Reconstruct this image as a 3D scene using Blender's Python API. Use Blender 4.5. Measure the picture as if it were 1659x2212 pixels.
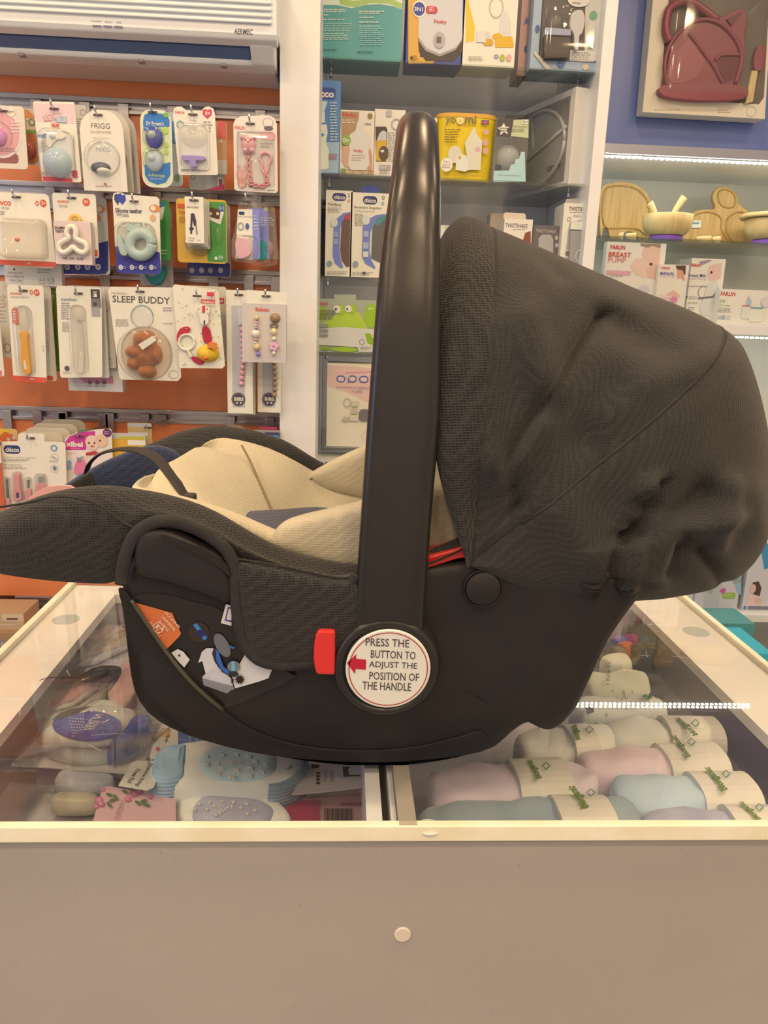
import bpy, bmesh, math, random
from mathutils import Vector, Matrix, noise
random.seed(7)
for o in list(bpy.data.objects): bpy.data.objects.remove(o)
S = bpy.context.scene; COL = S.collection
V = Vector; R = math.radians
# ------------------------------------------------------------------ camera
FPX, CX, CY = 1670.0, 829.5, 1106.0
YAW, PITCH, ROLL = R(3.3), R(14.1), R(1.97)
CAM = V((0, 0, 1.35))
FW = V((math.sin(YAW)*math.cos(PITCH), math.cos(YAW)*math.cos(PITCH), -math.sin(PITCH)))
r0 = V((math.cos(YAW), -math.sin(YAW), 0)); u0 = r0.cross(FW)
RT = r0*math.cos(ROLL)+u0*math.sin(ROLL); UP = u0*math.cos(ROLL)-r0*math.sin(ROLL)
cd = bpy.data.cameras.new('camera'); cam = bpy.data.objects.new('camera', cd); COL.objects.link(cam)
cam.matrix_world = Matrix(((RT.x, UP.x, -FW.x, CAM.x), (RT.y, UP.y, -FW.y, CAM.y), (RT.z, UP.z, -FW.z, CAM.z), (0, 0, 0, 1)))
cd.sensor_fit = 'VERTICAL'; cd.sensor_height = 24.0; cd.lens = 24.0*FPX/2212.0; cd.clip_start = .02
S.camera = cam
S.view_settings.view_transform = 'Standard'; S.view_settings.look = 'None'
S.view_settings.exposure = -0.03; S.view_settings.gamma = 1.0; S.view_settings.use_curve_mapping = False
# ------------------------------------------------------------------ world and lamps
w = bpy.data.worlds.new('world'); S.world = w; w.use_nodes = True
w.node_tree.nodes['Background'].inputs[0].default_value = (1, .80, .60, 1)
w.node_tree.nodes['Background'].inputs[1].default_value = .25
WARM = (1.0, .70, .41)
def area(name, loc, rot, sx, sy, power, col, shape='RECTANGLE'):
    l = bpy.data.lights.new(name, 'AREA'); l.shape = shape; l.size = sx; l.size_y = sy; l.energy = power; l.color = col
    o = bpy.data.objects.new(name, l); COL.objects.link(o); o.location = loc; o.rotation_euler = rot
    return o
LAMPS = [(x, y) for y in (-1.5, -.55, .35, 1.35) for x in (-1.5, -.5, .5, 1.5)]
for i, (x, y) in enumerate(LAMPS):
    area('downlight', (x, y, 2.835), (0, 0, 0), .22, .22, 10.2 if y < 1 else 6.5, WARM, 'DISK')
area('daylight', (-2.38, -.55, 1.75), (0, R(-90), 0), 1.36, .54, 13, (.34, .62, 1.0))   # shop window to the left

# ------------------------------------------------------------------ pixel rays (1659 x 2212)
def ray(px, py): return FW+RT*((px-CX)/FPX)-UP*((py-CY)/FPX)
def W(px, py, Y):
    d = ray(px, py); return CAM+d*(Y/d.y)
def WZ(px, py, Z):
    d = ray(px, py); return CAM+d*((Z-CAM.z)/d.z)
def PJ(p):
    q = V(p)-CAM; z = q.dot(FW); return CX+FPX*q.dot(RT)/z, CY-FPX*q.dot(UP)/z
# ------------------------------------------------------------------ materials
def lin(c): return c/12.92 if c <= .04045 else ((c+.055)/1.055)**2.4
WP = [lin(v/255) for v in (238, 214, 184)]
def alb(h):
    h = h.lstrip('#'); return [min(.9, .8*lin(int(h[i:i+2], 16)/255)/WP[i//2]) for i in (0, 2, 4)]
MATS = {}
def new_mat(name):
    m = bpy.data.materials.new(name); m.use_nodes = True
    nt = m.node_tree; return m, nt, nt.nodes['Principled BSDF']
def cm(h, rough=.5, metal=0, spec=None):
    k = (h, rough, metal)
    if k not in MATS:
        m, nt, b = new_mat('colour '+h)
        b.inputs['Base Color'].default_value = (*[a*k_ for a, k_ in zip(alb(h), (.90, .86, .83))], 1); b.inputs['Roughness'].default_value = rough
        b.inputs['Metallic'].default_value = metal
        if spec is not None: b.inputs['Specular IOR Level'].default_value = spec
        MATS[k] = m
    return MATS[k]
def noisy(name, h1, h2, scale=60, rough=.5, metal=0, bump=0, bscale=200, kind='NOISE', stretch=(1, 1, 1), sheen=0, spec=None, dist=.001):
    m, nt, b = new_mat(name); N = nt.nodes; L = nt.links
    tc = N.new('ShaderNodeTexCoord'); mp = N.new('ShaderNodeMapping'); mp.inputs['Scale'].default_value = stretch
    L.new(tc.outputs['Object'], mp.inputs[0])
    n1 = N.new('ShaderNodeTexNoise'); n1.inputs['Scale'].default_value = scale; n1.inputs['Detail'].default_value = 4
    L.new(mp.outputs[0], n1.inputs['Vector'])
    cr = N.new('ShaderNodeValToRGB'); cr.color_ramp.elements[0].position = .35; cr.color_ramp.elements[1].position = .65
    cr.color_ramp.elements[0].color = (*alb(h1), 1); cr.color_ramp.elements[1].color = (*alb(h2), 1)
    L.new(n1.outputs[0], cr.inputs[0]); L.new(cr.outputs[0], b.inputs['Base Color'])
    b.inputs['Roughness'].default_value = rough; b.inputs['Metallic'].default_value = metal
    if spec is not None: b.inputs['Specular IOR Level'].default_value = spec
    if sheen:
        b.inputs['Sheen Weight'].default_value = sheen; b.inputs['Sheen Roughness'].default_value = .4
    if bump:
        t = N.new('ShaderNodeTexVoronoi' if kind == 'VORONOI' else 'ShaderNodeTexWave' if kind == 'WAVE' else 'ShaderNodeTexNoise')
        t.inputs['Scale'].default_value = bscale
        if kind == 'WAVE': t.inputs['Distortion'].default_value = .6; t.inputs['Detail Scale'].default_value = 3; t.bands_direction = 'Z'
        L.new(mp.outputs[0], t.inputs['Vector'])
        bp = N.new('ShaderNodeBump'); bp.inputs['Strength'].default_value = bump; bp.inputs['Distance'].default_value = dist
        L.new(t.outputs[0], bp.inputs['Height']); L.new(bp.outputs[0], b.inputs['Normal'])
    MATS[name] = m; return m
def clear(name, tint=(1, 1, 1), rough=.03, ior=1.45, haze=0, hcol=(.8, .8, .8)):
    m = bpy.data.materials.new(name); m.use_nodes = True; nt = m.node_tree; N = nt.nodes; L = nt.links
    N.remove(N['Principled BSDF']); out = N['Material Output']
    t = N.new('ShaderNodeBsdfTransparent'); t.inputs[0].default_value = (*tint, 1)
    g = N.new('ShaderNodeBsdfGlossy'); g.inputs['Roughness'].default_value = rough
    lw = N.new('ShaderNodeLayerWeight'); lw.inputs[0].default_value = .5      # Schlick curve, same on both faces of the sheet
    pw = N.new('ShaderNodeMath'); pw.operation = 'POWER'; pw.inputs[1].default_value = 5; L.new(lw.outputs['Facing'], pw.inputs[0])
    F0 = ((ior-1)/(ior+1))**2
    f = N.new('ShaderNodeMath'); f.operation = 'MULTIPLY_ADD'; f.inputs[1].default_value = 1-F0; f.inputs[2].default_value = F0; L.new(pw.outputs[0], f.inputs[0])
    mx = N.new('ShaderNodeMixShader'); L.new(f.outputs[0], mx.inputs[0]); L.new(g.outputs[0], mx.inputs[2])
    src = t
    if haze:
        d = N.new('ShaderNodeBsdfDiffuse'); d.inputs[0].default_value = (*hcol, 1)
        m2 = N.new('ShaderNodeMixShader'); m2.inputs[0].default_value = haze
        L.new(t.outputs[0], m2.inputs[1]); L.new(d.outputs[0], m2.inputs[2]); src = m2
    L.new(src.outputs[0], mx.inputs[1]); L.new(mx.outputs[0], out.inputs[0])
    MATS[name] = m; return m
def glow(name, col, st):
    m, nt, b = new_mat(name); b.inputs['Emission Color'].default_value = (*col, 1); b.inputs['Emission Strength'].default_value = st
    MATS[name] = m; return m
def weave(name, h1, h2, cell=.003, bump=.6, rough=.85, sheen=.3, stretch=(1, 1, 1.5)):
    """knitted mesh fabric: rows of small pockets"""
    m, nt, b = new_mat(name); N = nt.nodes; L = nt.links
    tc = N.new('ShaderNodeTexCoord'); mp = N.new('ShaderNodeMapping'); mp.inputs['Scale'].default_value = stretch; mp.inputs['Rotation'].default_value = (R(12), R(4), R(12))
    L.new(tc.outputs['Object'], mp.inputs[0])
    br = N.new('ShaderNodeTexVoronoi'); br.inputs['Scale'].default_value = 1/cell; br.inputs['Randomness'].default_value = .25
    L.new(mp.outputs[0], br.inputs['Vector'])
    mr = N.new('ShaderNodeMapRange'); mr.inputs[1].default_value = .1; mr.inputs[2].default_value = .65; L.new(br.outputs['Distance'], mr.inputs[0])
    mx = N.new('ShaderNodeMix'); mx.data_type = 'RGBA'
    mx.inputs[6].default_value = (*alb(h2), 1); mx.inputs[7].default_value = (*alb(h1), 1)
    L.new(mr.outputs[0], mx.inputs[0]); L.new(mx.outputs[2], b.inputs['Base Color'])
    bp = N.new('ShaderNodeBump'); bp.inputs['Strength'].default_value = bump; bp.inputs['Distance'].default_value = cell*.35
    L.new(mr.outputs[0], bp.inputs['Height']); L.new(bp.outputs[0], b.inputs['Normal'])
    b.inputs['Roughness'].default_value = rough; b.inputs['Sheen Weight'].default_value = sheen
    b.inputs['Specular IOR Level'].default_value = .25
    MATS[name] = m; return m
# ------------------------------------------------------------------ mesh builder
class MB:
    def __init__(s): s.v = []; s.f = []; s.m = []; s.ml = []
    def mi(s, m):
        if m not in s.ml: s.ml.append(m)
        return s.ml.index(m)
    def add(s, vs, fs, m=None):
        b = len(s.v); s.v += [V(p) for p in vs]; i = s.mi(m)
        for f in fs: s.f.append([k+b for k in f]); s.m.append(i)
        return s
    def poly(s, pts, m=None): return s.add(pts, [list(range(len(pts)))], m)
    def box(s, a, b, m=None):
        x0, x1 = sorted((a[0], b[0])); y0, y1 = sorted((a[1], b[1])); z0, z1 = sorted((a[2], b[2]))
        return s.add([(x0, y0, z0), (x1, y0, z0), (x1, y1, z0), (x0, y1, z0), (x0, y0, z1), (x1, y0, z1), (x1, y1, z1), (x0, y1, z1)],
                     [(0, 3, 2, 1), (4, 5, 6, 7), (0, 1, 5, 4), (1, 2, 6, 5), (2, 3, 7, 6), (3, 0, 4, 7)], m)
    def extr(s, pts, d, m=None):
        n = len(pts); d = V(d)
        return s.add(list(pts)+[V(p)+d for p in pts], [list(range(n))[::-1], list(range(n, 2*n))]+[(i, (i+1) % n, n+(i+1) % n, n+i) for i in range(n)], m)
    def loft(s, secs, m=None, closed=True, caps=True):
        n = len(secs[0]); b = [p for q in secs for p in q]; fs = []
        for k in range(len(secs)-1):
            for i in range(n if closed else n-1):
                j = (i+1) % n; fs.append((k*n+i, k*n+j, (k+1)*n+j, (k+1)*n+i))
        if caps and closed: fs += [list(range(n))[::-1], [(len(secs)-1)*n+i for i in range(n)]]
        return s.add(b, fs, m)
    def tube(s, path, r, n=8, m=None, flat=1.0, caps=True, up=None):
        path = [V(p) for p in path]; secs = []; ref = V(up) if up else V((0, 1, 0))
        for i, p in enumerate(path):
            t = (path[min(i+1, len(path)-1)]-path[max(i-1, 0)]).normalized()
            a = t.cross(ref)
            if a.length < 1e-4: a = t.cross(V((1, 0, 0)))
            a.normalize(); c = a.cross(t).normalized(); rr = r[i] if isinstance(r, (list, tuple)) else r
            secs.append([p+a*(rr*math.cos(q))+c*(rr*flat*math.sin(q)) for q in [2*math.pi*k/n for k in range(n)]])
        return s.loft(secs, m, True, caps)
    def lathe(s, prof, c, n=24, m=None, axis='z'):
        secs = []
        for (rr, h) in prof:
            q = []
            for k in range(n):
                a = 2*math.pi*k/n; x, y = rr*math.cos(a), rr*math.sin(a)
                q.append(V(c)+(V((x, y, h)) if axis == 'z' else V((x, h, y)) if axis == 'y' else V((h, x, y))))
            secs.append(q)
        return s.loft(secs, m)
    def ball(s, c, r, m=None, n=12, k=8):
        r = r if isinstance(r, (tuple, list)) else (r, r, r); secs = []
        for i in range(k+1):
            a = -math.pi/2+math.pi*i/k; ca = max(math.cos(a), .02)
            secs.append([V(c)+V((r[0]*ca*math.cos(2*math.pi*j/n), r[1]*ca*math.sin(2*math.pi*j/n), r[2]*math.sin(a))) for j in range(n)])
        return s.loft(secs, m)
    def build(s, name, m=None, parent=None, smooth=False, bevel=0, sub=0, solid=0, fix=True, kind=None, seg=2, shear=False):
        O = ORG.get(parent.name, V((0, 0, 0))) if parent else V((0, 0, 0))
        if parent is None and s.v:
            c0 = V((min(p.x for p in s.v), min(p.y for p in s.v), min(p.z for p in s.v))); c1 = V((max(p.x for p in s.v), max(p.y for p in s.v), max(p.z for p in s.v)))
            O = V(((c0.x+c1.x)/2, (c0.y+c1.y)/2, c0.z))
        if shear: s.v = [V((p.x+SHX*(p.y-.59), p.y, p.z)) for p in s.v]
        me = bpy.data.meshes.new(name); me.from_pydata([tuple(p-O) for p in s.v], [], s.f)
        for q in s.ml: me.materials.append(q or m)
        for p, i in zip(me.polygons, s.m): p.material_index = i; p.use_smooth = smooth
        if fix:
            bm = bmesh.new(); bm.from_mesh(me); bmesh.ops.recalc_face_normals(bm, faces=bm.faces[:]); bm.to_mesh(me); bm.free()
        o = bpy.data.objects.new(name, me); COL.objects.link(o)
        if parent: o.parent = parent; ORG[o.name] = O
        else: o.location = O; ORG[o.name] = O
        if bevel:
            b = o.modifiers.new('bevel', 'BEVEL'); b.width = bevel; b.segments = seg; b.limit_method = 'ANGLE'; b.angle_limit = R(35)
        if solid: b = o.modifiers.new('solid', 'SOLIDIFY'); b.thickness = solid; b.offset = 0
        if sub: b = o.modifiers.new('sub', 'SUBSURF'); b.levels = sub; b.render_levels = sub
        if kind: o['kind'] = kind
        return o
ORG = {}; SHX = .10
def thing(name, label, cat, loc, group=None):
    o = bpy.data.objects.new(name, None); COL.objects.link(o); o.location = loc; o.empty_display_size = .02
    o['label'] = label; o['category'] = cat
    if group: o['group'] = group
    ORG[o.name] = V(loc); return o
def tag(o, label, cat, group=None):
    o['label'] = label; o['category'] = cat
    if group: o['group'] = group
    return o
def struct(o): o['kind'] = 'structure'; return o
def cr(pts, k=6, closed=False):
    P = [V(p) for p in pts]; n = len(P); out = []
    for i in range(n if closed else n-1):
        a, b, c, d = (P[(i-1) % n], P[i], P[(i+1) % n], P[(i+2) % n]) if closed else (P[max(i-1, 0)], P[i], P[i+1], P[min(i+2, n-1)])
        for j in range(k):
            t = j/k; out.append(.5*((2*b)+(c-a)*t+(2*a-5*b+4*c-d)*t*t+(3*b-a-3*c+d)*t**3))
    if not closed: out.append(P[-1])
    return out
def pad_mb(out, n, t, m=None, double=False, prof=((1, 0), (.985, .35), (.95, .65), (.88, .86), (.72, .97), (.45, 1.0), (.15, 1.0)), back=None, wob=0):
    """cushion: closed outline inflated along n by t"""
    c = sum(out, V((0, 0, 0)))/len(out); n = V(n); mb = MB(); secs = []
    if double:
        for s, h in reversed(prof[1:]): secs.append([c+(p-c)*s-n*(t*h) for p in out])
    elif back: secs.append([p-n*back for p in out])
    for s, h in prof:
        secs.append([c+(p-c)*s+n*(t*h*(1+wob*noise.noise(p*25*s)) ) for p in out])
    return mb.loft(secs, m)
# ------------------------------------------------------------------ lettering (built-in font turned into flat meshes)
TC = {}
def tmesh(txt, bold=0):
    k = (txt, bold)
    if k not in TC:
        c = bpy.data.curves.new('t', 'FONT'); c.body = txt; c.resolution_u = 2; c.offset = bold; c.align_x = 'LEFT'
        o = bpy.data.objects.new('t', c); me = bpy.data.meshes.new_from_object(o)
        vs = [v.co.copy() for v in me.vertices]; fs = [list(p.vertices) for p in me.polygons]
        bpy.data.objects.remove(o); bpy.data.curves.remove(c); bpy.data.meshes.remove(me)
        x0, x1 = min(v.x for v in vs), max(v.x for v in vs); y0, y1 = min(v.y for v in vs), max(v.y for v in vs)
        TC[k] = ([((v.x-x0)/(x1-x0), (v.y-y0)/max(y1-y0, 1e-6)) for v in vs], fs, (x1-x0)/max(y1-y0, 1e-6))
    return TC[k]
def text_on(mb, txt, o, ux, uy, m, bold=0):
    """lay lettering into the parallelogram o + a*ux + b*uy"""
    vs, fs, _ = tmesh(txt, bold); mb.add([V(o)+V(ux)*a+V(uy)*b for a, b in vs], fs, m)
# ================================================================== the shop
WHITE = noisy('white laminate', '#ead9c4', '#e6d4be', 8, .35)
WALLM = cm('#e2cfb6', .7); ORANGE = noisy('orange board', '#ea844c', '#e27c44', 5, .3)
STEEL = noisy('brushed aluminium', '#b8a898', '#a89888', 30, .28, .9, stretch=(.05, 1, 8))
CHROME = cm('#d8d0c4', .18, 1); BLACKM = cm('#241f1c', .4)
DARKCAB = noisy('grey cabinet lining', '#e4d2c6', '#dccabd', 6, .55)
FLOORM = noisy('stone floor', '#8f8274', '#a09282', 3, .35)
GLASS = clear('clear shelf glass', (.90, .95, .93), .02, 1.45)
CLEAR = clear('clear blister', (.97, .97, .97), .06, 1.5, .04)
CGLASS = clear('counter glass', (.985, .985, .98), .004, 1.38, .012)
XW = W(604, 400, 1.86).x; XP = W(688, 400, 1.86).x          # white upright
def sbox(name, a, b, m, **k): return struct(MB().box(a, b, m).build(name, m, **k))
sbox('floor', (-2.5, -2.5, -.05), (2.7, 2.9, 0), FLOORM)
sbox('ceiling', (-2.5, -2.5, 2.85), (2.7, 2.9, 2.9), WALLM)
wl = MB()
for a, b in (((-2.5, -2.5, 0), (-2.4, -.88, 2.85)), ((-2.5, -.22, 0), (-2.4, 2.9, 2.85)), ((-2.5, -.88, 0), (-2.4, -.22, 1.0)), ((-2.5, -.88, 2.5), (-2.4, -.22, 2.85))): wl.box(a, b, WALLM)
struct(wl.build('wall_left', WALLM))
fr = MB()
for a, b in (((-2.44, -.88, 1.0), (-2.39, -.83, 2.5)), ((-2.44, -.27, 1.0), (-2.39, -.22, 2.5)), ((-2.44, -.88, 1.0), (-2.39, -.22, 1.06)), ((-2.44, -.88, 2.44), (-2.39, -.22, 2.5)), ((-2.44, -.58, 1.0), (-2.40, -.54, 2.5))): fr.box(a, b)
wn = struct(fr.build('window_1', cm('#e8dccb', .4)))
MB().box((-2.425, -.83, 1.06), (-2.42, -.27, 2.44)).build('pane', GLASS, wn)
sbox('wall_right', (2.6, -2.5, 0), (2.7, 2.9, 2.85), WALLM)
sbox('wall_front', (-2.5, -2.5, 0), (2.7, -2.4, 2.85), WALLM)
sbox('wall_back', (-2.5, 2.8, 0), (2.7, 2.9, 2.85), WALLM)
YS = 2.0
sw = sbox('wall_slat', (-2.4, YS+.012, 0), (XW-.002, YS+.05, 2.85), cm('#6b3a20', .5))
RZ = [W(500, y, YS).z for y in (242, 427, 598, 903)]
RZ.append(W(75, 1300, YS).z); RZ += [RZ[-1]-.3, RZ[-1]-.6]
zs = [2.85]+[z for z in RZ]+[0]
for i in range(len(zs)-1):
    MB().box((-2.39, YS, zs[i+1]+.016), (XW-.004, YS+.012, zs[i]-.016)).build('board', ORANGE, sw, bevel=.0015)
for z in RZ:
    t = MB()
    x0 = -2.39 if z > RZ[4]+.01 else W(35, 1300, YS).x
    t.box((x0, YS-.008, z+.006), (XW-.004, YS+.01, z+.017)); t.box((x0, YS-.008, z-.017), (XW-.004, YS+.01, z-.008)); t.box((x0, YS+.006, z-.017), (XW-.004, YS+.011, z+.017))
    t.build('metal_rail', STEEL, sw, bevel=.001)
sbox('trim_1', (XW, 1.86, 0), (XP, 2.79, 2.85), WHITE, bevel=.002)
for i, (x, y) in enumerate(LAMPS):
    l = tag(MB().lathe([(.15, 2.849), (.15, 2.84), (.125, 2.836), (.125, 2.849)], (x, y, 0), 20).build('ceiling_lamp', cm('#d9cdbb', .4), smooth=False), 'round recessed ceiling downlight ring in the shop ceiling', 'lamp', 'ceiling downlights')
# ================================================================== display counter
ZT = .95; XL, XR, YF, YB = -.395, .525, .545, 1.125
EDGE = noisy('cream edge band', '#f6dfb4', '#efd3a2', 25, .3)
PANEL = noisy('laminate front panel', '#ae9a85', '#a89480', 4, .45)
_n, _l = PANEL.node_tree.nodes, PANEL.node_tree.links          # small dark specks in the laminate
_tc = _n.new('ShaderNodeTexCoord'); _v = _n.new('ShaderNodeTexVoronoi'); _v.inputs['Scale'].default_value = 55; _l.new(_tc.outputs['Object'], _v.inputs['Vector'])
_s = _n.new('ShaderNodeMath'); _s.operation = 'LESS_THAN'; _s.inputs[1].default_value = .045; _l.new(_v.outputs['Distance'], _s.inputs[0])
_m = _n.new('ShaderNodeMix'); _m.data_type = 'RGBA'; _l.new(_s.outputs[0], _m.inputs[0]); _b = _n['Principled BSDF']; _l.new(_b.inputs['Base Color'].links[0].from_socket, _m.inputs[6]); _m.inputs[7].default_value = (*alb('#96836f'), 1); _l.new(_m.outputs[2], _b.inputs['Base Color'])
ct = thing('display_counter', 'white shop counter with glass top and open tray of baby clothes inside', 'counter', ((XL+XR)/2, (YF+YB)/2, 0))
MB().box((XL, YF+.006, 0), (XR, YF+.024, ZT-.0150)).build('front_panel', PANEL, ct, bevel=.001)
for x in (XL, XR-.018): MB().box((x, YF+.025, 0), (x+.018, YB, ZT-.022)).build('side_panel', WHITE, ct)
MB().box((XL+.018, YB-.018, 0), (XR-.018, YB, ZT-.022)).build('back_panel', WHITE, ct)
TRAYM = cm('#cfc0b4', .45)
MB().box((XL+.018, YF+.025, .815), (XR-.018, YB-.018, .83)).build('tray_floor', TRAYM, ct)
IL, IR, IF, IB = -.328, .447, .558, 1.088
MB().box((XL, YF, ZT-.0148), (XR, YF+.008, ZT)).build('front_edge_band', EDGE, ct, bevel=.0012)
BORD = noisy('white border laminate', '#fbf5ec', '#f7f0e6', 8, .35)
for a, b, n in (((XL, YF+.0085, ZT-.02), (IL, YB, ZT-.0068), 'side_border'), ((IR, YF+.0085, ZT-.02), (XR, YB, ZT-.0068), 'side_border'),
             ((IL, YF+.0085, ZT-.02), (IR, IF, ZT-.0068), 'front_border'), ((IL, IB, ZT-.02), (IR, YB, ZT-.0068), 'back_border')):
    MB().box(a, b).build(n, BORD, ct)
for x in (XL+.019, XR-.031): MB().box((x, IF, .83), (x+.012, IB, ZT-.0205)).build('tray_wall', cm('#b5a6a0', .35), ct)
MB().box((XL+.032, IB+.005, .83), (XR-.032, IB+.017, ZT-.0205)).build('tray_wall', TRAYM, ct)
for x0, x1, z1 in ((.027, .0405, ZT-.012), (.048, .0525, ZT-.012)): MB().box((x0, IF, .83), (x1, IB, z1)).build('divider_board', WHITE, ct)
MB().box((.0407, IF, .83), (.0478, IB, ZT-.03)).build('divider_gap_shade', BLACKM, ct)  # black strip added as the shade in the open gap between the boards
MB().box((XL, YF+.0085, ZT-.0062), (.0528, YB, ZT-.0004)).build('glass_pane', CGLASS, ct)
MB().box((.0532, YF+.0085, ZT-.0062), (XR, YB, ZT-.0004)).build('glass_pane', CGLASS, ct)
MB().box((.0528, YF+.001, ZT-.0002), (.0672, YB, ZT+.0006)).build('joint_strip', clear('frosted joint tape', (.8, .8, .78), .25, 1.5, .45, (.55, .53, .48)), ct)
for x in (XL-.0095, XR+.0005): MB().box((x, YF, ZT-.02), (x+.009, YB, ZT+.0012)).build('side_edge_band', EDGE, ct, bevel=.0012)
for x, y, r in ((-.365, .99, .018), (.494, .974, .018), (.078, .553, .0105)):
    MB().lathe([(r, 0), (r, .0006)], (x, y, ZT-.0072), 24).build('glass_pad', cm('#d0cbb6', .4), ct)
c = W(869.5, 2018, YF+.006)
MB().lathe([(.0072, 0), (.0072, -.001), (.0064, -.0014)], c, 28, None, 'y').build('screw_cap', cm('#e6cfae', .4), ct, smooth=False)
sc = MB(); random.seed(3)
for i in range(46):
    x = random.choice([random.uniform(.30, .46), random.uniform(-.33, -.1)]); y = random.uniform(.62, 1.03); a = random.uniform(0, 3.1); l = random.uniform(.006, .035); d = V((math.cos(a), math.sin(a), 0)); n = V((-d.y, d.x, 0))*.00022
    p = V((x, y, ZT-.0002)); q = p+d*l; sc.poly([p-n, p+n, q+n, q-n])
sc.build('glass_scratches', cm('#efe8de', .3), ct, fix=False, kind='stuff')
th = MB(); 
th.tube(cr([WZ(85, 1470, ZT+.0005), WZ(100, 1465, ZT+.0005), WZ(118, 1463, ZT+.0005), WZ(135, 1464, ZT+.0005), WZ(146, 1461, ZT+.0005), WZ(158, 1464, ZT+.0005)]), .0004, 5)
tag(th.build('thread', cm('#3a342e', .7)), 'loose dark thread lying on the glass counter top', 'thread')
# ================================================================== infant car seat
YC = .785
PLASTIC = noisy('black grained plastic', '#29231f', '#25201d', 40, .5, 0, .12, 900, spec=.3)
SATIN = noisy('satin black handle', '#28231f', '#24201d', 30, .28, 0, .05, 1200, spec=.45)
FAB = weave('black mesh fabric', '#35302a', '#1c1917', .0030, .8, .85, .15)
FABC = weave('black canopy fabric', '#342f29', '#1f1c19', .0022, .5, .85, .15)
RIMF = weave('black ribbed fabric', '#342f29', '#1d1a18', .0028, .75, .85, .15)
NAVY = weave('navy mesh fabric', '#3b4050', '#2a2c36', .0026, .5)
BEIGE = weave('cream mesh fabric', '#c6af88', '#b69e76', .0021, .4, .8, .2)
PIPE = noisy('black binding tape', '#302a26', '#26211e', 80, .9, 0, .4, 900)
RED = cm('#e0332c', .3)
cs = thing('infant_car_seat', 'black infant car seat with hooded canopy, upright handle and cream padding on the counter', 'car seat', (.04, YC, ZT))
def Yn(z): return .590+.043*max(0, min(1, (1.06-z)/.11))**1.5
def PS(px, py, off=0):
    Y = .6
    for _ in range(6): p = W(px, py, Y); Y = Yn(p.z)
    return W(px, py, Y-off)
# --- shell
so = [(252, 1268), (262, 1310), (270, 1370), (276, 1430), (288, 1495), (318, 1545), (370, 1580), (440, 1607), (540, 1632), (640, 1645), (740, 1652), (830, 1654), (920, 1648), (1010, 1638), (1075, 1624), (1100, 1606), (1118, 1588), (1140, 1571), (1160, 1567), (1180, 1577), (1203, 1583), (1224, 1574), (1245, 1545), (1268, 1500), (1290, 1455), (1315, 1400), (1350, 1345), (1392, 1288), (1398, 1262), (1360, 1238), (1200, 1225), (1050, 1212), (900, 1230), (760, 1255), (600, 1235), (500, 1195), (380, 1150), (300, 1170), (262, 1220)]
out = cr([PS(*p) for p in so], 3, True)
zmin = min(p.z for p in out)
for p in out: p.z = max(p.z, ZT+.0008) if p.z < ZT+.012 else p.z
cc = PS(820, 1400); secs = []
for s, dy in ((.05, .004), (.3, .002), (.6, 0), (.85, 0), (.95, .0005), (.985, .004), (1, .012)):
    q = []
    for p in out:
        a = cc+(p-cc)*s; q.append(V((a.x, Yn(a.z)+dy, a.z)))
    secs.append(q)
half = secs[:]
ZC = 1.045; lo1 = [[V((p.x, y, min(p.z, ZC+.10*k))) for p in out] for y, k in ((.632, .9), (.645, .25), (.68, 0), (YC-.02, 0))]
full = half+lo1+[[V((p.x, 2*YC-p.y, p.z)) for p in q] for q in reversed(lo1)]+[[V((p.x, 2*YC-p.y, p.z)) for p in q] for q in reversed(half)]
def taper(p):
    k = max(0, min(1, (p.x-.08)/.12)); k = k*k*(3-2*k); return V((p.x-(SHX+.45)*max(0, p.y-.60)*k, p.y, p.z))
full = [[taper(p) for p in q] for q in full]
MB().loft(full).build('shell', PLASTIC, cs, smooth=True, shear=True)
# raised outer flange of the shell side
fl = [(254, 1272), (263, 1310), (271, 1370), (278, 1430), (290, 1492), (320, 1541), (372, 1575), (442, 1601), (541, 1626), (640, 1639), (740, 1646), (830, 1648), (920, 1642), (1010, 1631), (1060, 1615), (1040, 1580), (1000, 1590), (930, 1608), (860, 1618), (780, 1622), (690, 1617), (610, 1602), (540, 1574), (482, 1534), (430, 1490), (385, 1442), (345, 1388), (310, 1335), (284, 1296), (270, 1278)]
fo = cr([PS(*p, .002) for p in fl], 2, True)
m = MB(); m.loft([[V((p.x, p.y+.004, p.z)) for p in fo], fo], None); 
m.build('side_flange', PLASTIC, cs, bevel=.0035, smooth=True, seg=3)
m = MB(); m.tube(cr([PS(x, y, .0045) for x, y in ((284, 1296), (310, 1335), (345, 1388), (385, 1442), (430, 1490), (482, 1534))], 4), .0016, 8)
m.build('flange_trim', cm('#4d4636', .25), cs, smooth=True)
# inset side panel above the flange
ip = cr([PS(x, y, .0010) for x, y in ((286, 1290), (340, 1282), (420, 1300), (500, 1330), (560, 1425), (640, 1460), (560, 1500), (482, 1530), (430, 1487), (385, 1438), (345, 1384), (310, 1330))], 2, True)
MB().extr(ip, (0, .003, 0)).build('label_panel', cm('#231e1c', .35), cs)
# plastic arch beneath the fabric
ap = cr([W(x, y, .5855) for x, y in ((296, 1160), (325, 1142), (370, 1145), (430, 1172), (480, 1200), (497, 1240), (500, 1300), (440, 1280), (360, 1255), (296, 1235))], 3, True)
pad_mb(ap, (0, -1, 0), .006, back=.02).build('belt_guide', PLASTIC, cs, smooth=True)
gp = cr([W(x, y, .5848) for x, y in ((352, 1150), (400, 1166), (450, 1186), (490, 1216), (498, 1240), (470, 1216), (420, 1190), (370, 1166))], 3, True)
MB().extr(gp, (0, -.006, 0)).build('belt_slot', cm('#1a1614', .8), cs)
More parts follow.
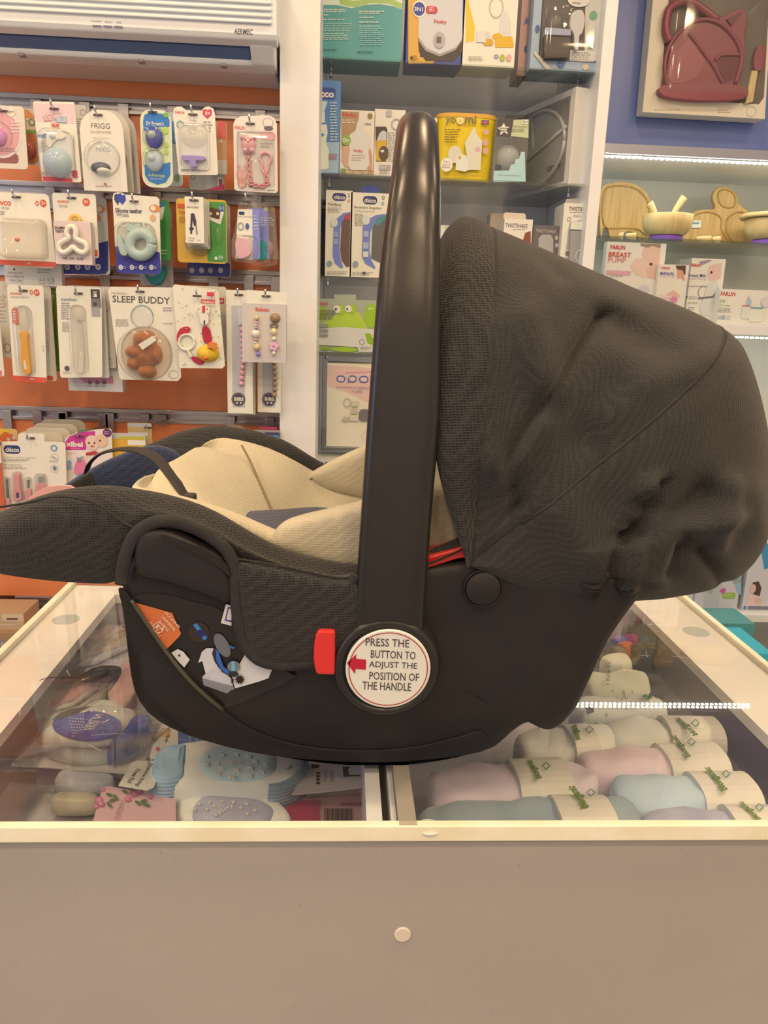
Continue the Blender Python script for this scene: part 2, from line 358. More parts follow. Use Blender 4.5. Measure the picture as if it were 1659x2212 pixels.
# --- seat cover rim (loft along the length)
ST = [(-175, 1215, 1222, .03, .02), (-165, 1190, 1230, .085, .03), (-140, 1165, 1236, .125, .04), (-100, 1143, 1240, .158, .05), (-50, 1122, 1242, .18, .055), (0, 1103, 1243, .19, .06), (80, 1066, 1252, .193, .062), (150, 1052, 1258, .193, .065), (210, 1046, 1261, .193, .065), (252, 1050, 1262, .193, .065), (275, 1053, 1225, .193, .066), (300, 1057, 1172, .193, .068), (340, 1064, 1140, .193, .07), (400, 1079, 1140, .193, .074), (460, 1103, 1168, .193, .078), (520, 1141, 1208, .193, .082), (580, 1176, 1226, .193, .085), (640, 1196, 1240, .193, .088), (700, 1211, 1252, .193, .09), (770, 1224, 1262, .193, .09), (850, 1213, 1250, .193, .09), (920, 1190, 1222, .193, .09), (985, 1163, 1195, .193, .09), (1040, 1140, 1180, .178, .09), (1120, 1110, 1170, .165, .09), (1220, 1070, 1170, .155, .085), (1310, 1045, 1180, .13, .06), (1360, 1045, 1195, .09, .04), (1380, 1065, 1205, .03, .02)]
rim = []; lip = []
for px, ry, ly, hw, dp in ST:
    dp = dp+(.03 if px > 235 else 0); p = W(px, ry, .607); lo = W(px, ly, .592).z; x, zr = p.x, p.z; k = hw/.193
    half = [(1.0, lo), (1.025, lo+(zr-lo)*.35), (1.03, lo+(zr-lo)*.65), (1.0, zr-.010), (.95, zr-.001), (.90, zr), (.84, zr-.006), (.79, zr-.022), (.68, zr-dp*.75), (.45, zr-dp*.98), (.2, zr-dp)]
    rim.append([V((x, YC-hw*a, z)) for a, z in half]+[V((x, YC+hw*a, z)) for a, z in reversed(half)])
MB().loft(rim, None, False, False).build('seat_cover', RIMF, cs, smooth=True, sub=1, shear=True)
# seam along the cover
m = MB(); m.tube(cr([W(x, y, .5845) for x, y in ((-20, 1098), (60, 1086), (110, 1074), (165, 1076), (215, 1092), (262, 1126), (290, 1140))], 4), .0009, 6); m.build('cover_seam', PIPE, cs, smooth=True)
m = MB(); m.tube(cr([W(x, y, .5845) for x, y in ((505, 1208), (560, 1214), (640, 1230), (700, 1243), (740, 1248), (768, 1244))], 4), .0009, 6); m.build('cover_seam', PIPE, cs, smooth=True)
# hanging side flap
fp = cr([W(x, y, .588) for x, y in ((508, 1212), (560, 1216), (640, 1232), (720, 1248), (775, 1250), (800, 1300), (790, 1370), (740, 1408), (690, 1424), (620, 1430), (568, 1424), (538, 1400), (522, 1340), (512, 1270))], 4, True)
pad_mb(fp, (0, -1, 0), .009, back=.012, prof=((1, 0), (.99, .3), (.965, .6), (.92, .85), (.8, .97), (.5, 1), (.15, 1))).build('side_flap', FAB, cs, smooth=True)
m = MB(); m.tube(cr([W(x, y, .583) for x, y in ((262, 1262), (266, 1225), (278, 1180), (302, 1146), (345, 1126), (398, 1133), (452, 1158), (490, 1190), (507, 1235), (511, 1300), (520, 1360), (538, 1405), (570, 1430), (630, 1437), (700, 1426))], 5), .0052, 10, flat=.6); m.build('binding', PIPE, cs, smooth=True)
m = MB(); m.tube(cr([W(x, y, .583) for x, y in ((770, 1240), (752, 1275), (735, 1305), (722, 1340), (712, 1368))], 5), .004, 8, flat=.7); m.build('binding', PIPE, cs, smooth=True)
# --- cream infant insert
LS = [(226, .010, .55), (231, .008, .85), (245, .009, 1), (300, .018, 1), (400, .034, 1), (500, .052, 1), (580, .055, 1), (680, .06, 1), (800, .07, 1), (900, .07, 1), (1000, .07, 1), (1080, .07, 1)]
def rimz(px):
    for a, b in zip(ST, ST[1:]):
        if a[0] <= px <= b[0]:
            t = (px-a[0])/(b[0]-a[0]); q = W(px, a[1]+(b[1]-a[1])*t, .607); return q.x, q.z
lin_s = []
for px, dp, k in LS:
    x, zr = rimz(px); zz = [(.150, -.018), (.156, -.006), (.150, .001), (.136, .001), (.118, -.016), (.085, -dp*.8), (.045, -dp), (0, -dp*1.02)]
    nb = -.009*max(0, min(1, (570-px)/180)); top = [(YC-a*k, zr+b+(nb if a > .1 else 0)) for a, b in zz]; top += [(YC+a*k, zr+b-(.010 if a > .1 else 0)) for a, b in reversed(zz[:-1])]
    lin_s.append([V((x, y, z)) for y, z in top]+[V((x, y, z-.02)) for y, z in reversed(top[1:-1])])
MB().loft(lin_s, None, True, True).build('infant_insert', BEIGE, cs, smooth=True, sub=1, shear=True)
bo = cr([W(x, y, .634) for x, y in ((586, 1176), (592, 1150), (612, 1128), (650, 1114), (715, 1099), (785, 1082), (880, 1060), (985, 1037), (1060, 1022), (1060, 1190), (985, 1190), (900, 1214), (780, 1228), (700, 1220), (640, 1202))], 3, True)
pad_mb(bo, (0, -1, 0), .014, double=True).build('head_bolster', BEIGE, cs, smooth=True)
bo = cr([W(x, y, .920) for x, y in ((668, 1028), (700, 1004), (760, 974), (830, 946), (900, 921), (960, 898), (1050, 880), (1070, 1100), (960, 1120), (850, 1090), (760, 1070), (700, 1055))], 3, True)
pad_mb(bo, (0, -1, 0), .014, double=True).build('head_bolster', BEIGE, cs, smooth=True)
m = MB(); m.tube(cr([W(x, y, .913) for x, y in ((668, 1034), (705, 1014), (762, 986), (832, 958), (900, 934), (960, 911))], 4), .0012, 6); m.build('bolster_piping', BEIGE, cs, smooth=True)
m = MB(); m.tube(cr([W(x, y, Y) for x, y, Y in ((522, 962, .893), (540, 995, .874), (560, 1040, .850), (580, 1085, .82), (592, 1112, .80))], 4), .0013, 6); m.build('insert_seam', cm('#8a734f', .9), cs, smooth=True)
m = MB(); m.tube(cr([W(x, y, Y) for x, y, Y in ((508, 957, .925), (560, 978, .925), (620, 1003, .925), (668, 1030, .925), (720, 1062, .92), (745, 1085, .91))], 4), .0035, 8); m.build('insert_piping', BEIGE, cs, smooth=True)
# navy seat pad
np_ = cr([WZ(484, 1122, 1.150), WZ(520, 1113, 1.150), WZ(600, 1108, 1.150), WZ(720, 1104, 1.150), WZ(720, 1160, 1.150), WZ(600, 1190, 1.150), WZ(540, 1165, 1.150)], 3, True)
pad_mb(np_, (0, 0, 1), .006, back=.03).build('seat_pad', NAVY, cs, smooth=True)
# navy foot pocket at the far end
nf = cr([W(x, y, .90) for x, y in ((110, 1075), (150, 1040), (200, 1010), (250, 985), (300, 968), (345, 962), (390, 985), (380, 1040), (300, 1075), (200, 1090))], 3, True)
pad_mb(nf, (0, -1, 0), .006, double=True).build('foot_pocket', NAVY, cs, smooth=True)
pl = cr([W(x, y, .80) for x, y in ((60, 1078), (100, 1052), (150, 1050), (160, 1062), (140, 1080), (90, 1095))], 2, True)
MB().extr(pl, (0, .004, 0)).build('sewn_tag', cm('#e9a893', .6), cs)
# strap with buckle
st = cr([W(x, y, Y) for x, y, Y in ((188, 1016, .86), (196, 998, .855), (220, 979, .85), (262, 970, .835), (305, 974, .79), (340, 992, .75), (372, 1030, .715), (398, 1066, .692), (412, 1084, .686))], 5)
sp = MB().tube(st, .0016, 10, None, 5.5).build('harness_strap', cm('#2b2623', .75), cs, smooth=True)
m = MB(); b0 = W(396, 1066, .684); b1 = W(424, 1096, .684); m.box((b0.x, .680, b0.z), (b1.x, .690, b1.z)); m.build('strap_end', cm('#2a2522', .5), sp, bevel=.002)
# --- canopy
P0 = W(1016, 1212, .590)
SIL = [(944, 720), (944, 660), (947, 600), (955, 545), (975, 497), (1008, 462), (1046, 462), (1100, 485), (1200, 535), (1300, 585), (1400, 630), (1500, 668), (1575, 702), (1625, 738), (1650, 790), (1672, 870), (1688, 960), (1692, 1050), (1684, 1140), (1655, 1212), (1600, 1252), (1520, 1272), (1430, 1279), (1340, 1281), (1290, 1279), (1200, 1252), (1120, 1232)]
FOLD = [(1280, 690, 1090, 1000, 13, -.0035), (1300, 700, 1110, 1010, 15, .0035), (1420, 1040, 1350, 1160, 10, -.007), (1330, 1170, 1300, 1278, 9, -.006), (1290, 1180, 1275, 1275, 12, .004), (1500, 1180, 1540, 1250, 14, -.005), (1590, 700, 1480, 800, 30, .003), (1150, 555, 1195, 600, 16, -.007), (1290, 690, 1190, 880, 22, -.006), (1320, 700, 1420, 760, 40, -.006), (1130, 690, 1180, 830, 40, .006), (1330, 850, 1250, 960, 45, -.004), (1100, 1030, 1120, 1085, 14, -.006), (1060, 1000, 1090, 1050, 20, .004),
        (1395, 1045, 1340, 1250, 20, .010), (1385, 1075, 1370, 1150, 12, -.010), (1345, 1150, 1312, 1275, 12, -.009), (1440, 1130, 1405, 1240, 26, .006), (1470, 1150, 1430, 1230, 14, -.007), (1480, 1140, 1560, 1105, 22, .007), (1555, 1040, 1530, 1165, 20, .007), (1500, 1060, 1440, 1110, 30, -.007), (1600, 1060, 1640, 1160, 40, .006), (1200, 1100, 1280, 1200, 50, .005),
        (1060, 700, 1050, 1000, 30, .003), (1240, 600, 1330, 660, 30, .005), (1450, 690, 1560, 740, 30, -.004), (1420, 800, 1300, 900, 40, .004)]
def fold(p):
    x, y = PJ(p); d = 0
    for x0, y0, x1, y1, w, a in FOLD:
        t = max(0, min(1, ((x-x0)*(x1-x0)+(y-y0)*(y1-y0))/((x1-x0)**2+(y1-y0)**2)))
        q = ((x-x0-t*(x1-x0))**2+(y-y0-t*(y1-y0))**2)/(w*w)
        if q < 9: d += 1.9*a*math.exp(-q)
    return d+.0022*noise.noise(p*22)
def hoop(px, py, N=40, bulge=0, grow=0):
    s = W(px, py, .668)-V((SHX*.078, 0, 0)); v = V((s.x-P0.x, 0, s.z-P0.z)); Rr = v.length*(1.0+.02*max(0, min(1, (px-1050)/300)))+grow; v.normalize(); pts = []
    for i in range(N+1):
        ph = math.pi*i/N; a, b = math.cos(ph), math.sin(ph); e = 2/3.0
        y = -(abs(a)**e)*(1 if a > 0 else -1)*(.195+grow); rad = Rr*(abs(b)**e)
        p = V((P0.x, YC+y, P0.z))+v*rad+V((-1, 0, 0))*(bulge*math.sin(math.pi*min(1, rad/Rr)))
        pts.append(p)
    return pts
sil = cr([V((x, y, 0)) for x, y in SIL], 8)
def canopy(i0, i1, name, mat, puff):
    hs = []
    for i in range(i0, i1+1):
        t = (i-i0)/(i1-i0); q = sil[i]
        bul = .014*max(0, 1-i/56.0)
        h = hoop(q.x, q.y, 90, bul); h2 = []
        for p in h:
            c = V((P0.x+.06, YC, P0.z+.08)); n = (p-c).normalized(); k = max(0, min(1, (.70-p.y)/.06))
            d = fold(p)*k; p = p+V((0, -1, 0))*d
            p = p+n*(puff*math.sin(math.pi*t)**.5 if 0 < t < 1 else 0)
            h2.append(p)
        hs.append(h2)
    return MB().loft(hs, None, False, False).build(name, mat, cs, smooth=True, solid=.003, shear=True)
JB = 53; JS = 99
canopy(0, JB, 'canopy_front_band', FAB, .007)
canopy(JB, JS, 'canopy_hood', FABC, .002)
canopy(JS, len(sil)-1, 'canopy_rear', FABC, .004)
for j, g in ((JB, .0005), (JS, .0008)):
    q = sil[j]; h = hoop(q.x, q.y, 90, .014*max(0, 1-j/56.0), g)
    h = [p+V((0, -1, 0))*(fold(p)*max(0, min(1, (.70-p.y)/.06))) for p in h]
    MB().tube(h[2:-2], .0021, 6).build('canopy_seam', PIPE, cs, smooth=True, shear=True)
# --- handle
hp = [(839, 1400, .589), (844, 1290, .589), (857, 1100, .591), (872, 900, .595), (880, 720, .603), (887, 560, .617), (896, 430, .638), (900, 335, .672), (902, 285, .715)]
near = [W(x, y, Y)-V((SHX*(Y-.59), 0, 0)) for x, y, Y in hp]; top = V((near[-1].x+.001, YC, 1.5115))
hw = [.058, .057, .056, .0555, .0510, .0455, .0405, .037, .0355, .0355]
path = near+[top]+[V((p.x, 2*YC-p.y, p.z)) for p in reversed(near)]; ww = hw+hw[:-1][::-1]
pp = cr(path, 4); wp = cr([V((a, 0, 0)) for a in ww], 4); secs = []
for i, p in enumerate(pp):
    t = (pp[min(i+1, len(pp)-1)]-pp[max(i-1, 0)]).normalized(); a = V((1, 0, 0)); a = (a-t*a.dot(t)).normalized(); b = t.cross(a).normalized(); q = []
    for k in range(28):
        an = 2*math.pi*k/28; c_, s_ = math.cos(an), math.sin(an); e = .55+.4*max(0, min(1, (p.z-1.38)/.11))
        q.append(p+a*(wp[i].x/2*abs(c_)**e*(1 if c_ > 0 else -1))+b*((.0135+.003*max(0, min(1, (p.z-1.38)/.11)))*abs(s_)**e*(1 if s_ > 0 else -1)))
    secs.append(q)
hd = MB().loft(secs).build('handle', SATIN, cs, smooth=True, shear=True)
for sgn in (1, -1):
    hc = W(838, 1441, .578); hc = V((hc.x, YC+(hc.y-YC)*sgn, hc.z)); k = sgn
    MB().lathe([(.002, -.0005*k), (.036, -.0005*k), (.0365, -.003*k), (.0395, -.0035*k), (.0425, -.001*k), (.0438, .004*k), (.0442, .012*k), (.0442, .04*k)], hc, 48, None, 'y').build('handle_hub', SATIN, cs, smooth=True, shear=True)
    if sgn == 1:
        lb = MB().lathe([(.001, -.0042), (.0335, -.0042), (.0344, -.0036), (.0344, -.0005)], hc, 56, None, 'y').build('hub_label', cm('#e9dcca', .35), cs, smooth=False)
        ly = hc.y-.0045; tx = MB(); INK = cm('#4b4244', .5); RI = cm('#b3302c', .5)
        for s, b in (('PRESS THE', (790, 1380, 884, 1397)), ('BUTTON TO', (801, 1406, 898, 1423)), ('ADJUST THE', (797, 1430, 901, 1447)), ('POSITION OF', (798, 1453, 905, 1470)), ('THE HANDLE', (783, 1474, 888, 1491))):
            a = W(b[0], (b[1]+b[3])/2-2, ly); c_ = W(b[2], (b[1]+b[3])/2+2, ly); h = (W(800, b[1], ly)-W(800, b[3], ly)).z
            text_on(tx, s, a-V((0, 0, h/2)), c_-a, (0, 0, h), INK, .006)
        n = 64
        for i in range(n):
            a0, a1 = 2*math.pi*i/n, 2*math.pi*(i+1)/n
            tx.poly([V((hc.x+r*math.cos(a), ly, hc.z+r*math.sin(a))) for r, a in ((.0322, a0), (.0322, a1), (.0314, a1), (.0314, a0))], RI)
        tx.poly([W(x, y, ly) for x, y in ((749, 1432), (770, 1413), (769, 1423), (791, 1425), (790, 1447), (768, 1445), (767, 1456))], cm('#c0182f', .5))
        tx.build('lettering', INK, lb, fix=False, kind='stuff')
b0 = [W(x, y, .575) for x, y in ((688, 1362), (724, 1363), (724, 1459), (684, 1458), (680, 1446), (677, 1425), (678, 1396), (681, 1376))]
MB().extr(b0, (0, .02, 0)).build('release_button', RED, cs, bevel=.002)
g0 = [W(x, y, .594) for x, y in ((900, 1210), (930, 1203), (985, 1188), (1010, 1182), (1010, 1204), (985, 1208), (930, 1226), (900, 1235))]
MB().extr(g0, (0, .03, 0)).build('belt_hook', RED, cs, bevel=.001)
p = W(1043, 1271, .588)
MB().lathe([(.001, -.0028), (.0135, -.0028), (.0142, -.002), (.0142, .0015), (.0152, .0015), (.0153, -.0022), (.0162, -.0016), (.0165, .004)], p, 40, None, 'y').build('canopy_button', PLASTIC, cs, smooth=True)
# --- stickers on the shell
def stick(name, polys, off=.0018, texts=(), par=None):
    mb = MB(); k = 0
    for pts, h in polys:
        mb.poly([PS(x, y, off+k*.00012) for x, y in pts], cm(h, .35)); k += 1
    for s, o, a, b, h, bo_ in texts:
        O = PS(*o, off+.0012); text_on(mb, s, O, PS(*a, off+.0012)-O, PS(*b, off+.0012)-O, cm(h, .4), bo_)
    return mb.build(name, None, par or cs, fix=False)
def circ(cx, cy, rx, ry=None, n=20, rot=0):
    ry = ry or rx; return [(cx+rx*math.cos(a)*math.cos(rot)-ry*math.sin(a)*math.sin(rot), cy+rx*math.cos(a)*math.sin(rot)+ry*math.sin(a)*math.cos(rot)) for a in [2*math.pi*i/n for i in range(n)]]
stick('approval_sticker', [([(290, 1301), (372, 1324), (391, 1368), (388, 1374), (362, 1401), (356, 1400), (312, 1335)], '#d8713a')],
      texts=[('ECE R44-04', (356, 1325), (385, 1357), (361, 1321.5), '#f4cfae', .01), ('UNIVERSAL', (348, 1333), (377, 1365), (353, 1329.5), '#f4cfae', .01), ('0-13KG', (341, 1342), (361, 1364), (346, 1338.5), '#f4cfae', .01),
             ('E', (335, 1354), (341, 1361), (342, 1348), '#f4cfae', .02), ('4', (344, 1358), (349, 1363), (349, 1354), '#f4cfae', .01), ('051141', (322, 1345), (343, 1376), (327, 1342), '#f4cfae', .0)])
ring = MB()
for i in range(24):
    a0, a1 = 2*math.pi*i/24, 2*math.pi*(i+1)/24
    ring.poly([PS(342+r*math.cos(a), 1356+r*math.sin(a), .0032) for r, a in ((11.5, a0), (11.5, a1), (10.2, a1), (10.2, a0))])
ring.build('approval_ring', cm('#f4cfae', .4), cs, fix=False)
stick('diagram_sticker', [(circ(429, 1366, 23, 22), '#33291f'), ([(417, 1350), (425, 1346), (448, 1378), (441, 1384)], '#3f7cc4'), (circ(434, 1368, 11, 8), '#27275a'),
      ([(436, 1408), (446, 1400), (460, 1400), (466, 1410), (470, 1440), (500, 1466), (505, 1490), (440, 1478), (437, 1462), (444, 1455), (437, 1428), (428, 1432)], '#cfc6c0'),
      ([(437, 1465), (500, 1482), (506, 1486), (490, 1498), (440, 1480)], '#8f8a86'), ([(500, 1466), (530, 1412), (560, 1432), (590, 1442), (584, 1455), (580, 1465), (560, 1472), (508, 1487)], '#d9d0c8'),
      (circ(480, 1394, 14, 28, 20, -.5), '#6d6b6a'), ([(462, 1398), (470, 1405), (484, 1440), (508, 1452), (500, 1462), (480, 1452), (464, 1430), (458, 1412)], '#2b2a2e'), ([(466, 1402), (472, 1408), (482, 1440), (502, 1456), (496, 1460), (478, 1446), (468, 1428)], '#2e62b0'),
      (circ(505, 1440, 14, 12), '#7c7774'), ([(500, 1428), (507, 1428), (508, 1448), (500, 1450)], '#62b4c4'), ([(497, 1394), (507, 1398), (504, 1402), (496, 1400)], '#2e62b0'), (circ(504, 1456, 11, 6), '#2a2a2c'),
      ([(518+(11 if i % 2 == 0 else 7)*math.cos(i*math.pi/10), 1468+(11 if i % 2 == 0 else 7)*math.sin(i*math.pi/10)) for i in range(20)], '#231a18'), ([(499, 1465), (505, 1466), (504, 1478), (500, 1476)], '#2a2422')],
      texts=[('CLICK', (512, 1462), (525, 1472), (514, 1457), '#efe6dc', .02)])
stick('clip_sticker', [([(370, 1410), (384, 1402), (396, 1408), (410, 1425), (398, 1442), (386, 1430)], '#d8d0c8'), ([(385, 1414), (389, 1413), (390, 1418), (386, 1419)], '#2a2624')])
stick('notice_sticker', [([(488, 1305), (500, 1308), (500, 1352), (477, 1346)], '#dcd2cc'), ([(492, 1311), (500, 1312), (500, 1344), (485, 1341)], '#5b4a80'), ([(494, 1315), (500, 1316), (500, 1340), (489, 1338)], '#dcd2cc')], off=.0035)
# ================================================================== packaging kit
def rrect(x0, x1, z0, z1, r, n=4):
    r = min(r, (x1-x0)/2.001, (z1-z0)/2.001); o = []
    for cx_, cz, a in ((x1-r, z1-r, 0), (x0+r, z1-r, 90), (x0+r, z0+r, 180), (x1-r, z0+r, 270)):
        for i in range(n+1): t = R(a+90*i/n); o.append((cx_+r*math.cos(t), cz+r*math.sin(t)))
    return o
def wb(b, Y):
    mx, my = (b[0]+b[2])/2, (b[1]+b[3])/2
    return W(b[0], my, Y).x, W(b[2], my, Y).x, W(mx, b[3], Y).z, W(mx, b[1], Y).z
class Pack:
    def __init__(s, name, label, cat, box, Y, th=.0025, col='#efe0c8', r=6, base=None, shape=None, group=None, rough=.4, bodyname='card', mat=None, clearbody=False):
        s.Y = Y; s.k = 0; s.pr = MB(); s.box = box
        x0, x1, z0, z1 = wb(box, Y)
        s.dz = 0
        if base is not None: s.dz = base-z0
        s.e = thing(name, label, cat, ((x0+x1)/2, Y+th/2, z0+s.dz), group)
        pr = abs(W(box[0]+r, box[1], Y).x-W(box[0], box[1], Y).x)
        if shape: pts = [W(x, y, Y)+V((0, 0, s.dz)) for x, y in shape]
        else: pts = [V((x, Y, z+s.dz)) for x, z in rrect(x0, x1, z0, z1, max(pr, 1e-5) if r else .0004)]
        s.pts = pts; s.m = mat or (CLEAR if clearbody else cm(col, rough))
        s.body = MB().extr(pts, (0, th, 0)).build(bodyname, s.m, s.e); s.th = th
    def q(s): s.k += 1; return s.Y-.00025*s.k
    def L(s, x, y, Y): return W(x, y, Y)+V((0, 0, s.dz))
    def art(s, *els):
        for e in els:
            t = e[0]; Y = s.q()
            if t == 'r':
                x0, x1, z0, z1 = wb(e[1], Y); rr = e[3] if len(e) > 3 else 0; pr = abs(W(e[1][0]+rr, e[1][1], Y).x-W(e[1][0], e[1][1], Y).x)
                s.pr.poly([V((x, Y, z+s.dz)) for x, z in (rrect(x0, x1, z0, z1, pr) if rr else ((x0, z0), (x1, z0), (x1, z1), (x0, z1)))], cm(e[2], .45))
            elif t == 'e':
                x0, x1, z0, z1 = wb(e[1], Y)
                s.pr.poly([V(((x0+x1)/2+(x1-x0)/2*math.cos(a), Y, (z0+z1)/2+s.dz+(z1-z0)/2*math.sin(a))) for a in [2*math.pi*i/20 for i in range(20)]], cm(e[2], .45))
            elif t == 'p': s.pr.poly([s.L(x, y, Y) for x, y in e[1]], cm(e[2], .45))
            elif t == 't':
                x0, x1, z0, z1 = wb(e[2], Y); text_on(s.pr, e[1], (x0, Y, z0+s.dz), (x1-x0, 0, 0), (0, 0, z1-z0), cm(e[3], .45), e[4] if len(e) > 4 else 0)
            elif t == 'l':
                b, n, h = e[1], e[2], e[3] if len(e) > 3 else '#a89a8c'; dy = (b[3]-b[1])/n; rnd = random.Random(int(b[0]*7+b[1]))
                for i in range(n):
                    x = b[0]; y = b[1]+dy*i; xe = b[2]-rnd.random()*.3*(b[2]-b[0])
                    while x < xe:
                        w_ = rnd.uniform(4, 11); x2 = min(x+w_, xe); s.pr.poly([s.L(x, y, Y), s.L(x2, y, Y), s.L(x2, y+dy*.42, Y), s.L(x, y+dy*.42, Y)], cm(h, .5)); x = x2+1.6
            elif t == 'o':
                x0, x1, z0, z1 = wb(e[1], Y); cx_, cz, rx, rz = (x0+x1)/2, (z0+z1)/2+s.dz, (x1-x0)/2, (z1-z0)/2; f = 1-2*e[3]/(e[1][2]-e[1][0])
                for i in range(24):
                    a0, a1 = 2*math.pi*i/24, 2*math.pi*(i+1)/24
                    s.pr.poly([V((cx_+rx*g*math.cos(a), Y, cz+rz*g*math.sin(a))) for g, a in ((1, a0), (1, a1), (f, a1), (f, a0))], cm(e[2], .45))
        return s
    def ball(s, name, box, d, m, par=None, off=0, n=16):
        x0, x1, z0, z1 = wb(box, s.Y); m = cm(m, .3) if isinstance(m, str) else m
        return MB().ball(((x0+x1)/2, s.Y-off, (z0+z1)/2+s.dz), ((x1-x0)/2, d, (z1-z0)/2), None, n, 10).build(name, m, par or s.e, smooth=True)
    def dome(s, name, box, d, m=None, r=.5, par=None, n=6):
        """raised clear blister window with rounded corners"""
        x0, x1, z0, z1 = wb(box, s.Y); rad = r*min(x1-x0, z1-z0); secs = []
        for f, h in ((1, 0), (.985, .5), (.95, .8), (.88, .95), (.7, 1.0), (.2, 1.0)):
            g = min(x1-x0, z1-z0)/2*(1-f); secs.append([V((x, s.Y-.0004-d*h, z+s.dz)) for x, z in rrect(x0+g, x1-g, z0+g, z1-g, max(rad-g, .0004), n)])
        return MB().loft(secs).build(name, m or CLEAR, par or s.e, smooth=True)
    def solid(s, name, pts, d, m, off=0, par=None, k=3, bev=.0012, closed=True):
        m = cm(m, .35) if isinstance(m, str) else m
        P = cr([s.L(x, y, s.Y-off) for x, y in pts], k, True) if k > 1 else [s.L(x, y, s.Y-off) for x, y in pts]
        return MB().extr(P, (0, -d, 0)).build(name, m, par or s.e, bevel=bev)
    def tube(s, name, pts, rpx, m, off=.004, par=None, k=5, n=8):
        m = cm(m, .35) if isinstance(m, str) else m; rr = rpx*s.Y/FPX
        return MB().tube(cr([s.L(x, y, s.Y-off) for x, y in pts], k), rr, n).build(name, m, par or s.e, smooth=True)
    def ring(s, name, box, rpx, m, off=.004, par=None):
        mx, my, rx, ry = (box[0]+box[2])/2, (box[1]+box[3])/2, (box[2]-box[0])/2, (box[3]-box[1])/2
        return s.tube(name, [(mx+rx*math.cos(a), my+ry*math.sin(a)) for a in [2*math.pi*i/14 for i in range(15)]], rpx, m, off, par, 2)
    def hook(s, hx, hy, label):
        p = s.L(hx, hy, s.Y); h = thing('display_hook', label, 'hook', (p.x, YS-.01, p.z), 'chrome display hooks on the slat wall')
        y0 = YS-.012; MB().tube([(p.x, y0, p.z+.001), (p.x, s.Y-.012, p.z+.001), (p.x, s.Y-.020, p.z+.005), (p.x, s.Y-.023, p.z+.014)], .0022, 8).build('prong', CHROME, h, smooth=True)
        zr = min(RZ, key=lambda z: abs(z-p.z)); MB().box((p.x-.012, YS-.013, min(p.z-.006, zr-.02)), (p.x+.012, YS-.0085, max(p.z+.006, zr+.004))).build('clip_plate', STEEL, h, bevel=.001)
        # punched hang hole
        Y = s.q(); x0 = .010
        s.pr.poly([V((p.x+x, Y, p.z+z)) for x, z in rrect(-x0, x0, -.0022, .0022, .0022)]+[], cm('#5a4a40', .6))
        return s
    def done(s):
        if s.pr.v: s.pr.build('printed_artwork', None, s.e, fix=False, kind='stuff')
        return s.e
LOGO = '#2b3767'
def chicco(b):
    x0, y0, x1, y1 = b; return [('r', b, LOGO, (y1-y0)*.45), ('t', 'chicco', (x0+(x1-x0)*.1, y0+(y1-y0)*.24, x1-(x1-x0)*.08, y1-(y1-y0)*.2), '#f3ead8', .03)]
# ================================================================== air conditioner
AY = 1.77; xa0 = W(-160, 60, AY).x; xa1 = W(598, 60, AY).x
zt = W(300, -120, AY).z; zg = W(300, 43, AY).z; zb = W(300, 74, AY).z
ac = thing('air_conditioner', 'white wall air conditioner with ribbed grille above the orange display wall', 'air conditioner', ((xa0+xa1)/2, 1.9, zb-.06))
CREAMP = noisy('ivory plastic', '#e9dbcb', '#e6d7c6', 5, .32)
prof = [(AY, zt), (AY, zb+.012), (AY+.006, zb+.003), (AY+.03, zb-.004), (AY+.035, zb+.02), (AY+.10, zb+.02), (YS-.001, zb+.02), (YS-.001, zt)]
MB().extr([V((xa0, y, z)) for y, z in prof], (xa1-xa0, 0, 0)).build('casing', CREAMP, ac, bevel=.003)
z1 = W(300, 117, AY+.058).z; z2 = W(300, 132, AY+.07).z; z3 = W(300, 162, AY+.17).z
lou = [(AY+.036, zb-.004), (AY+.058, z1), (AY+.062, z1+.003), (AY+.042, zb+.012)]
MB().extr([V((xa0+.01, y, z)) for y, z in lou], (xa1-xa0-.07, 0, 0)).build('outlet_louver', cm('#5c6e8a', .3), ac)
low = [(AY+.058, z1), (AY+.062, z2), (AY+.10, z2-.004), (AY+.17, z3), (YS-.001, z3), (YS-.001, zb+.018), (AY+.10, zb+.018), (AY+.066, z1+.012)]
MB().extr([V((xa0, y, z)) for y, z in low], (xa1-xa0-.012, 0, 0)).build('lower_housing', CREAMP, ac, bevel=.004)
MB().extr([V((xa1-.058, y, z)) for y, z in ((AY+.02, zb-.002), (AY+.056, z2), (AY+.12, z2), (AY+.12, zb+.018), (AY+.03, zb+.018))], (.05, 0, 0)).build('outlet_cheek', CREAMP, ac, bevel=.004)
zz = zg+.004
while zz < zt-.01:
    MB().box((xa0+.002, AY-.007, zz), (xa1-.01, AY-.0004, zz+.0062)).build('grille_slat', CREAMP, ac, bevel=.0015); zz += .0118
for px in (40, 300, 480):
    q = W(px, 118, AY+.05); MB().box((q.x-.006, AY+.061, z2-.003), (q.x+.006, AY+.08, z2+.002)).build('louver_clip', cm('#a89a92', .4), ac)
pr = MB()
for b in ((200, 54, 219, 58), (223, 55, 242, 59), (246, 56, 265, 60)):
    x0, x1, z0, z1 = wb(b, AY-.0004); pr.poly([V((x, AY-.0004, z)) for x, z in rrect(x0, x1, z0, z1, .001)], cm('#6e6a74', .4))
for b, t in (((198, 44, 219, 48), 'ON LINE/OFF'), ((226, 46, 241, 50), 'OPERATION'), ((251, 47, 262, 51), 'TIMER')):
    x0, x1, z0, z1 = wb(b, AY-.0004); text_on(pr, t, (x0, AY-.0004, z0), (x1-x0, 0, 0), (0, 0, z1-z0), cm('#9a948c', .4))
x0, x1, z0, z1 = wb((505, 62, 545, 74), AY-.0004); text_on(pr, 'AERMEC', (x0, AY-.0004, z0), (x1-x0, 0, .0), (.0012, 0, z1-z0), cm('#4c5058', .4), .02)
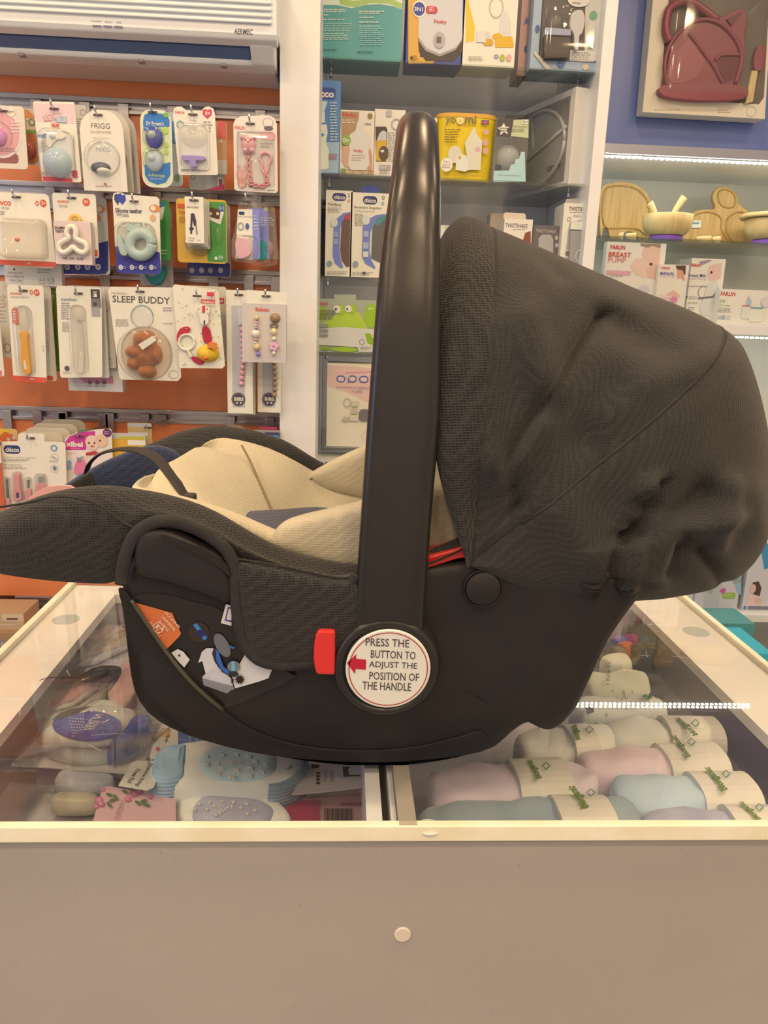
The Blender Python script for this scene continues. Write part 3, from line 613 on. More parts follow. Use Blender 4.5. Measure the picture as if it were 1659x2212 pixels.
pr.build('lettering', None, ac, fix=False, kind='stuff')
# ================================================================== hanging packs: top row
Y1 = 1.80
p = Pack('pacifier_pack', 'pale pink pacifier pack with round bubble and purple band beneath', 'pacifier pack', (-40, 228, 56, 364), Y1, col='#e9d3b6', r=8)
p.art(('r', (-40, 330, 40, 352), '#9a5b52', 8), ('e', (-44, 228, 46, 342), '#edd9c0'), ('e', (-42, 236, 42, 336), '#e7a69d'), ('e', (14, 230, 33, 252), '#f2e6d2'), ('t', '0m+', (16, 237, 31, 245), '#4a4038'), ('l', (24, 262, 44, 290), 4, '#f2d6cc'), ('l', (0, 320, 34, 330), 2, '#b98a80'))
p.ball('pacifier', (-24, 272, 16, 318), .016, '#df8fb8'); p.dome('blister', (-34, 262, 28, 326), .024); p.hook(6, 240, 'chrome hook holding the pale pink pacifier pack'); p.done()
p = Pack('pacifier_pack', 'orange and green pacifier pack hanging behind the pale pink pack', 'pacifier pack', (28, 234, 86, 356), Y1+.05, col='#dcc7a4', r=14)
p.art(('p', [(40, 240), (58, 236), (74, 250), (76, 256), (38, 254)], '#e58b48'), ('r', (40, 280, 78, 288), '#8fae52'), ('o', (61, 256, 76, 272), '#6d8b58', 2.5), ('l', (42, 256, 60, 276), 5, '#9d8f7a'), ('r', (40, 288, 82, 352), '#cf7a44', 12))
p.ball('pacifier', (50, 305, 80, 345), .018, '#b54a35'); p.ball('pacifier_button', (51, 318, 64, 340), .024, '#8fb23c'); p.dome('blister', (44, 298, 84, 352), .028); p.done()
p = Pack('pacifier_pack', 'tall pink and white pack with pale blue ball shaped pacifier case', 'pacifier pack', (72, 218, 175, 393), Y1-.01, col='#f1e2cd', r=4, shape=[(71, 222), (74, 219), (158, 220), (161, 224), (176, 391), (173, 394), (94, 392), (91, 389)])
p.art(('p', [(72, 223), (160, 225), (163, 268), (77, 262)], '#efc9bd'), ('p', [(91, 381), (156, 386), (157, 393), (94, 391)], '#d3465a'), ('p', [(80, 290), (104, 291), (105, 297), (80, 296)], '#7d97b8'),
      ('p', [(92, 250), (113, 247), (114, 260), (96, 263)], '#de8c92'), ('p', [(122, 253), (143, 252), (144, 266), (121, 264)], '#9db6cc'), ('t', 'ROSE', (95, 250, 113, 260), '#f7e6da', .02), ('t', '&', (117, 254, 121, 260), '#a08c84'), ('t', 'BLUE', (124, 255, 143, 264), '#f7f0e6', .02),
      ('t', 'NUK', (111, 267, 129, 275), '#d8402f', .04), ('t', '1', (157, 368, 167, 384), '#c4475c', .04), ('l', (85, 305, 100, 330), 6), ('l', (88, 372, 106, 381), 2), ('t', 'easy', (112, 240, 132, 247), '#e5aeb0'), ('r', (106, 288, 160, 368), '#e6dac6', 4))
p.solid('pacifier_shield', [(103, 293), (108, 285), (122, 282), (138, 288), (143, 296), (138, 302), (127, 303), (118, 310), (111, 320), (105, 316), (103, 304)], .008, '#f3ece0'); p.ball('pacifier_knob', (108, 288, 126, 304), .016, '#e6dccb')
p.ball('pacifier_case', (94, 318, 158, 386), .034, cm('#b9c6cd', .15)); p.dome('blister', (92, 282, 162, 388), .038, r=.3); p.hook(118, 236, 'chrome hook holding the pack with the pale blue case'); p.done()
p = Pack('pacifier_pack', 'plain white pack mostly hidden behind the blue ball case pack', 'pacifier pack', (120, 226, 190, 384), Y1+.05, col='#e7d9c4', r=5); p.art(('o', (173, 236, 186, 250), '#8d8478', 1.2), ('l', (164, 256, 184, 290), 7), ('e', (158, 320, 176, 352), '#d9cdb9')); p.done()
fs = lambda dx, dy: [(x+dx, y+dy) for x, y in [(182, 411), (172, 280), (175, 262), (184, 248), (198, 239), (212, 237), (230, 238), (248, 247), (260, 262), (266, 280), (276, 415)]]
for i, (dx, dy) in enumerate(((28, 4), (14, 1))):
    p = Pack('pacifier_pack', ['cream arched pacifier card at the back of three on one hook', 'cream arched pacifier card in the middle of three on one hook'][i], 'pacifier pack', (172+dx, 237, 276+dx, 414), Y1+.06-.03*i, col='#dccdb4', shape=fs(dx, dy), group='arched cream pacifier cards'); p.dome('blister', (188+dx, 310, 262+dx, 384), .012); p.done()
p = Pack('pacifier_pack', 'cream arched pacifier card with round clear bubble, front of three', 'pacifier pack', (172, 237, 276, 414), Y1-.01, col='#efdfc6', shape=fs(0, 0), group='arched cream pacifier cards')
p.art(('t', 'FRIGG', (197, 266, 237, 278), '#5f574e'), ('t', 'SILICONE PACIFIER', (195, 283, 240, 288), '#a09484'), ('t', 'SIZE 1 - 0-6 MONTHS', (201, 297, 236, 300), '#b0a494'), ('t', 'FRIGG', (208, 317, 238, 329), '#a7a9ad'), ('e', (187, 305, 259, 382), '#e8dcca'), ('t', 'FRIGG', (208, 318, 238, 328), '#9fa3aa'), ('r', (224, 395, 230, 400), '#c87463'), ('l', (206, 401, 246, 405), 1, '#b8a898'))
p.ball('pacifier', (196, 350, 240, 376), .015, '#525560'); p.ball('pacifier_nipple', (208, 361, 240, 378), .018, '#e9e0d0'); p.dome('bubble', (187, 305, 260, 382), .03); p.hook(212, 249, 'chrome hook holding the arched cream pacifier cards'); p.done()
p = Pack('pacifier_pack', 'teal and grey pack hanging behind the blue twin pacifier pack', 'pacifier pack', (340, 243, 393, 402), Y1+.05, col='#cfd0c4', r=9); p.art(('r', (372, 262, 392, 310), '#3f88a8'), ('l', (376, 285, 390, 310), 5, '#e5ddcc'), ('e', (376, 376, 388, 392), '#8aa870')); p.done()
p = Pack('pacifier_pack', 'blue and lime rounded blister pack with two blue pacifiers', 'pacifier pack', (305, 237, 372, 405), Y1-.01, col='#e3dfc4', r=22)
p.art(('r', (308, 242, 367, 400), '#d9dda0', 20), ('p', [(309, 262), (312, 248), (322, 244), (355, 246), (366, 258), (366, 274), (340, 274), (310, 284)], '#2f78b4'), ('p', [(312, 356), (340, 358), (368, 350), (368, 378), (358, 394), (340, 399), (322, 392), (313, 378)], '#2f78b4'), ('t', "Dr Brown's", (316, 262, 354, 271), '#f2ece0', .02), ('t', 'Advantage', (320, 375, 357, 384), '#cfdc6c', .01), ('t', 'ORTHODONTIC PACIFIER', (324, 385, 350, 388), '#e8e4d4'),
      ('e', (352, 243, 364, 254), '#7fae48'), ('e', (351, 273, 363, 290), '#b5cc66'), ('e', (354, 307, 363, 319), '#b5cc66'), ('e', (354, 323, 363, 334), '#b5cc66'))
for y, h in ((276, '#2a3f94'), (326, '#b9c3c6')): p.ball('pacifier_shield', (315, y, 353, y+46), .012, h); p.ball('pacifier_knob', (319, y+6, 341, y+28), .020, '#b9c0a8' if y < 300 else '#cfd3d0'); p.dome('blister', (312, y-4, 356, y+50), .026, r=.45)
p.hook(330, 243, 'chrome hook holding the blue twin pacifier pack'); p.done()
p = Pack('nipple_pack', 'grey pack hanging low behind the heart cornered nipple card', 'nipple pack', (408, 300, 484, 411), Y1+.06, col='#b9b3a8', r=4); p.art(('o', (411, 378, 422, 388), '#6b6560', 1.5), ('r', (470, 383, 482, 408), '#e8dfd0'), ('t', '1', (473, 387, 480, 402), '#c2475a', .03), ('p', [(440, 411), (484, 398), (484, 411)], '#cf4a5c')); p.done()
p = Pack('nipple_pack', 'orange card with age mark behind the heart cornered nipple card', 'nipple pack', (446, 262, 491, 376), Y1+.035, col='#c99868', r=4); p.art(('r', (470, 262, 488, 300), '#d8625e'), ('t', '-6', (471, 300, 480, 309), '#f0dcc0', .02), ('r', (446, 345, 490, 376), '#cdbfa8')); p.done()
p = Pack('nipple_pack', 'cream card with red heart corner, clear bottle nipple and purple lid', 'nipple pack', (376, 231, 470, 378), Y1-.015, col='#eedfc4', shape=[(386, 375), (374, 250), (375, 236), (382, 230), (392, 230), (402, 238), (436, 239), (441, 232), (451, 230), (460, 234), (464, 244), (471, 374), (468, 378), (390, 378)])
p.art(('t', 'FARLIN', (378, 240, 398, 246), '#d0404a', .02), ('p', [(448, 257), (438, 247), (438, 238), (443, 235), (448, 238), (454, 235), (458, 240), (457, 248)], '#cf3f52'), ('t', '0+', (443, 240, 454, 249), '#f6e8da', .02), ('o', (381, 260, 398, 278), '#7fa7a2', 3), ('l', (439, 262, 460, 288), 4), ('t', 'Pacifier', (410, 258, 426, 262), '#a39583'), ('l', (390, 367, 462, 372), 1), ('r', (388, 270, 452, 366), '#e7dcc8', 6))
TRANSL = clear('translucent silicone', (.97, .97, .96), .12, 1.45, .25, (.95, .93, .90))
p.ball('nipple_tip', (406, 266, 424, 290), .012, TRANSL); p.ball('nipple', (392, 278, 448, 318), .02, TRANSL); p.solid('lid', [(395, 342), (400, 338), (440, 340), (446, 345), (440, 349), (425, 350), (428, 362), (412, 362), (412, 350), (400, 349)], .014, cm('#a58cc4', .25)); p.dome('blister', (390, 270, 450, 366), .03, r=.2)
p.hook(417, 248, 'chrome hook holding the heart cornered nipple card'); p.done()
p = Pack('pacifier_clip_pack', 'cream card with pink pig pacifier clip, chain and pink ring', 'pacifier clip', (505, 250, 600, 417), Y1-.01, col='#eddcc4', shape=[(506, 408), (504, 268), (508, 258), (520, 251), (556, 250), (566, 248), (580, 249), (592, 254), (598, 268), (600, 412), (596, 417), (512, 412)])
p.art(('t', 'FARLIN', (507, 272, 528, 280), '#d0404a', .02), ('e', (567, 254, 591, 276), '#b9aa98'), ('e', (569, 256, 589, 274), '#efd9c0'), ('e', (570, 272, 590, 282), '#6a6058'), ('r', (562, 285, 595, 302), '#e8a8a0', 8), ('l', (563, 308, 592, 322), 2), ('l', (537, 402, 575, 408), 1, '#8d7c6c'), ('l', (578, 410, 596, 414), 1, '#8d7c6c'), ('e', (510, 364, 534, 388), '#e0a090'), ('e', (512, 354, 519, 362), '#e0a090'), ('e', (527, 354, 534, 362), '#e0a090'), ('e', (514, 384, 532, 406), '#d98f80'), ('t', '0+', (518, 396, 528, 404), '#f2e0d0', .02))
p.ball('pig_clip', (521, 296, 553, 332), .014, '#e9a29e'); p.ball('pig_ear', (519, 293, 528, 303), .008, '#e9a29e'); p.ball('pig_ear', (545, 293, 554, 303), .008, '#e9a29e'); p.ball('pig_foot', (524, 320, 537, 333), .017, '#f0bab4'); p.ball('pig_foot', (539, 320, 552, 333), .017, '#f0bab4'); p.ball('pig_snout', (534, 306, 541, 312), .017, '#d9807c')
for x in (531, 543): p.ball('pig_eye', (x-2, 302, x+2, 307), .016, '#3a2c2a')
ch = [(536, 336), (538, 348), (537, 360), (539, 372), (540, 384), (543, 396), (553, 401), (566, 402), (576, 396), (575, 384), (573, 374)]
for i, (x, y) in enumerate(ch): p.ring('chain_link', (x-3.5, y-6, x+3.5, y+6) if i < 5 or i > 8 else (x-6, y-3.5, x+6, y+3.5), 1.6, '#e08a84')
p.tube('clip_ring', [(571, 374), (566, 366), (566, 354), (562, 345), (562, 336), (568, 330), (576, 330), (584, 336), (585, 346), (580, 356), (579, 366), (574, 374), (571, 374)], 2.6, '#e9a09c'); p.dome('blister', (512, 284, 594, 404), .022, r=.08)
p.hook(541, 268, 'chrome hook holding the pink pig clip card'); p.done()
# ================================================================== second row
Y2 = 1.80
p = Pack('teether_box', 'white carton with printed approval squares hanging below the orange edged card', 'carton', (6, 470, 130, 617), Y2+.035, .02, '#e9dcc4', 1)
p.art(('t', 'Harrisburg, pa, USA', (16, 587, 49, 592), '#9a8e80'), ('t', 'www.dreambaby.com', (14, 595, 52, 600), '#9a8e80'), ('t', 'Made in Taiwan', (21, 603, 48, 608), '#9a8e80'), ('p', [(28, 583), (31, 578), (33, 583)], '#3a342e'), ('l', (80, 582, 114, 592), 2), ('r', (84, 600, 96, 612), '#b5a996', 1), ('r', (85, 601, 95, 611), '#ece0ca', 1), ('t', 'FDA', (86, 604, 94, 608), '#5a5048', .02), ('r', (102, 600, 115, 612), '#b5a996', 1), ('r', (103, 601, 114, 611), '#ece0ca', 1), ('o', (104, 602, 113, 610), '#5a5048', 1.2)); p.done()
p = Pack('teether_pack', 'cream card with orange edge and large square clear case with pink dot', 'teether pack', (-14, 416, 121, 578), Y2-.01, col='#f0e2ca', shape=[(-14, 414), (98, 419), (105, 424), (121, 571), (116, 579), (-14, 571)])
p.art(('p', [(-14, 560), (120, 566), (121, 572), (116, 578), (-14, 571)], '#dc5a40'), ('t', 'KOVCO', (-14, 434, 24, 444), '#e04f38', .04), ('t', 'TEETHER', (2, 447, 20, 452), '#9a8d80'), ('e', (86, 431, 100, 447), '#e0573e'), ('t', '5+', (89, 435, 98, 443), '#f4e2cc', .02), ('o', (76, 434, 84, 444), '#e0573e', 1.5), ('t', 'KOVCO', (59, 567, 67, 571), '#f0d8c4', .03), ('l', (0, 456, 12, 466), 2))
p.dome('clear_case', (2, 472, 104, 560), .032, clear('milky clear case', (.97, .97, .95), .08, 1.5, .35, (.95, .93, .88)), .18); p.ball('pink_dot', (45, 515, 56, 525), .006, '#e08a70', None, .032)
p.hook(36, 426, 'chrome hook holding the square clear case card'); p.done()
p = Pack('teether_pack', 'dark blue bottomed teether pack behind the shamrock box', 'teether pack', (133, 426, 234, 592), Y2+.05, col='#ddd3c4', r=8); p.art(('p', [(134, 545), (234, 520), (234, 584), (228, 592), (140, 592), (134, 586)], '#3a3f86'), ('e', (206, 443, 226, 460), '#e08a4a'), ('e', (208, 445, 220, 458), '#f0e2d0'), ('e', (208, 464, 218, 478), '#e09a6c'))
for x in (139, 162, 183, 206): p.art(('e', (x, 570, x+12, 583), '#d9d2c8'), ('e', (x+3, 573, x+9, 580), '#8f8ba8'))
p.done()
p = Pack('teether_pack', 'cream card with orange trim and yellow ring behind the shamrock box', 'teether pack', (117, 418, 210, 556), Y2-.005, col='#f0e2ca', r=6)
p.art(('t', 'KOVCO', (125, 433, 149, 439), '#e04f38', .04), ('t', 'TEETHER', (126, 443, 146, 448), '#9a8d80'), ('e', (178, 428, 194, 445), '#e0573e'), ('t', '0+', (182, 432, 191, 440), '#f4e2cc', .02), ('r', (204, 540, 211, 553), '#e0573e'))
p.ring('yellow_ring', (152, 466, 172, 486), 4, '#e9b24a', .012); p.hook(155, 428, 'chrome hook holding the orange trimmed teether card'); p.done()
p = Pack('teether_box', 'pale pink window box with white three lobed shamrock teether', 'teether box', (118, 478, 197, 571), Y2-.035, .022, '#e8cdbb', 1, bodyname='carton')
p.art(('r', (119, 480, 192, 549), '#e3c4b2'), ('t', 'SHAMROCK', (118, 489, 153, 496), '#3f342e', .03), ('t', 'TEETHER', (119, 497, 149, 503), '#3f342e', .03), ('t', '2', (126, 534, 134, 545), '#3a302a', .04), ('t', 'HE OR SHE', (135, 556, 180, 561), '#54463e'), ('l', (136, 543, 147, 546), 1, '#6a5a50'), ('t', '100%', (160, 540, 185, 546), '#a08c7c', .01))
p.tube('shamrock_teether', [(138, 520), (128, 528), (128, 540), (138, 546), (150, 540), (158, 534), (168, 542), (180, 546), (188, 538), (184, 526), (172, 520), (164, 514), (164, 500), (158, 490), (148, 492), (144, 504), (148, 514), (138, 520)], 5.5, '#f0e8d8', .01); p.done()
p = Pack('teether_pack', 'grey card with teal teether at the back of the whale hook', 'teether pack', (300, 446, 372, 618), Y2+.07, col='#b9ac9c', r=5); p.solid('teal_teether', [(314, 592), (330, 600), (345, 590), (356, 574), (362, 590), (350, 612), (330, 614)], .012, '#1f8a84'); p.done()
p = Pack('teether_pack', 'bright green pack in the middle of the whale hook', 'teether pack', (300, 432, 368, 562), Y2+.035, col='#4a9a4a', r=8); p.art(('e', (344, 436, 356, 448), '#3f7aa8'), ('p', [(340, 450), (356, 446), (350, 476), (344, 474)], '#ece2cc'), ('l', (348, 540, 362, 552), 2, '#cfe0b0')); p.done()
p = Pack('teether_pack', 'white and indigo card with pale green whale teether', 'teether pack', (243, 420, 348, 593), Y2-.01, col='#efe8dc', shape=[(252, 584), (243, 428), (245, 418), (254, 415), (262, 416), (270, 420), (338, 425), (344, 430), (348, 586), (342, 593), (258, 590)])
p.art(('p', [(249, 532), (345, 545), (348, 586), (342, 593), (258, 590), (252, 584)], '#3a3c90'), ('p', [(255, 444), (247, 432), (247, 421), (253, 418), (259, 426)], '#3a4460'), ('p', [(265, 442), (252, 432), (254, 420), (260, 417), (264, 422), (270, 420), (272, 432)], '#3d4aa0'), ('t', 'Silicone teether', (249, 450, 307, 460), '#4a4a58', .02), ('t', 'Whale', (251, 460, 278, 468), '#6a6a78'), ('e', (322, 442, 346, 458), '#e58c4a'), ('e', (325, 444, 336, 455), '#f2e8da'), ('e', (324, 463, 336, 477), '#e9a878'), ('t', 'silicone teether', (256, 538, 259, 540), '#d8d4e0'))
for x in (256, 280, 300, 322): p.art(('e', (x, 572, x+10, 583), '#ece6da'), ('o', (x+2, 574, x+8, 581), '#8a86b8', 1.2), ('l', (x+11, 576, x+17, 582), 2, '#c4c0d8'))
p.ring('whale_body', (280, 503, 328, 552), 11, '#b8c8b4', .012); p.solid('whale_tail', [(256, 512), (262, 510), (270, 528), (280, 535), (276, 552), (264, 550), (258, 530)], .012, '#b8c8b4', .004); p.solid('whale_spout', [(274, 486), (282, 484), (290, 490), (300, 484), (306, 490), (300, 500), (280, 500)], .012, '#b8c8b4', .004)
p.dome('blister', (252, 480, 338, 560), .03, r=.3); p.hook(291, 436, 'chrome hook holding the whale teether card'); p.done()
p = Pack('teether_pack', 'indigo bottomed card hanging at the back behind the yellow and green pack', 'teether pack', (404, 440, 498, 598), Y2+.06, col='#b9aca0', r=8); p.art(('r', (405, 566, 497, 597), '#33386e', 6))
for x in (409, 430, 449, 471): p.art(('e', (x, 578, x+11, 590), '#a8a29c'))
p.done()
p = Pack('bottle_trainer_pack', 'half yellow half green pack with clear trainer cup and brown monster print', 'cup pack', (382, 430, 490, 568), Y2, col='#dca83c', r=8)
p.art(('r', (447, 436, 488, 566), '#4d9340', 4), ('e', (472, 442, 486, 458), '#3f6f9c'), ('t', '0-2', (474, 446, 484, 452), '#e9e0cc'), ('p', [(450, 455), (484, 458), (476, 485), (450, 474)], '#e6dcc8'), ('p', [(452, 452), (458, 448), (470, 452), (476, 458), (474, 474), (458, 470), (452, 466)], '#5a3a28'), ('e', (452, 458, 458, 465), '#e8d8c0'), ('e', (467, 458, 473, 465), '#e8d8c0'), ('r', (383, 440, 402, 449), '#c8522e'), ('t', 'Nuby', (387, 455, 410, 464), '#cf5034', .02), ('l', (387, 468, 404, 482), 5, '#a07a28'), ('t', '0%', (472, 552, 482, 558), '#d9e4c0', .01), ('e', (463, 554, 470, 562), '#d9e4c0'), ('l', (471, 559, 485, 562), 1, '#d9e4c0'))
p.ball('trainer_spout', (464, 488, 482, 526), .02, CLEAR); p.ball('trainer_cup', (398, 490, 460, 554), .03, clear('smoky clear', (.8, .82, .8), .06, 1.5, .1, (.7, .7, .65))); p.ring('cup_handle', (396, 520, 414, 545), 3, CLEAR, .02); p.done()
for i in range(4):
    p = Pack('charm_box', ['slim cream hang tag box with knife shaped charm, front of its row', 'slim cream hang tag box second behind the knife charm box', 'slim cream hang tag box third behind the knife charm box', 'slim cream hang tag box last of its row beside the green pack'][i], 'hang box', (400+3*i, 425+3*i, 440+4*i, 525+4*i), Y2-.05+.012*i, .008, '#efe0c4' if i == 0 else '#e0d0b4', 1, shape=None, group='slim cream hang tag boxes')
    if i == 0:
        p.art(('t', 'HEORSHE', (403, 446, 429, 450), '#5a5048', .01), ('p', [(412, 462), (415, 460), (420, 462), (424, 478), (424, 488), (419, 488), (416, 476), (415, 490), (419, 493), (418, 496), (415, 498), (415, 505), (411, 505), (411, 498), (408, 494), (411, 490)], '#3c3a4c'), ('p', [(422, 488), (425, 488), (427, 506), (424, 507)], '#8d8478'), ('t', 'PACIFIER', (406, 513, 422, 516), '#8d8070'), ('t', 'CHARM', (406, 518, 418, 521), '#8d8070'), ('l', (426, 518, 433, 521), 1))
        p.hook(419, 433, 'chrome hook holding the slim cream hang tag boxes')
    p.done()
cs_ = lambda dx, dy: [(x+dx, y+dy) for x, y in [(515, 440), (525, 435), (548, 435), (556, 440), (562, 520), (565, 545), (560, 562), (540, 568), (506, 564), (500, 552), (500, 520), (506, 500)]]
for i, (dx, dy, lab) in enumerate(((38, 9, 'tan pacifier blister hanging at the back beside the white upright'), (22, 3, 'violet pacifier blister with teal pacifier in the middle of its hook'), (0, 0, 'clear pacifier blister with white card and pink pacifier'))):
    p = Pack('pacifier_blister', lab, 'pacifier pack', (500+dx, 435+dy, 565+dx, 568+dy), Y2+.06-.035*i, .003, '#a9a4c8', shape=cs_(dx, dy), group='clear edged pacifier blisters', clearbody=True)
    if i < 2: p.art(('p', [(512+dx, 450), (556+dx, 450), (560+dx, 560), (508+dx, 556)], ['#9d8476', '#8f8ec0'][i]), ('e', (556+dx-8, 448, 556+dx, 456), '#b8c46a' if i else '#b58a4c'), ('l', (540+dx, 470, 556+dx, 490), 4, '#d4d0e0'))
    if i == 1: p.solid('pacifier', [(562, 530), (570, 518), (576, 530), (572, 542), (576, 556), (564, 564), (556, 560), (566, 545)], .016, '#1f9a86')
    if i == 0: p.ball('pacifier', (570, 520, 592, 556), .014, '#b08868')
    if i == 2:
        p.art(('p', [(514, 452), (545, 452), (546, 562), (508, 558)], '#eee4d8'), ('p', [(545, 452), (560, 452), (562, 558), (546, 562)], '#8a8cc4'), ('r', (516, 457, 528, 464), LOGO, 2), ('t', 'physio SOCOTHE', (515, 467, 544, 470), '#55506a'), ('o', (513, 480, 527, 498), '#8fa498', 2.4), ('e', (530, 482, 538, 496), '#4a5a94'), ('l', (548, 465, 558, 500), 5, '#c4c4e0'))
        p.solid('pacifier', [(510, 524), (520, 516), (534, 518), (542, 532), (544, 548), (530, 558), (514, 556)], .015, '#eab0b0'); p.dome('bubble', (502, 508, 558, 564), .026, r=.3); p.hook(533, 436, 'chrome hook holding the clear pacifier blisters')
    p.done()
# ================================================================== third row
Y3 = 1.80
p = Pack('toy_pack', 'kraft coloured card with red strip cut by the spoon pack', 'toy pack', (-70, 606, 30, 772), Y3+.05, col='#ddcbaa', r=8); p.art(('l', (0, 640, 14, 700), 8, '#b5a184'), ('o', (8, 742, 24, 762), '#8f7c62', 1.2), ('p', [(2, 640), (8, 634), (12, 660), (4, 664)], '#c9b48f')); p.done()
p = Pack('toy_pack', 'narrow pink edged card hanging left of the orange spoon pack', 'toy pack', (-40, 700, 5, 812), Y3+.02, col='#efdfcc', r=4); p.art(('r', (-38, 800, 4, 811), '#e07a70')); p.done()
p = Pack('spoon_pack', 'green pack hanging behind the orange spoon pack', 'spoon pack', (94, 622, 130, 802), Y3+.05, col='#6d8f34', r=6); p.art(('p', [(98, 632), (116, 636), (114, 668), (100, 662)], '#e0d2b4'), ('p', [(99, 630), (112, 634), (110, 660), (101, 656)], '#7a5030'), ('l', (114, 790, 127, 798), 2, '#c8d89a')); p.done()
p = Pack('spoon_pack', 'second cream spoon card with red foot behind the orange spoon card', 'spoon pack', (30, 618, 116, 822), Y3+.025, col='#e4d4b8', r=6); p.art(('r', (32, 811, 115, 821), '#d9583e', 3), ('t', 'KOVCO BABY', (102, 736, 105, 760), '#9a8e80')); p.done()
p = Pack('spoon_pack', 'cream card with red foot and orange handled soft spoon', 'spoon pack', (15, 614, 101, 827), Y3-.005, col='#f0e2ca', shape=[(29, 820), (15, 620), (18, 614), (90, 617), (94, 621), (101, 823), (97, 827), (34, 824)])
p.art(('p', [(28, 811), (101, 816), (101, 823), (97, 827), (34, 824), (29, 820)], '#e0583e'), ('t', 'KOVCO', (23, 632, 47, 637), '#e04f38', .04), ('t', 'SILICONE GEL SPOON', (23, 640, 61, 644), '#9a8d80'), ('e', (73, 625, 85, 639), '#e0573e'), ('t', '6+', (76, 628, 83, 635), '#f4e2cc', .02), ('o', (64, 626, 71, 636), '#e0573e', 1.3), ('p', [(25, 668), (32, 664), (38, 668), (39, 684), (41, 700), (34, 702), (27, 696)], '#dd6a4c'), ('l', (27, 672, 37, 694), 4, '#f0c4ac'), ('t', 'KOVCO', (65, 817, 74, 821), '#f0d8c4', .03), ('t', 'food safe', (91, 738, 94, 760), '#9a8e80'))
p.ball('spoon_bowl', (40, 668, 64, 716), .012, TRANSL); p.solid('spoon_handle', [(46, 718), (62, 718), (63, 736), (66, 766), (70, 800), (66, 808), (58, 808), (52, 796), (49, 766), (50, 740)], .012, '#eda02c'); p.solid('price_tag', [(51, 780), (54, 778), (58, 794), (57, 800), (53, 796)], .001, '#efe6d6', .012, None, 1, 0); p.dome('blister', (36, 660, 74, 812), .022, r=.45); p.hook(51, 628, 'chrome hook holding the orange spoon cards'); p.done()
p = Pack('nursing_box', 'white carton with pink panel poking out below the pale spoon pack', 'carton', (144, 700, 262, 845), Y3+.04, .03, '#e6d8c8', 1); p.art(('r', (172, 812, 245, 828), '#d98a98'), ('p', [(150, 818), (172, 818), (182, 826), (158, 828)], '#e4c4b0'))
for x in (190, 206, 221): p.art(('o', (x, 822, x+8, 830), '#4a443c', 2), ('l', (x-2, 832, x+9, 837), 2))
p.done()
p = Pack('spoon_pack', 'plain cream card with curled line print behind the pale spoon pack', 'spoon pack', (150, 618, 247, 794), Y3+.03, col='#ecdcbe', r=4); p.art(('o', (225, 652, 237, 672), '#b0a084', 1), ('o', (232, 775, 243, 789), '#b8a88c', 1)); p.done()
p = Pack('spoon_pack', 'second white pale spoon pack directly behind the first', 'spoon pack', (128, 620, 231, 815), Y3+.012, col='#ddd2c4', r=4); p.dome('blister', (160, 665, 196, 806), .006, r=.4); p.done()
p = Pack('spoon_pack', 'white card with black corner square and pale translucent spoon', 'spoon pack', (122, 618, 221, 815), Y3-.01, col='#efe5d6', shape=[(130, 812), (121, 624), (124, 617), (214, 621), (219, 626), (221, 812), (217, 815), (134, 816)])
p.art(('r', (196, 625, 216, 645), '#4a4440'), ('t', 's', (201, 634, 210, 642), '#efe5d6', .04), ('r', (201, 630, 209, 632), '#efe5d6'), ('r', (197, 645, 218, 664), '#7d7670'), ('r', (198, 664, 216, 683), '#a89e92'), ('t', 'suavinex', (131, 643, 166, 650), '#7a7a90'), ('l', (132, 654, 152, 692), 8), ('l', (134, 696, 152, 718), 6, '#b0a496'), ('e', (139, 790, 150, 801), '#5c564e'), ('l', (135, 803, 156, 808), 2), ('p', [(200, 655), (205, 652), (210, 656), (204, 660)], '#4a4440'))
p.ball('spoon_bowl', (156, 662, 186, 696), .01, TRANSL); p.solid('spoon_handle', [(166, 694), (176, 694), (182, 720), (184, 760), (183, 800), (174, 806), (167, 800), (167, 750)], .01, TRANSL); p.dome('blister', (154, 658, 190, 808), .02, r=.45); p.hook(170, 634, 'chrome hook holding the pale spoon packs'); p.done()
p = Pack('comforter_pack', 'large cream pack with brown plush rabbit inside a clear bubble', 'soft toy pack', (235, 618, 390, 823), Y3-.01, col='#efe0c8', shape=[(258, 816), (234, 628), (238, 619), (376, 621), (384, 630), (391, 815), (384, 823), (264, 820)])
p.art(('t', 'minikoioi', (241, 630, 273, 636), '#8a7e70'), ('t', 'SLEEP BUDDY', (243, 640, 367, 655), '#5f574c', .012), ('e', (283, 658, 332, 708), '#8fb0a0'), ('e', (285, 661, 331, 708), '#e8ddc8'), ('l', (250, 690, 280, 707), 4), ('l', (352, 664, 372, 675), 2), ('o', (364, 800, 386, 818), '#a89a86', 1), ('l', (352, 698, 374, 702), 1), ('e', (264, 706, 372, 820), '#d8bd98'))
PLUSH = noisy('brown plush', '#a8612e', '#8f4d22', 90, .95, 0, .5, 400, sheen=.5)
for nm, b, d in (('rabbit_body', (285, 720, 345, 800), .03), ('rabbit_head', (288, 712, 340, 752), .036), ('rabbit_ear', (270, 745, 330, 775), .03), ('rabbit_leg', (275, 770, 310, 800), .03), ('rabbit_leg', (298, 785, 340, 818), .034), ('rabbit_arm', (330, 745, 352, 785), .028)): p.ball(nm, b, d, PLUSH)
p.solid('care_label', [(299, 744), (330, 725), (338, 735), (308, 756)], .001, '#efe6da', .036, None, 1, 0)
p.dome('bubble_top', (284, 660, 332, 710), .02); p.dome('bubble', (260, 704, 372, 822), .045); p.hook(303, 630, 'chrome hook holding the plush rabbit pack'); p.done()
p = Pack('rattle_pack', 'second dotted cream card behind the yellow chick clip card', 'clip pack', (400, 618, 490, 780), Y3+.03, col='#e4d4b4', r=6); p.art(('r', (470, 644, 484, 656), '#cf4348'), ('t', 'tou', (471, 647, 481, 653), '#f2dcc8', .02)); p.done()
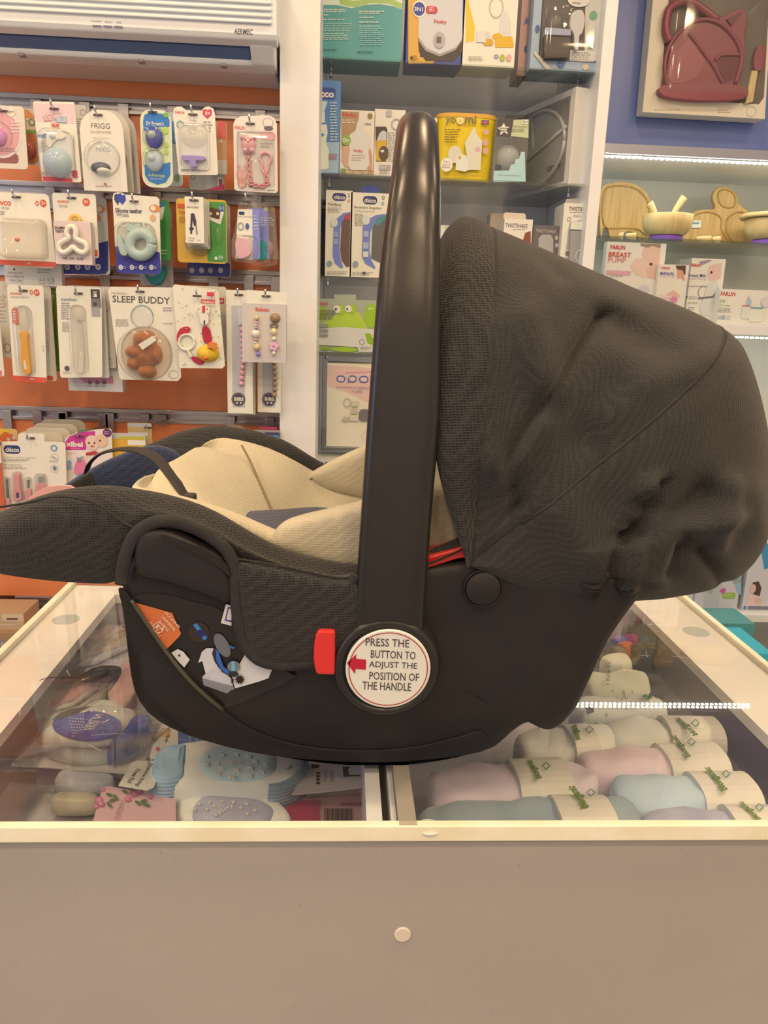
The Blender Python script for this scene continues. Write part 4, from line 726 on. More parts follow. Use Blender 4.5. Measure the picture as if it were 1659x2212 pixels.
p = Pack('rattle_pack', 'dotted cream card with red ribbon, yellow chick head and clip', 'clip pack', (375, 615, 486, 797), Y3-.022, col='#efe2c4', shape=[(388, 795), (373, 618), (378, 614), (468, 626), (472, 632), (486, 790), (480, 796)])
rr = random.Random(5)
for i in range(46): x = rr.uniform(380, 478); y = rr.uniform(622, 790); h = rr.choice(['#8fb0b8', '#c9b070', '#b0a090', '#c4b45a']); p.art(('e', (x, y, x+3.4, y+3.4), h))
p.art(('r', (447, 631, 463, 640), '#d83f48'), ('r', (434, 647, 464, 656), '#d0404a'), ('t', 'Nattou', (436, 649, 461, 655), '#f4e0d0', .02))
p.solid('clip', [(427, 668), (434, 660), (446, 660), (455, 668), (452, 682), (450, 700), (436, 700), (432, 682)], .01, '#efe9e4'); p.solid('clip_strip', [(437, 660), (443, 660), (443, 675), (437, 675)], .002, '#d8404c', .01, None, 1, 0); p.ball('clip_hole', (427, 664, 434, 672), .011, '#3a3436'); p.ball('clip_hole', (446, 664, 453, 672), .011, '#3a3436'); p.solid('clip_slot', [(440, 692), (443, 692), (443, 701), (440, 701)], .001, '#3a3436', .010, None, 1, 0)
p.solid('ribbon', [(437, 708), (452, 708), (458, 736), (448, 742), (440, 736)], .004, '#b8283a'); p.solid('ribbon_end', [(414, 770), (430, 772), (442, 782), (432, 788), (418, 780)], .004, '#b8283a')
p.ball('chick_head', (425, 744, 474, 782), .022, noisy('yellow plush', '#e9b83c', '#dba52c', 90, .95, 0, .4, 400)); p.ball('chick_beak', (440, 768, 454, 778), .028, '#e0682c'); p.solid('chick_bow', [(449, 744), (458, 738), (470, 742), (468, 754), (456, 752), (450, 752)], .006, '#e08038', .018)
p.solid('comb_ring', [(383, 724), (390, 710), (404, 705), (412, 710), (406, 720), (390, 730), (384, 740)], .006, '#c03040'); p.ring('cream_ring', (386, 722, 420, 756), 2.6, '#efe0c0'); p.tube('cream_tail', [(404, 754), (408, 762), (413, 772)], 3, '#efdcb8'); p.hook(428, 640, 'chrome hook holding the yellow chick clip cards'); p.done()
for i, (x0, x1, lab) in enumerate(((496, 550, 'tall slim cream window box behind the pink bead box'), (490, 545, 'tall slim cream window box with pink bead clip and grey seal'), (556, 606, 'tall slim cream window box with brown beads beside the white upright'))):
    Yb = [Y3+.03, Y3, Y3+.04][i]; p = Pack('bead_clip_box', lab, 'bead box', (x0, 627 if i < 2 else 640, x1, 895-2*i), Yb, .015, '#efe2ca' if i else '#dccdb4', 1, group='tall slim bead clip boxes', bodyname='carton')
    if i:
        a = x0+11; p.art(('r', (a, 660, a+27, 880), '#c4bab0'), ('e', (a-1, 848, a+29, 878), '#4d474c'), ('o', (a+1, 850, a+27, 876), '#8d858a', 1), ('t', 'BIBS', (a+5, 858, a+25, 866), '#efe4d4', .03), ('e', (a+9, 868, a+13, 872), '#efe4d4'), ('e', (a+17, 868, a+21, 872), '#efe4d4'))
        for k in range(11 if i == 1 else 8):
            y = (706 if i == 1 else 765)+k*11.6; xx = a+(16 if i == 1 else 18)+3*math.sin(k*.35); p.ball('bead', (xx, y, xx+12, y+11.5), .009, '#ecaaa6' if i == 1 else '#b5936c', None, .002, 10)
        if i == 1: p.solid('clip', [(a+14, 672), (a+22, 668), (a+26, 680), (a+22, 700), (a+14, 700)], .006, '#d8d0c8'); p.hook(516, 637, 'chrome hook holding the pink bead box')
    p.done()
p = Pack('teether_chain_box', 'grey window box with wooden bead teether chain and pink flower', 'bead box', (523, 656, 618, 783), Y3-.05, .03, '#d2c3b2', 1, bodyname='carton')
p.art(('p', [(531, 668), (546, 666), (556, 676), (572, 680), (588, 676), (596, 668), (606, 672), (605, 770), (531, 768)], '#d9c4ac'), ('t', 'Bebeto', (552, 664, 582, 673), '#dc6a58', .05))
p.solid('hang_flap', [(533, 626), (620, 632), (620, 660), (533, 656)], .002, '#efe4d0', -.004, None, 1, 0)
for b, h in (((550, 681, 560, 693), '#d8c090'), ((551, 694, 558, 700), '#e6b0ac'), ((551, 699, 557, 705), '#efe4dc'), ((549, 705, 559, 711), '#b9a4c8'), ((543, 711, 562, 730), '#ece2d4'), ((549, 730, 558, 737), '#d8a49c'), ((549, 737, 556, 743), '#ece0d0'), ((547, 741, 563, 758), '#dcc08c'), ((553, 759, 563, 770), '#8f7cc0'), ((585, 708, 599, 725), '#e4cf98'), ((588, 726, 597, 737), '#ece2d4'), ((588, 757, 596, 768), '#ece2d4')): p.ball('bead', b, .010, h, None, .003, 10)
p.solid('flower', [(592+9.5*(1+.16*math.cos(5*a))*math.cos(a), 748+9.5*(1+.16*math.cos(5*a))*math.sin(a)) for a in [2*math.pi*i/20 for i in range(20)]], .008, '#e8aebc', .002, None, 1); p.ball('flower_eye', (588, 744, 596, 752), .012, '#5a6f90'); p.ball('wood_disc', (583, 676, 606, 698), .01, '#9c7a58'); p.ring('clip_loop', (584, 699, 600, 708), 1.6, '#7d6e60')
p.hook(575, 640, 'chrome hook holding the grey bead chain box'); p.done()
# ================================================================== fourth row
Y4 = 1.80
p = Pack('snack_pack', 'yellow pack with orange animal print hanging left of the manicure set', 'toy pack', (-60, 926, 42, 1060), Y4+.03, col='#d9b06a', r=6); p.art(('r', (-20, 927, 20, 940), '#e8b838'), ('p', [(-5, 945), (10, 932), (30, 940), (38, 955), (10, 960)], '#d06a30'), ('e', (14, 945, 22, 953), '#c9b4a8'), ('e', (26, 941, 34, 950), '#c9b4a8')); p.done()
p = Pack('snack_pack', 'red and cream pouch at the edge beside the manicure set', 'toy pack', (-60, 948, 4, 1100), Y4-.02, col='#d9603c', r=4); p.art(('e', (-4, 954, 3, 962), '#5a4a80'), ('r', (-6, 965, 2, 1000), '#ecd8c4')); p.done()
for i in range(4):
    d = i*11; p = Pack('manicure_pack', ['clear backed card at the very back of the manicure hook', 'third card back on the manicure hook', 'second card back on the manicure hook', 'card right behind the front manicure set'][i], 'manicure set', (92-d*1.5, 906+i*9, 188-d*1.5, 1060), Y4+.09-.022*i, .002, ['#b9a98c', '#cdbb98', '#d9c8a6', '#dccba8'][i], 16, group='manicure cards stacked on one hook'); p.done()
p = Pack('manicure_pack', 'white card with dark blue logo and four pink baby nail tools', 'manicure set', (3, 937, 141, 1112), Y4-.01, col='#efe0c8', shape=[(4, 954), (39, 953), (39, 938), (43, 936), (93, 937), (96, 940), (96, 954), (138, 956), (141, 960), (146, 1112), (2, 1112)])
p.art(*chicco((8, 962, 44, 980)), ('o', (109, 961, 124, 975), '#7d94b4', 3), ('o', (108, 980, 127, 996), '#d9bfae', 1), ('p', [(113, 985), (123, 991), (122, 993), (112, 987)], '#8d9ba8'), ('o', (108, 1004, 127, 1020), '#d9bfae', 1), ('e', (114, 1007, 122, 1016), '#6d7d98'), ('t', 'Essenziali per manicure per bambino', (7, 987, 77, 990), '#8d8274'), ('l', (7, 992, 70, 998), 2), ('t', 'Baby manicure set', (7, 1002, 45, 1006), '#8d8274'), ('l', (7, 1008, 62, 1014), 2), ('l', (106, 996, 129, 999), 1))
p.solid('nail_file', [(13, 1034), (17, 1034), (21, 1075), (15, 1075)], .003, cm('#7d7872', .4, .6), 0, None, 1); p.solid('file_handle', [(15, 1076), (23, 1076), (25, 1112), (14, 1112)], .006, '#e2938c', 0, None, 1)
p.solid('scissors_case', [(32, 1026), (38, 1021), (44, 1024), (46, 1045), (50, 1070), (48, 1078), (36, 1080), (31, 1070), (33, 1045)], .01, '#e2938c'); p.ball('case_dot', (36, 1056, 40, 1060), .012, '#b0302c'); p.solid('case_badge', [(35, 1064), (41, 1064), (41, 1075), (35, 1075)], .001, LOGO, .010, None, 1, 0)
p.solid('tweezer_tip', [(59, 1036), (64, 1036), (64, 1056), (60, 1056)], .003, cm('#7d7872', .4, .6), 0, None, 1); p.solid('tweezer_handle', [(57, 1058), (68, 1056), (69, 1080), (58, 1082)], .006, '#e2938c'); p.solid('clipper_jaw', [(86, 1026), (94, 1026), (96, 1042), (85, 1042)], .01, CHROME, 0, None, 1); p.solid('clipper_body', [(80, 1050), (90, 1040), (98, 1044), (102, 1062), (98, 1080), (80, 1080)], .01, '#e2938c')
for b in ((10, 1030, 26, 1112), (30, 1018, 52, 1084), (55, 1030, 71, 1084), (77, 1022, 104, 1084)): p.dome('blister', b, .014, r=.4)
p.hook(67, 946, 'chrome hook holding the blue logo manicure cards'); p.done()
p = Pack('clipper_pack', 'card with magenta swoosh logo and two smiling baby faces', 'clipper pack', (138, 926, 246, 1060), Y4+.005, col='#ecd8c2', shape=[(140, 948), (150, 940), (170, 936), (205, 928), (238, 926), (241, 930), (246, 1060), (142, 1060)])
p.art(('p', [(139, 958), (150, 942), (180, 933), (205, 931), (206, 940), (186, 956), (186, 972), (140, 972)], '#cf3a8c'), ('t', 'xibei', (142, 953, 179, 965), '#f6e4e0', .04), ('t', 'Baby product', (154, 967, 172, 970), '#f0cfe0'), ('e', (222, 926, 241, 944), '#6a3460'), ('l', (225, 932, 238, 940), 2, '#d8b8d0'), ('e', (184, 940, 214, 972), '#efc8a8'), ('e', (206, 938, 232, 966), '#e8bc98'), ('e', (190, 955, 194, 959), '#4a3428'), ('e', (202, 955, 206, 959), '#4a3428'), ('e', (195, 962, 204, 966), '#c8706a'), ('e', (214, 950, 218, 954), '#4a3428'), ('p', [(185, 978), (206, 974), (212, 977), (206, 982), (186, 984)], '#c0392e'), ('p', [(188, 930), (170, 934), (180, 928), (196, 927)], '#3f7a5c'), ('t', 'Health care', (143, 977, 167, 980), '#d88a90'), ('e', (145, 994, 154, 1003), '#7aa4c4'), ('e', (145, 1004, 154, 1013), '#7aa4c4'))
p.solid('clipper', [(166, 1000), (176, 990), (186, 1000), (188, 1020), (164, 1020)], .012, '#df7a94'); p.solid('clipper_jaw', [(170, 984), (180, 984), (180, 994), (170, 994)], .014, CHROME, 0, None, 1); p.hook(172, 942, 'chrome hook holding the magenta swoosh card'); p.done()
p = Pack('feeding_pack', 'yellow and grey pack beside the magenta swoosh card', 'feeding pack', (232, 936, 316, 1060), Y4+.02, col='#c9c0b0', r=4); p.art(('r', (233, 948, 312, 1060), '#e0a838'), ('r', (258, 943, 312, 950), '#c8b43c'), ('r', (276, 951, 314, 962), '#ece0cc')); p.done()
p = Pack('feeding_pack', 'foil topped pack hanging from the rail behind the navy cover', 'feeding pack', (278, 914, 330, 1040), Y4+.05, col='#c8a868', r=3); p.art(('r', (279, 915, 326, 922), '#b8b4b0'), ('r', (276, 934, 320, 941), '#d9d4d0')); p.hook(320, 924, 'chrome hook holding the foil topped pack'); p.done()
p = Pack('brush_pack', 'tan rounded card behind the far black cover', 'brush pack', (470, 917, 545, 1030), Y4+.05, col='#b08a60', r=40); p.done()
p = Pack('brush_pack', 'grey pack with magenta top beside the white upright', 'brush pack', (546, 929, 606, 1040), Y4+.05, col='#b0a294', r=6); p.art(('r', (560, 922, 598, 928), '#b83a5c', 2), ('r', (572, 934, 604, 946), '#4a5060')); p.done()
p = Pack('brush_pack', 'teal pack with white leaf card beside the white upright', 'brush pack', (550, 940, 603, 1040), Y4+.02, col='#3f98a8', r=6); p.art(('p', [(546, 939), (592, 948), (597, 1000), (550, 1000)], '#eee2c8'), ('r', (594, 948, 598, 955), '#b8c048'), ('e', (566, 948, 576, 956), '#7d7466'), ('l', (582, 952, 592, 962), 2)); p.done()
for px in (20, 85, 140, 240, 315, 500, 584):
    q = W(px, 905, YS); h = MB().box((q.x-.011, YS-.013, RZ[3]-.06), (q.x+.011, YS-.0085, RZ[3]+.006)).build('rail_clip', STEEL, bevel=.001); tag(h, 'flat metal hook clip on the lower rail of the orange wall', 'hook', 'bare clips on the lower rail')
# cartons low on the wall behind the counter corner
p = Pack('hang_carton', 'tan carton with hang hole below the short rail behind the counter', 'carton', (-70, 1325, 52, 1366), 1.86, .10, '#c9a57c', 2, bodyname='carton'); p.art(('r', (4, 1326, 51, 1342), '#dcbc94', 4), ('r', (14, 1335, 39, 1339), '#6d4c38', 2), ('l', (0, 1349, 32, 1353), 1, '#e4cdb0')); p.done()
p = Pack('hang_carton', 'brown low carton standing under the hang hole carton', 'carton', (-70, 1367, 62, 1384), 1.84, .12, '#a98058', 1, bodyname='carton'); p.done()
p = Pack('hang_carton', 'white and olive carton below the brown low carton', 'carton', (-70, 1384, 60, 1700), 1.85, .10, '#cbb8aa', 1, bodyname='carton'); p.art(('r', (-20, 1386, 4, 1460), '#8d8a3c')); p.done()
# ================================================================== middle shelf cabinet
YM, YMB = 2.0, 2.40
XQ = W(1283, 300, YM).x; XQ2 = W(1309, 300, YM).x
sbox('trim_2', (XQ, YM, 0), (XQ2, 2.79, 2.85), WHITE, bevel=.002)
sbox('wall_cabinet', (XP+.001, YMB, 0), (XQ-.001, YMB+.02, 2.85), DARKCAB)
SZ = {k: W(x, y, 2.035).z for k, (x, y) in dict(A=(1000, 139), B=(1010, 387), C=(760, 598), D=(750, 763), E=(750, 967)).items()}
SLAB = {'A': 'glass shelf under the teal carton and breast pump boxes', 'B': 'glass shelf under the yellow tin and bottle boxes', 'C': 'glass shelf under the tall blue banded bottle boxes', 'D': 'glass shelf under the green frog pack', 'E': 'glass shelf under the pink and cream breast pump box'}
for k, z in SZ.items():
    g = tag(MB().box((XP+.002, 2.03, z-.008), (XQ-.002, YMB-.001, z)).build('glass_shelf', clear('green tinted shelf glass '+k, (.95, .97, .96), .03, 1.5, .04, (.45, .48, .44))), SLAB[k], 'shelf', 'glass shelves of the grey cabinet')
    for x in (XP+.018, XQ-.018):
        MB().lathe([(.004, -.0), (.004, -.010), (.006, -.012)], (x, 2.12, z-.009), 10).build('shelf_pin', CHROME, g)
def bx(name, label, box, k, Y=2.05, d=.09, col='#efe2cc', group=None, cat='box', r=1, z=None): return Pack(name, label, cat, box, Y, d, col, r, base=(SZ[k] if k else z)+.0006, bodyname='carton', group=group)
# shelf A
p = bx('starter_set_box', 'large teal carton with fine white print on the top shelf', (620, -90, 870, 134), 'A', 2.045, .12, '#5aa096')
p.art(('p', [(640, -90), (869, -90), (869, 27), (850, 20), (820, 15), (790, 17), (760, 24), (730, 18), (640, 14)], '#dfe2c4'), ('p', [(730, -10), (760, 8), (790, 6), (830, -2), (869, 14), (869, 26), (840, 14), (800, 13), (765, 22), (735, 16)], '#a9c46a'), ('l', (691, 26, 758, 34), 2, '#e6ead8'), ('l', (691, 38, 712, 42), 1, '#e6ead8'), ('l', (691, 47, 746, 52), 1, '#e6ead8'), ('l', (691, 57, 764, 75), 5, '#c4dcd0'), ('l', (691, 78, 764, 94), 4, '#c4dcd0'), ('l', (774, 30, 834, 38), 2, '#e6ead8'), ('l', (776, 43, 812, 47), 1, '#e6ead8'), ('l', (776, 53, 820, 58), 1, '#e6ead8'), ('l', (776, 62, 832, 106), 10, '#a8d0c4'), ('l', (691, 112, 736, 117), 1, '#3f6a64'), ('l', (772, 116, 812, 122), 2, '#3f6a64')); p.done()
p = bx('sterilizer_box', 'orange and blue carton picturing a white sterilizer with grey base', (880, -90, 1001, 136), 'A', 2.045, .10, '#3f4a8a')
p.art(('p', [(882, -90), (930, -90), (905, 135), (882, 135)], '#e0a848'), ('p', [(905, 120), (940, 128), (935, 135), (900, 135)], '#e0a848'), ('p', [(903, 82), (1000, 84), (998, 110), (980, 130), (920, 130), (905, 110)], '#4a4038'), ('p', [(905, -40), (1000, -40), (999, 80), (985, 100), (950, 114), (922, 102), (904, 78)], '#d8cfc8'), ('p', [(904, 78), (922, 102), (950, 114), (985, 100), (999, 80), (998, 86), (984, 106), (950, 120), (920, 108), (904, 86)], '#a89a90'), ('e', (891, -2, 921, 36), '#efe4d4'), ('e', (893, 2, 918, 32), '#3a4a90'), ('t', '3N1', (895, 13, 914, 22), '#efe6d4', .02), ('r', (920, 11, 945, 27), '#cf4350', 6), ('l', (927, 14, 939, 24), 3, '#f0d8cc'), ('t', 'Nuby', (938, 40, 965, 50), '#d04a3c', .01), ('e', (937, 66, 961, 102), '#b9aca2'), ('r', (943, 77, 953, 91), '#6d625a'), ('t', '0%', (893, 117, 901, 123), '#5a4020'), ('e', (886, 119, 893, 126), '#5a4020'), ('l', (893, 125, 906, 129), 1, '#7a5a28')); p.done()
p = bx('breast_pump_box', 'white carton picturing a yellow breast pump and small bottle', (1004, -90, 1118, 146), 'A', 2.045, .09, '#efe2c8')
p.art(('p', [(1006, -90), (1012, 0), (1018, 30), (1026, 60), (1024, 90), (1006, 94)], '#e8c438'), ('o', (1056, -6, 1088, 42), '#c9b8a0', 3), ('p', [(1084, 28), (1096, 26), (1102, 46), (1104, 80), (1078, 80), (1080, 50)], '#e0d4be'), ('p', [(1068, 76), (1078, 72), (1086, 80), (1106, 80), (1110, 100), (1108, 104), (1070, 104), (1069, 90)], '#e4b030'), ('e', (1064, 74, 1074, 86), '#e4b030'), ('p', [(1044, 92), (1047, 86), (1063, 86), (1066, 94), (1062, 100), (1046, 100)], '#dca428'), ('p', [(1052, 70), (1056, 68), (1058, 78), (1062, 86), (1048, 86)], '#dccfb8'), ('p', [(1031, 68), (1048, 69), (1050, 94), (1028, 92)], '#e6dac4'), ('o', (1067, 119, 1077, 128), '#8a6ab0', 2), ('r', (1080, 119, 1090, 133), '#b4b83c', 4), ('r', (1094, 119, 1104, 133), '#e8a898', 4), ('l', (1012, 123, 1046, 133), 3, '#b8a68c')); p.done()
p = bx('gift_box', 'narrow pink side of a star printed carton beside the blue gift box', (1126, -90, 1148, 150), 'A', 2.10, .10, '#d8a490'); p.art(('e', (1133, 84, 1144, 101), '#5a5a80'), ('p', [(1138, 20), (1142, 28), (1148, 28), (1144, 34), (1146, 40), (1138, 36), (1131, 40), (1134, 32)], '#7a78a0')); p.done()
p = bx('gift_box', 'pale blue button printed gift box with bottle and bib behind a window', (1152, -90, 1304, 156), 'A', 2.045, .10, '#a4b0b4')
p.art(('r', (1170, -90, 1300, 136), '#4d463e', 5), ('p', [(1266, -60), (1300, -60), (1294, 134), (1262, 134)], '#d9cdb4'), ('r', (1231, 112, 1284, 136), '#e8dcc8'), ('l', (1233, 116, 1278, 134), 4, '#9a8d7c'), ('e', (1156, 56, 1166, 74), '#4a6088'), ('e', (1292, 132, 1302, 146), '#4a6088'), ('e', (1258, 141, 1272, 154), '#d9c49c'), ('p', [(1202, 140), (1208, 136), (1212, 140), (1220, 138), (1218, 146), (1212, 151), (1206, 148)], '#6078a0'), ('e', (1273, 26, 1290, 45), '#6fa878'), ('e', (1268, 92, 1284, 108), '#6fa878'), ('e', (1299, 38, 1306, 58), '#c4c89a'), ('e', (1294, 76, 1304, 94), '#c0a078'), ('p', [(1153, 112), (1170, 128), (1192, 152), (1180, 153), (1154, 120)], '#d8c8a4'), ('e', (1226, -12, 1274, 18), '#e6d8c4'), ('t', 'tommee tippee', (1236, 6, 1254, 13), '#4a4038', .01), ('e', (1180, 116, 1194, 132), '#8fa4c0'))
p.ball('bottle_cap', (1180, 28, 1216, 84), .02, '#6d6258'); p.solid('bottle_collar', [(1174, 68), (1228, 72), (1228, 86), (1172, 84)], .02, '#a8a8b0', 0, None, 1); p.solid('bottle_body', [(1172, 86), (1226, 88), (1222, 134), (1172, 134)], .018, '#3f3830', 0, None, 1); p.solid('brush', [(1230, 40), (1240, 30), (1254, 30), (1260, 50), (1254, 78), (1248, 84), (1246, 112), (1238, 112), (1236, 82), (1228, 66)], .014, '#cfc4b4')
p.dome('window_film', (1170, -60, 1300, 136), .024, r=.04); p.done()
# shelf B
p = bx('bottle_box', 'tall blue carton with white bear shaped bottle beside the white upright', (650, 166, 735, 368), 'B', 2.05, .08, '#5a86b4')
p.art(('p', [(652, 300), (733, 300), (731, 367), (652, 367)], '#a8bccc'), ('r', (660, 181, 725, 207), '#4a5a8c', 6), ('r', (662, 183, 723, 205), '#33508c', 5), ('t', 'chicco', (666, 187, 722, 203), '#efe6d4', .04), ('p', [(664, 262), (706, 262), (708, 280), (704, 300), (711, 320), (710, 356), (704, 360), (664, 360)], '#e8e2d8'), ('p', [(672, 236), (702, 236), (702, 258), (672, 258)], '#e4dccc'), ('p', [(686, 212), (708, 212), (700, 236), (690, 236)], '#cfd6d4'), ('p', [(680, 212), (696, 212), (694, 236), (684, 236)], '#b8946c'), ('e', (692, 281, 700, 288), '#4a80b0'), ('e', (660, 310, 692, 340), '#a4bcd0'), ('l', (713, 214, 732, 300), 14, '#cfdce4'), ('l', (710, 326, 730, 340), 3, '#b8586a')); p.done()
p = bx('bottle_box', 'white and tan carton picturing a clear bottle held in a hand', (735, 234, 809, 374), 'B', 2.05, .08, '#ecdcc0')
p.art(('p', [(737, 236), (776, 237), (776, 250), (760, 300), (738, 320)], '#b58f64'), ('p', [(736, 360), (808, 364), (806, 374), (735, 372)], '#b9966c'), ('t', 'Nuby', (740, 239, 771, 250), '#d04a50', .03), ('l', (739, 254, 770, 264), 2, '#e8d4b4'), ('e', (794, 240, 805, 253), '#9a7c48'), ('t', '150ml', (788, 261, 801, 266), '#5a5048', .01), ('p', [(740, 312), (756, 310), (764, 330), (766, 360), (745, 356), (738, 340)], '#d8a888'), ('p', [(792, 330), (800, 316), (804, 330), (804, 366), (796, 362)], '#d09878'), ('p', [(771, 262), (775, 254), (780, 262), (784, 276), (797, 288), (800, 304), (796, 318), (798, 352), (790, 363), (758, 363), (752, 350), (756, 318), (752, 300), (756, 286), (768, 278)], '#e2d6c2'), ('t', 'Nuby', (764, 318, 784, 327), '#d05a50', .03), ('l', (760, 330, 788, 346), 3, '#c4ac8c'), ('e', (738, 287, 758, 310), '#8fae4c'), ('t', '0m', (741, 293, 755, 303), '#f0e8d0', .02), ('t', 'Biberon / Biberon / Tetina', (748, 364, 794, 371), '#f0e0c4'), ('e', (738, 359, 746, 370), '#7aa050')); p.done()
p = bx('bottle_box', 'cream carton with cut window showing a yellow patterned bottle', (808, 231, 874, 376), 'B', 2.05, .08, '#eadcc2')
p.art(('p', [(811, 268), (834, 268), (837, 275), (835, 344), (812, 344)], '#4a4038'), ('p', [(813, 298), (835, 296), (835, 342), (812, 342)], '#d9a838'), ('p', [(820, 282), (828, 276), (835, 280), (835, 298), (814, 298)], '#c9c4bc'), ('e', (818, 310, 840, 342), '#5a4c38'), ('e', (822, 318, 830, 324), '#e4dcd0'), ('l', (838, 280, 858, 346), 14, '#b0a490'), ('o', (845, 250, 868, 276), '#b8aa94', 3), ('r', (819, 351, 844, 362), '#b0a698', 2), ('t', '0m+', (821, 352, 834, 360), '#e8dcc8'), ('r', (835, 233, 846, 246), '#b8b0a8'), ('l', (820, 364, 842, 372), 2)); p.done()
p = bx('bottle_box', 'plain white carton mostly hidden behind the upright handle', (872, 244, 942, 378), 'B', 2.07, .08, '#e9dcc6'); p.done()
# yellow tin
q = W(1008, 386, 2.09); x0, x1, z0, z1 = wb((942, 240, 1075, 386), 2.05); yt = 2.105
t = thing('bottle_tin', 'yellow oval tin picturing a feeding bottle set with flag', 'tin', ((x0+x1)/2, yt, SZ['B']+.0006)); H = z1-z0; zb_ = SZ['B']+.0006; cx_ = (x0+x1)/2; rx = (x1-x0)/2; ry = .05
def tinsec(z, f): return [V((cx_+rx*f*(abs(math.cos(a))**.6)*(1 if math.cos(a) > 0 else -1), yt+ry*f*(abs(math.sin(a))**.6)*(1 if math.sin(a) > 0 else -1), z)) for a in [2*math.pi*i/48 for i in range(48)]]
YEL = cm('#efc818', .35); MB().loft([tinsec(zb_, .86), tinsec(zb_+.004, .88), tinsec(zb_+H*.94, .98)]).build('tin_body', YEL, t, smooth=False); MB().loft([tinsec(zb_+H*.94, 1.0), tinsec(zb_+H*.99, 1.0), tinsec(zb_+H, .98)]).build('tin_lid', cm('#e4a83c', .35), t)
pk = Pack.__new__(Pack); pk.Y = yt-ry-.001; pk.k = 0; pk.pr = MB(); pk.e = t; pk.dz = zb_-z0
pk.art(('t', 'yo', (962, 250, 985, 268), '#7a6c50', .01), ('e', (987, 250, 1002, 266), '#f2dfa8'), ('e', (991, 254, 998, 262), '#efc818'), ('t', 'mi', (1005, 246, 1029, 265), '#7a6c50', .01), ('t', 'feeding system', (988, 264, 1028, 270), '#b08c30'), ('r', (1040, 257, 1057, 266), '#4a4a7a'), ('r', (1040, 260.5, 1057, 262.5), '#d8655a'), ('r', (1047.5, 257, 1049.5, 266), '#d8655a'), ('l', (960, 276, 996, 308), 6, '#8a6c20'),
       ('p', [(1020, 278), (1024, 271), (1028, 278), (1030, 286), (1042, 302), (1040, 330), (1038, 364), (1012, 364), (1008, 330), (1004, 306), (1012, 292)], '#e0d4b0'), ('e', (1026, 314, 1038, 326), '#dcaaa4'), ('e', (968, 312, 998, 350), '#dccfb0'), ('p', [(986, 334), (996, 329), (1008, 334), (1014, 364), (1004, 368), (984, 364)], '#e6dcc4'), ('e', (990, 333, 996, 342), '#dca038'), ('e', (952, 338, 978, 368), '#f0e6c8'), ('t', '3-in-1', (958, 344, 972, 349), '#8a7a58'), ('l', (955, 352, 975, 362), 3, '#b8a884'), ('t', '5oz/140ml easi-latch bottle, warmer + pot', (956, 372, 1048, 380), '#b08c28'), ('e', (1044, 276, 1056, 288), '#d8a0a0'), ('e', (1043, 298, 1055, 312), '#d8a090'), ('e', (1043, 316, 1055, 330), '#d8a090'), ('o', (1040, 360, 1052, 372), '#b09028', 1.2)); pk.done()
p = bx('bottle_box', 'clear box with black star logo header holding a pale bottle', (1068, 250, 1140, 387), 'B', 2.05, .08, '#cfd8d4'); p.body.data.materials.clear(); p.body.data.materials.append(clear('box film', (.9, .93, .92), .05, 1.5, .12, (.6, .62, .6)))
p.art(('r', (1074, 251, 1142, 290), '#4d4842'), ('p', [(1104, 288), (1110, 253), (1142, 252), (1142, 292)], '#c9c894'), ('p', [(1089, 259), (1092, 267), (1101, 268), (1095, 274), (1098, 284), (1089, 279), (1081, 286), (1082, 276), (1075, 270), (1084, 267)], '#efe6d6'), ('t', 'tommee', (1079, 269, 1099, 273), '#4a4038', .02), ('t', 'tippee', (1081, 274, 1097, 279), '#4a4038', .02), ('r', (1128, 252, 1142, 262), '#ece4d0'), ('t', '0m+', (1130, 253, 1141, 260), '#4a4038'), ('t', 'closer to nature', (1107, 264, 1139, 269), '#8a8c58'), ('l', (1106, 272, 1138, 280), 2, '#9c9c70'), ('p', [(1067, 363), (1100, 362), (1104, 350), (1112, 348), (1114, 338), (1122, 336), (1126, 322), (1134, 322), (1136, 387), (1066, 387)], '#b4d0cc'), ('r', (1070, 350, 1083, 362), '#3f4a50'), ('t', 'silicone, blauche, feeding bottle', (1076, 371, 1126, 375), '#7d9a98'))
p.ball('pale_bottle', (1076, 300, 1130, 366), .03, '#b9b2a6', None, -.035); p.solid('hang_tab', [(1091, 250), (1094, 243), (1128, 242), (1131, 250)], .004, '#33302e', -.01, None, 1, 0); p.done()
# angled plate cartons
def angled(name, label, a, b, za, zb2, th, col, cat='box'):
    """carton whose front face runs from corner a (x,y) to corner b (x,y)"""
    A = V((a[0], a[1], 0)); B = V((b[0], b[1], 0)); n = V((-(B-A).y, (B-A).x, 0)).normalized(); e = thing(name, label, cat, ((A.x+B.x)/2, (A.y+B.y)/2+.01, za))
    body = MB().add([A+V((0, 0, za)), B+V((0, 0, za)), B+V((0, 0, zb2)), A+V((0, 0, zb2)), A+n*th+V((0, 0, za)), B+n*th+V((0, 0, za)), B+n*th+V((0, 0, zb2)), A+n*th+V((0, 0, zb2))], [(0, 1, 2, 3), (7, 6, 5, 4), (0, 4, 5, 1), (1, 5, 6, 2), (2, 6, 7, 3), (3, 7, 4, 0)]).build('carton', cm(col, .45), e, bevel=.001)
    u = B-A; f = lambda s, t, o=.0006: A+u*s+V((0, 0, za+(zb2-za)*t))-n*o
    return e, f
pa = W(1100, 380, 2.34); pb = W(1236, 300, 2.06); zB = SZ['B']+.0006
e, f = angled('plate_box', 'open window carton turned sideways showing a grey divided plate', (pa.x, 2.36), (pb.x, 2.06), zB, W(1236, 186, 2.06).z, .05, '#e6d6bc')
m = MB(); m.poly([f(s, t, .001) for s, t in ((.05, .06), (.93, .06), (.93, .93), (.05, .93))], cm('#8d8474', .5)); m.build('window_backing', None, e, fix=False)
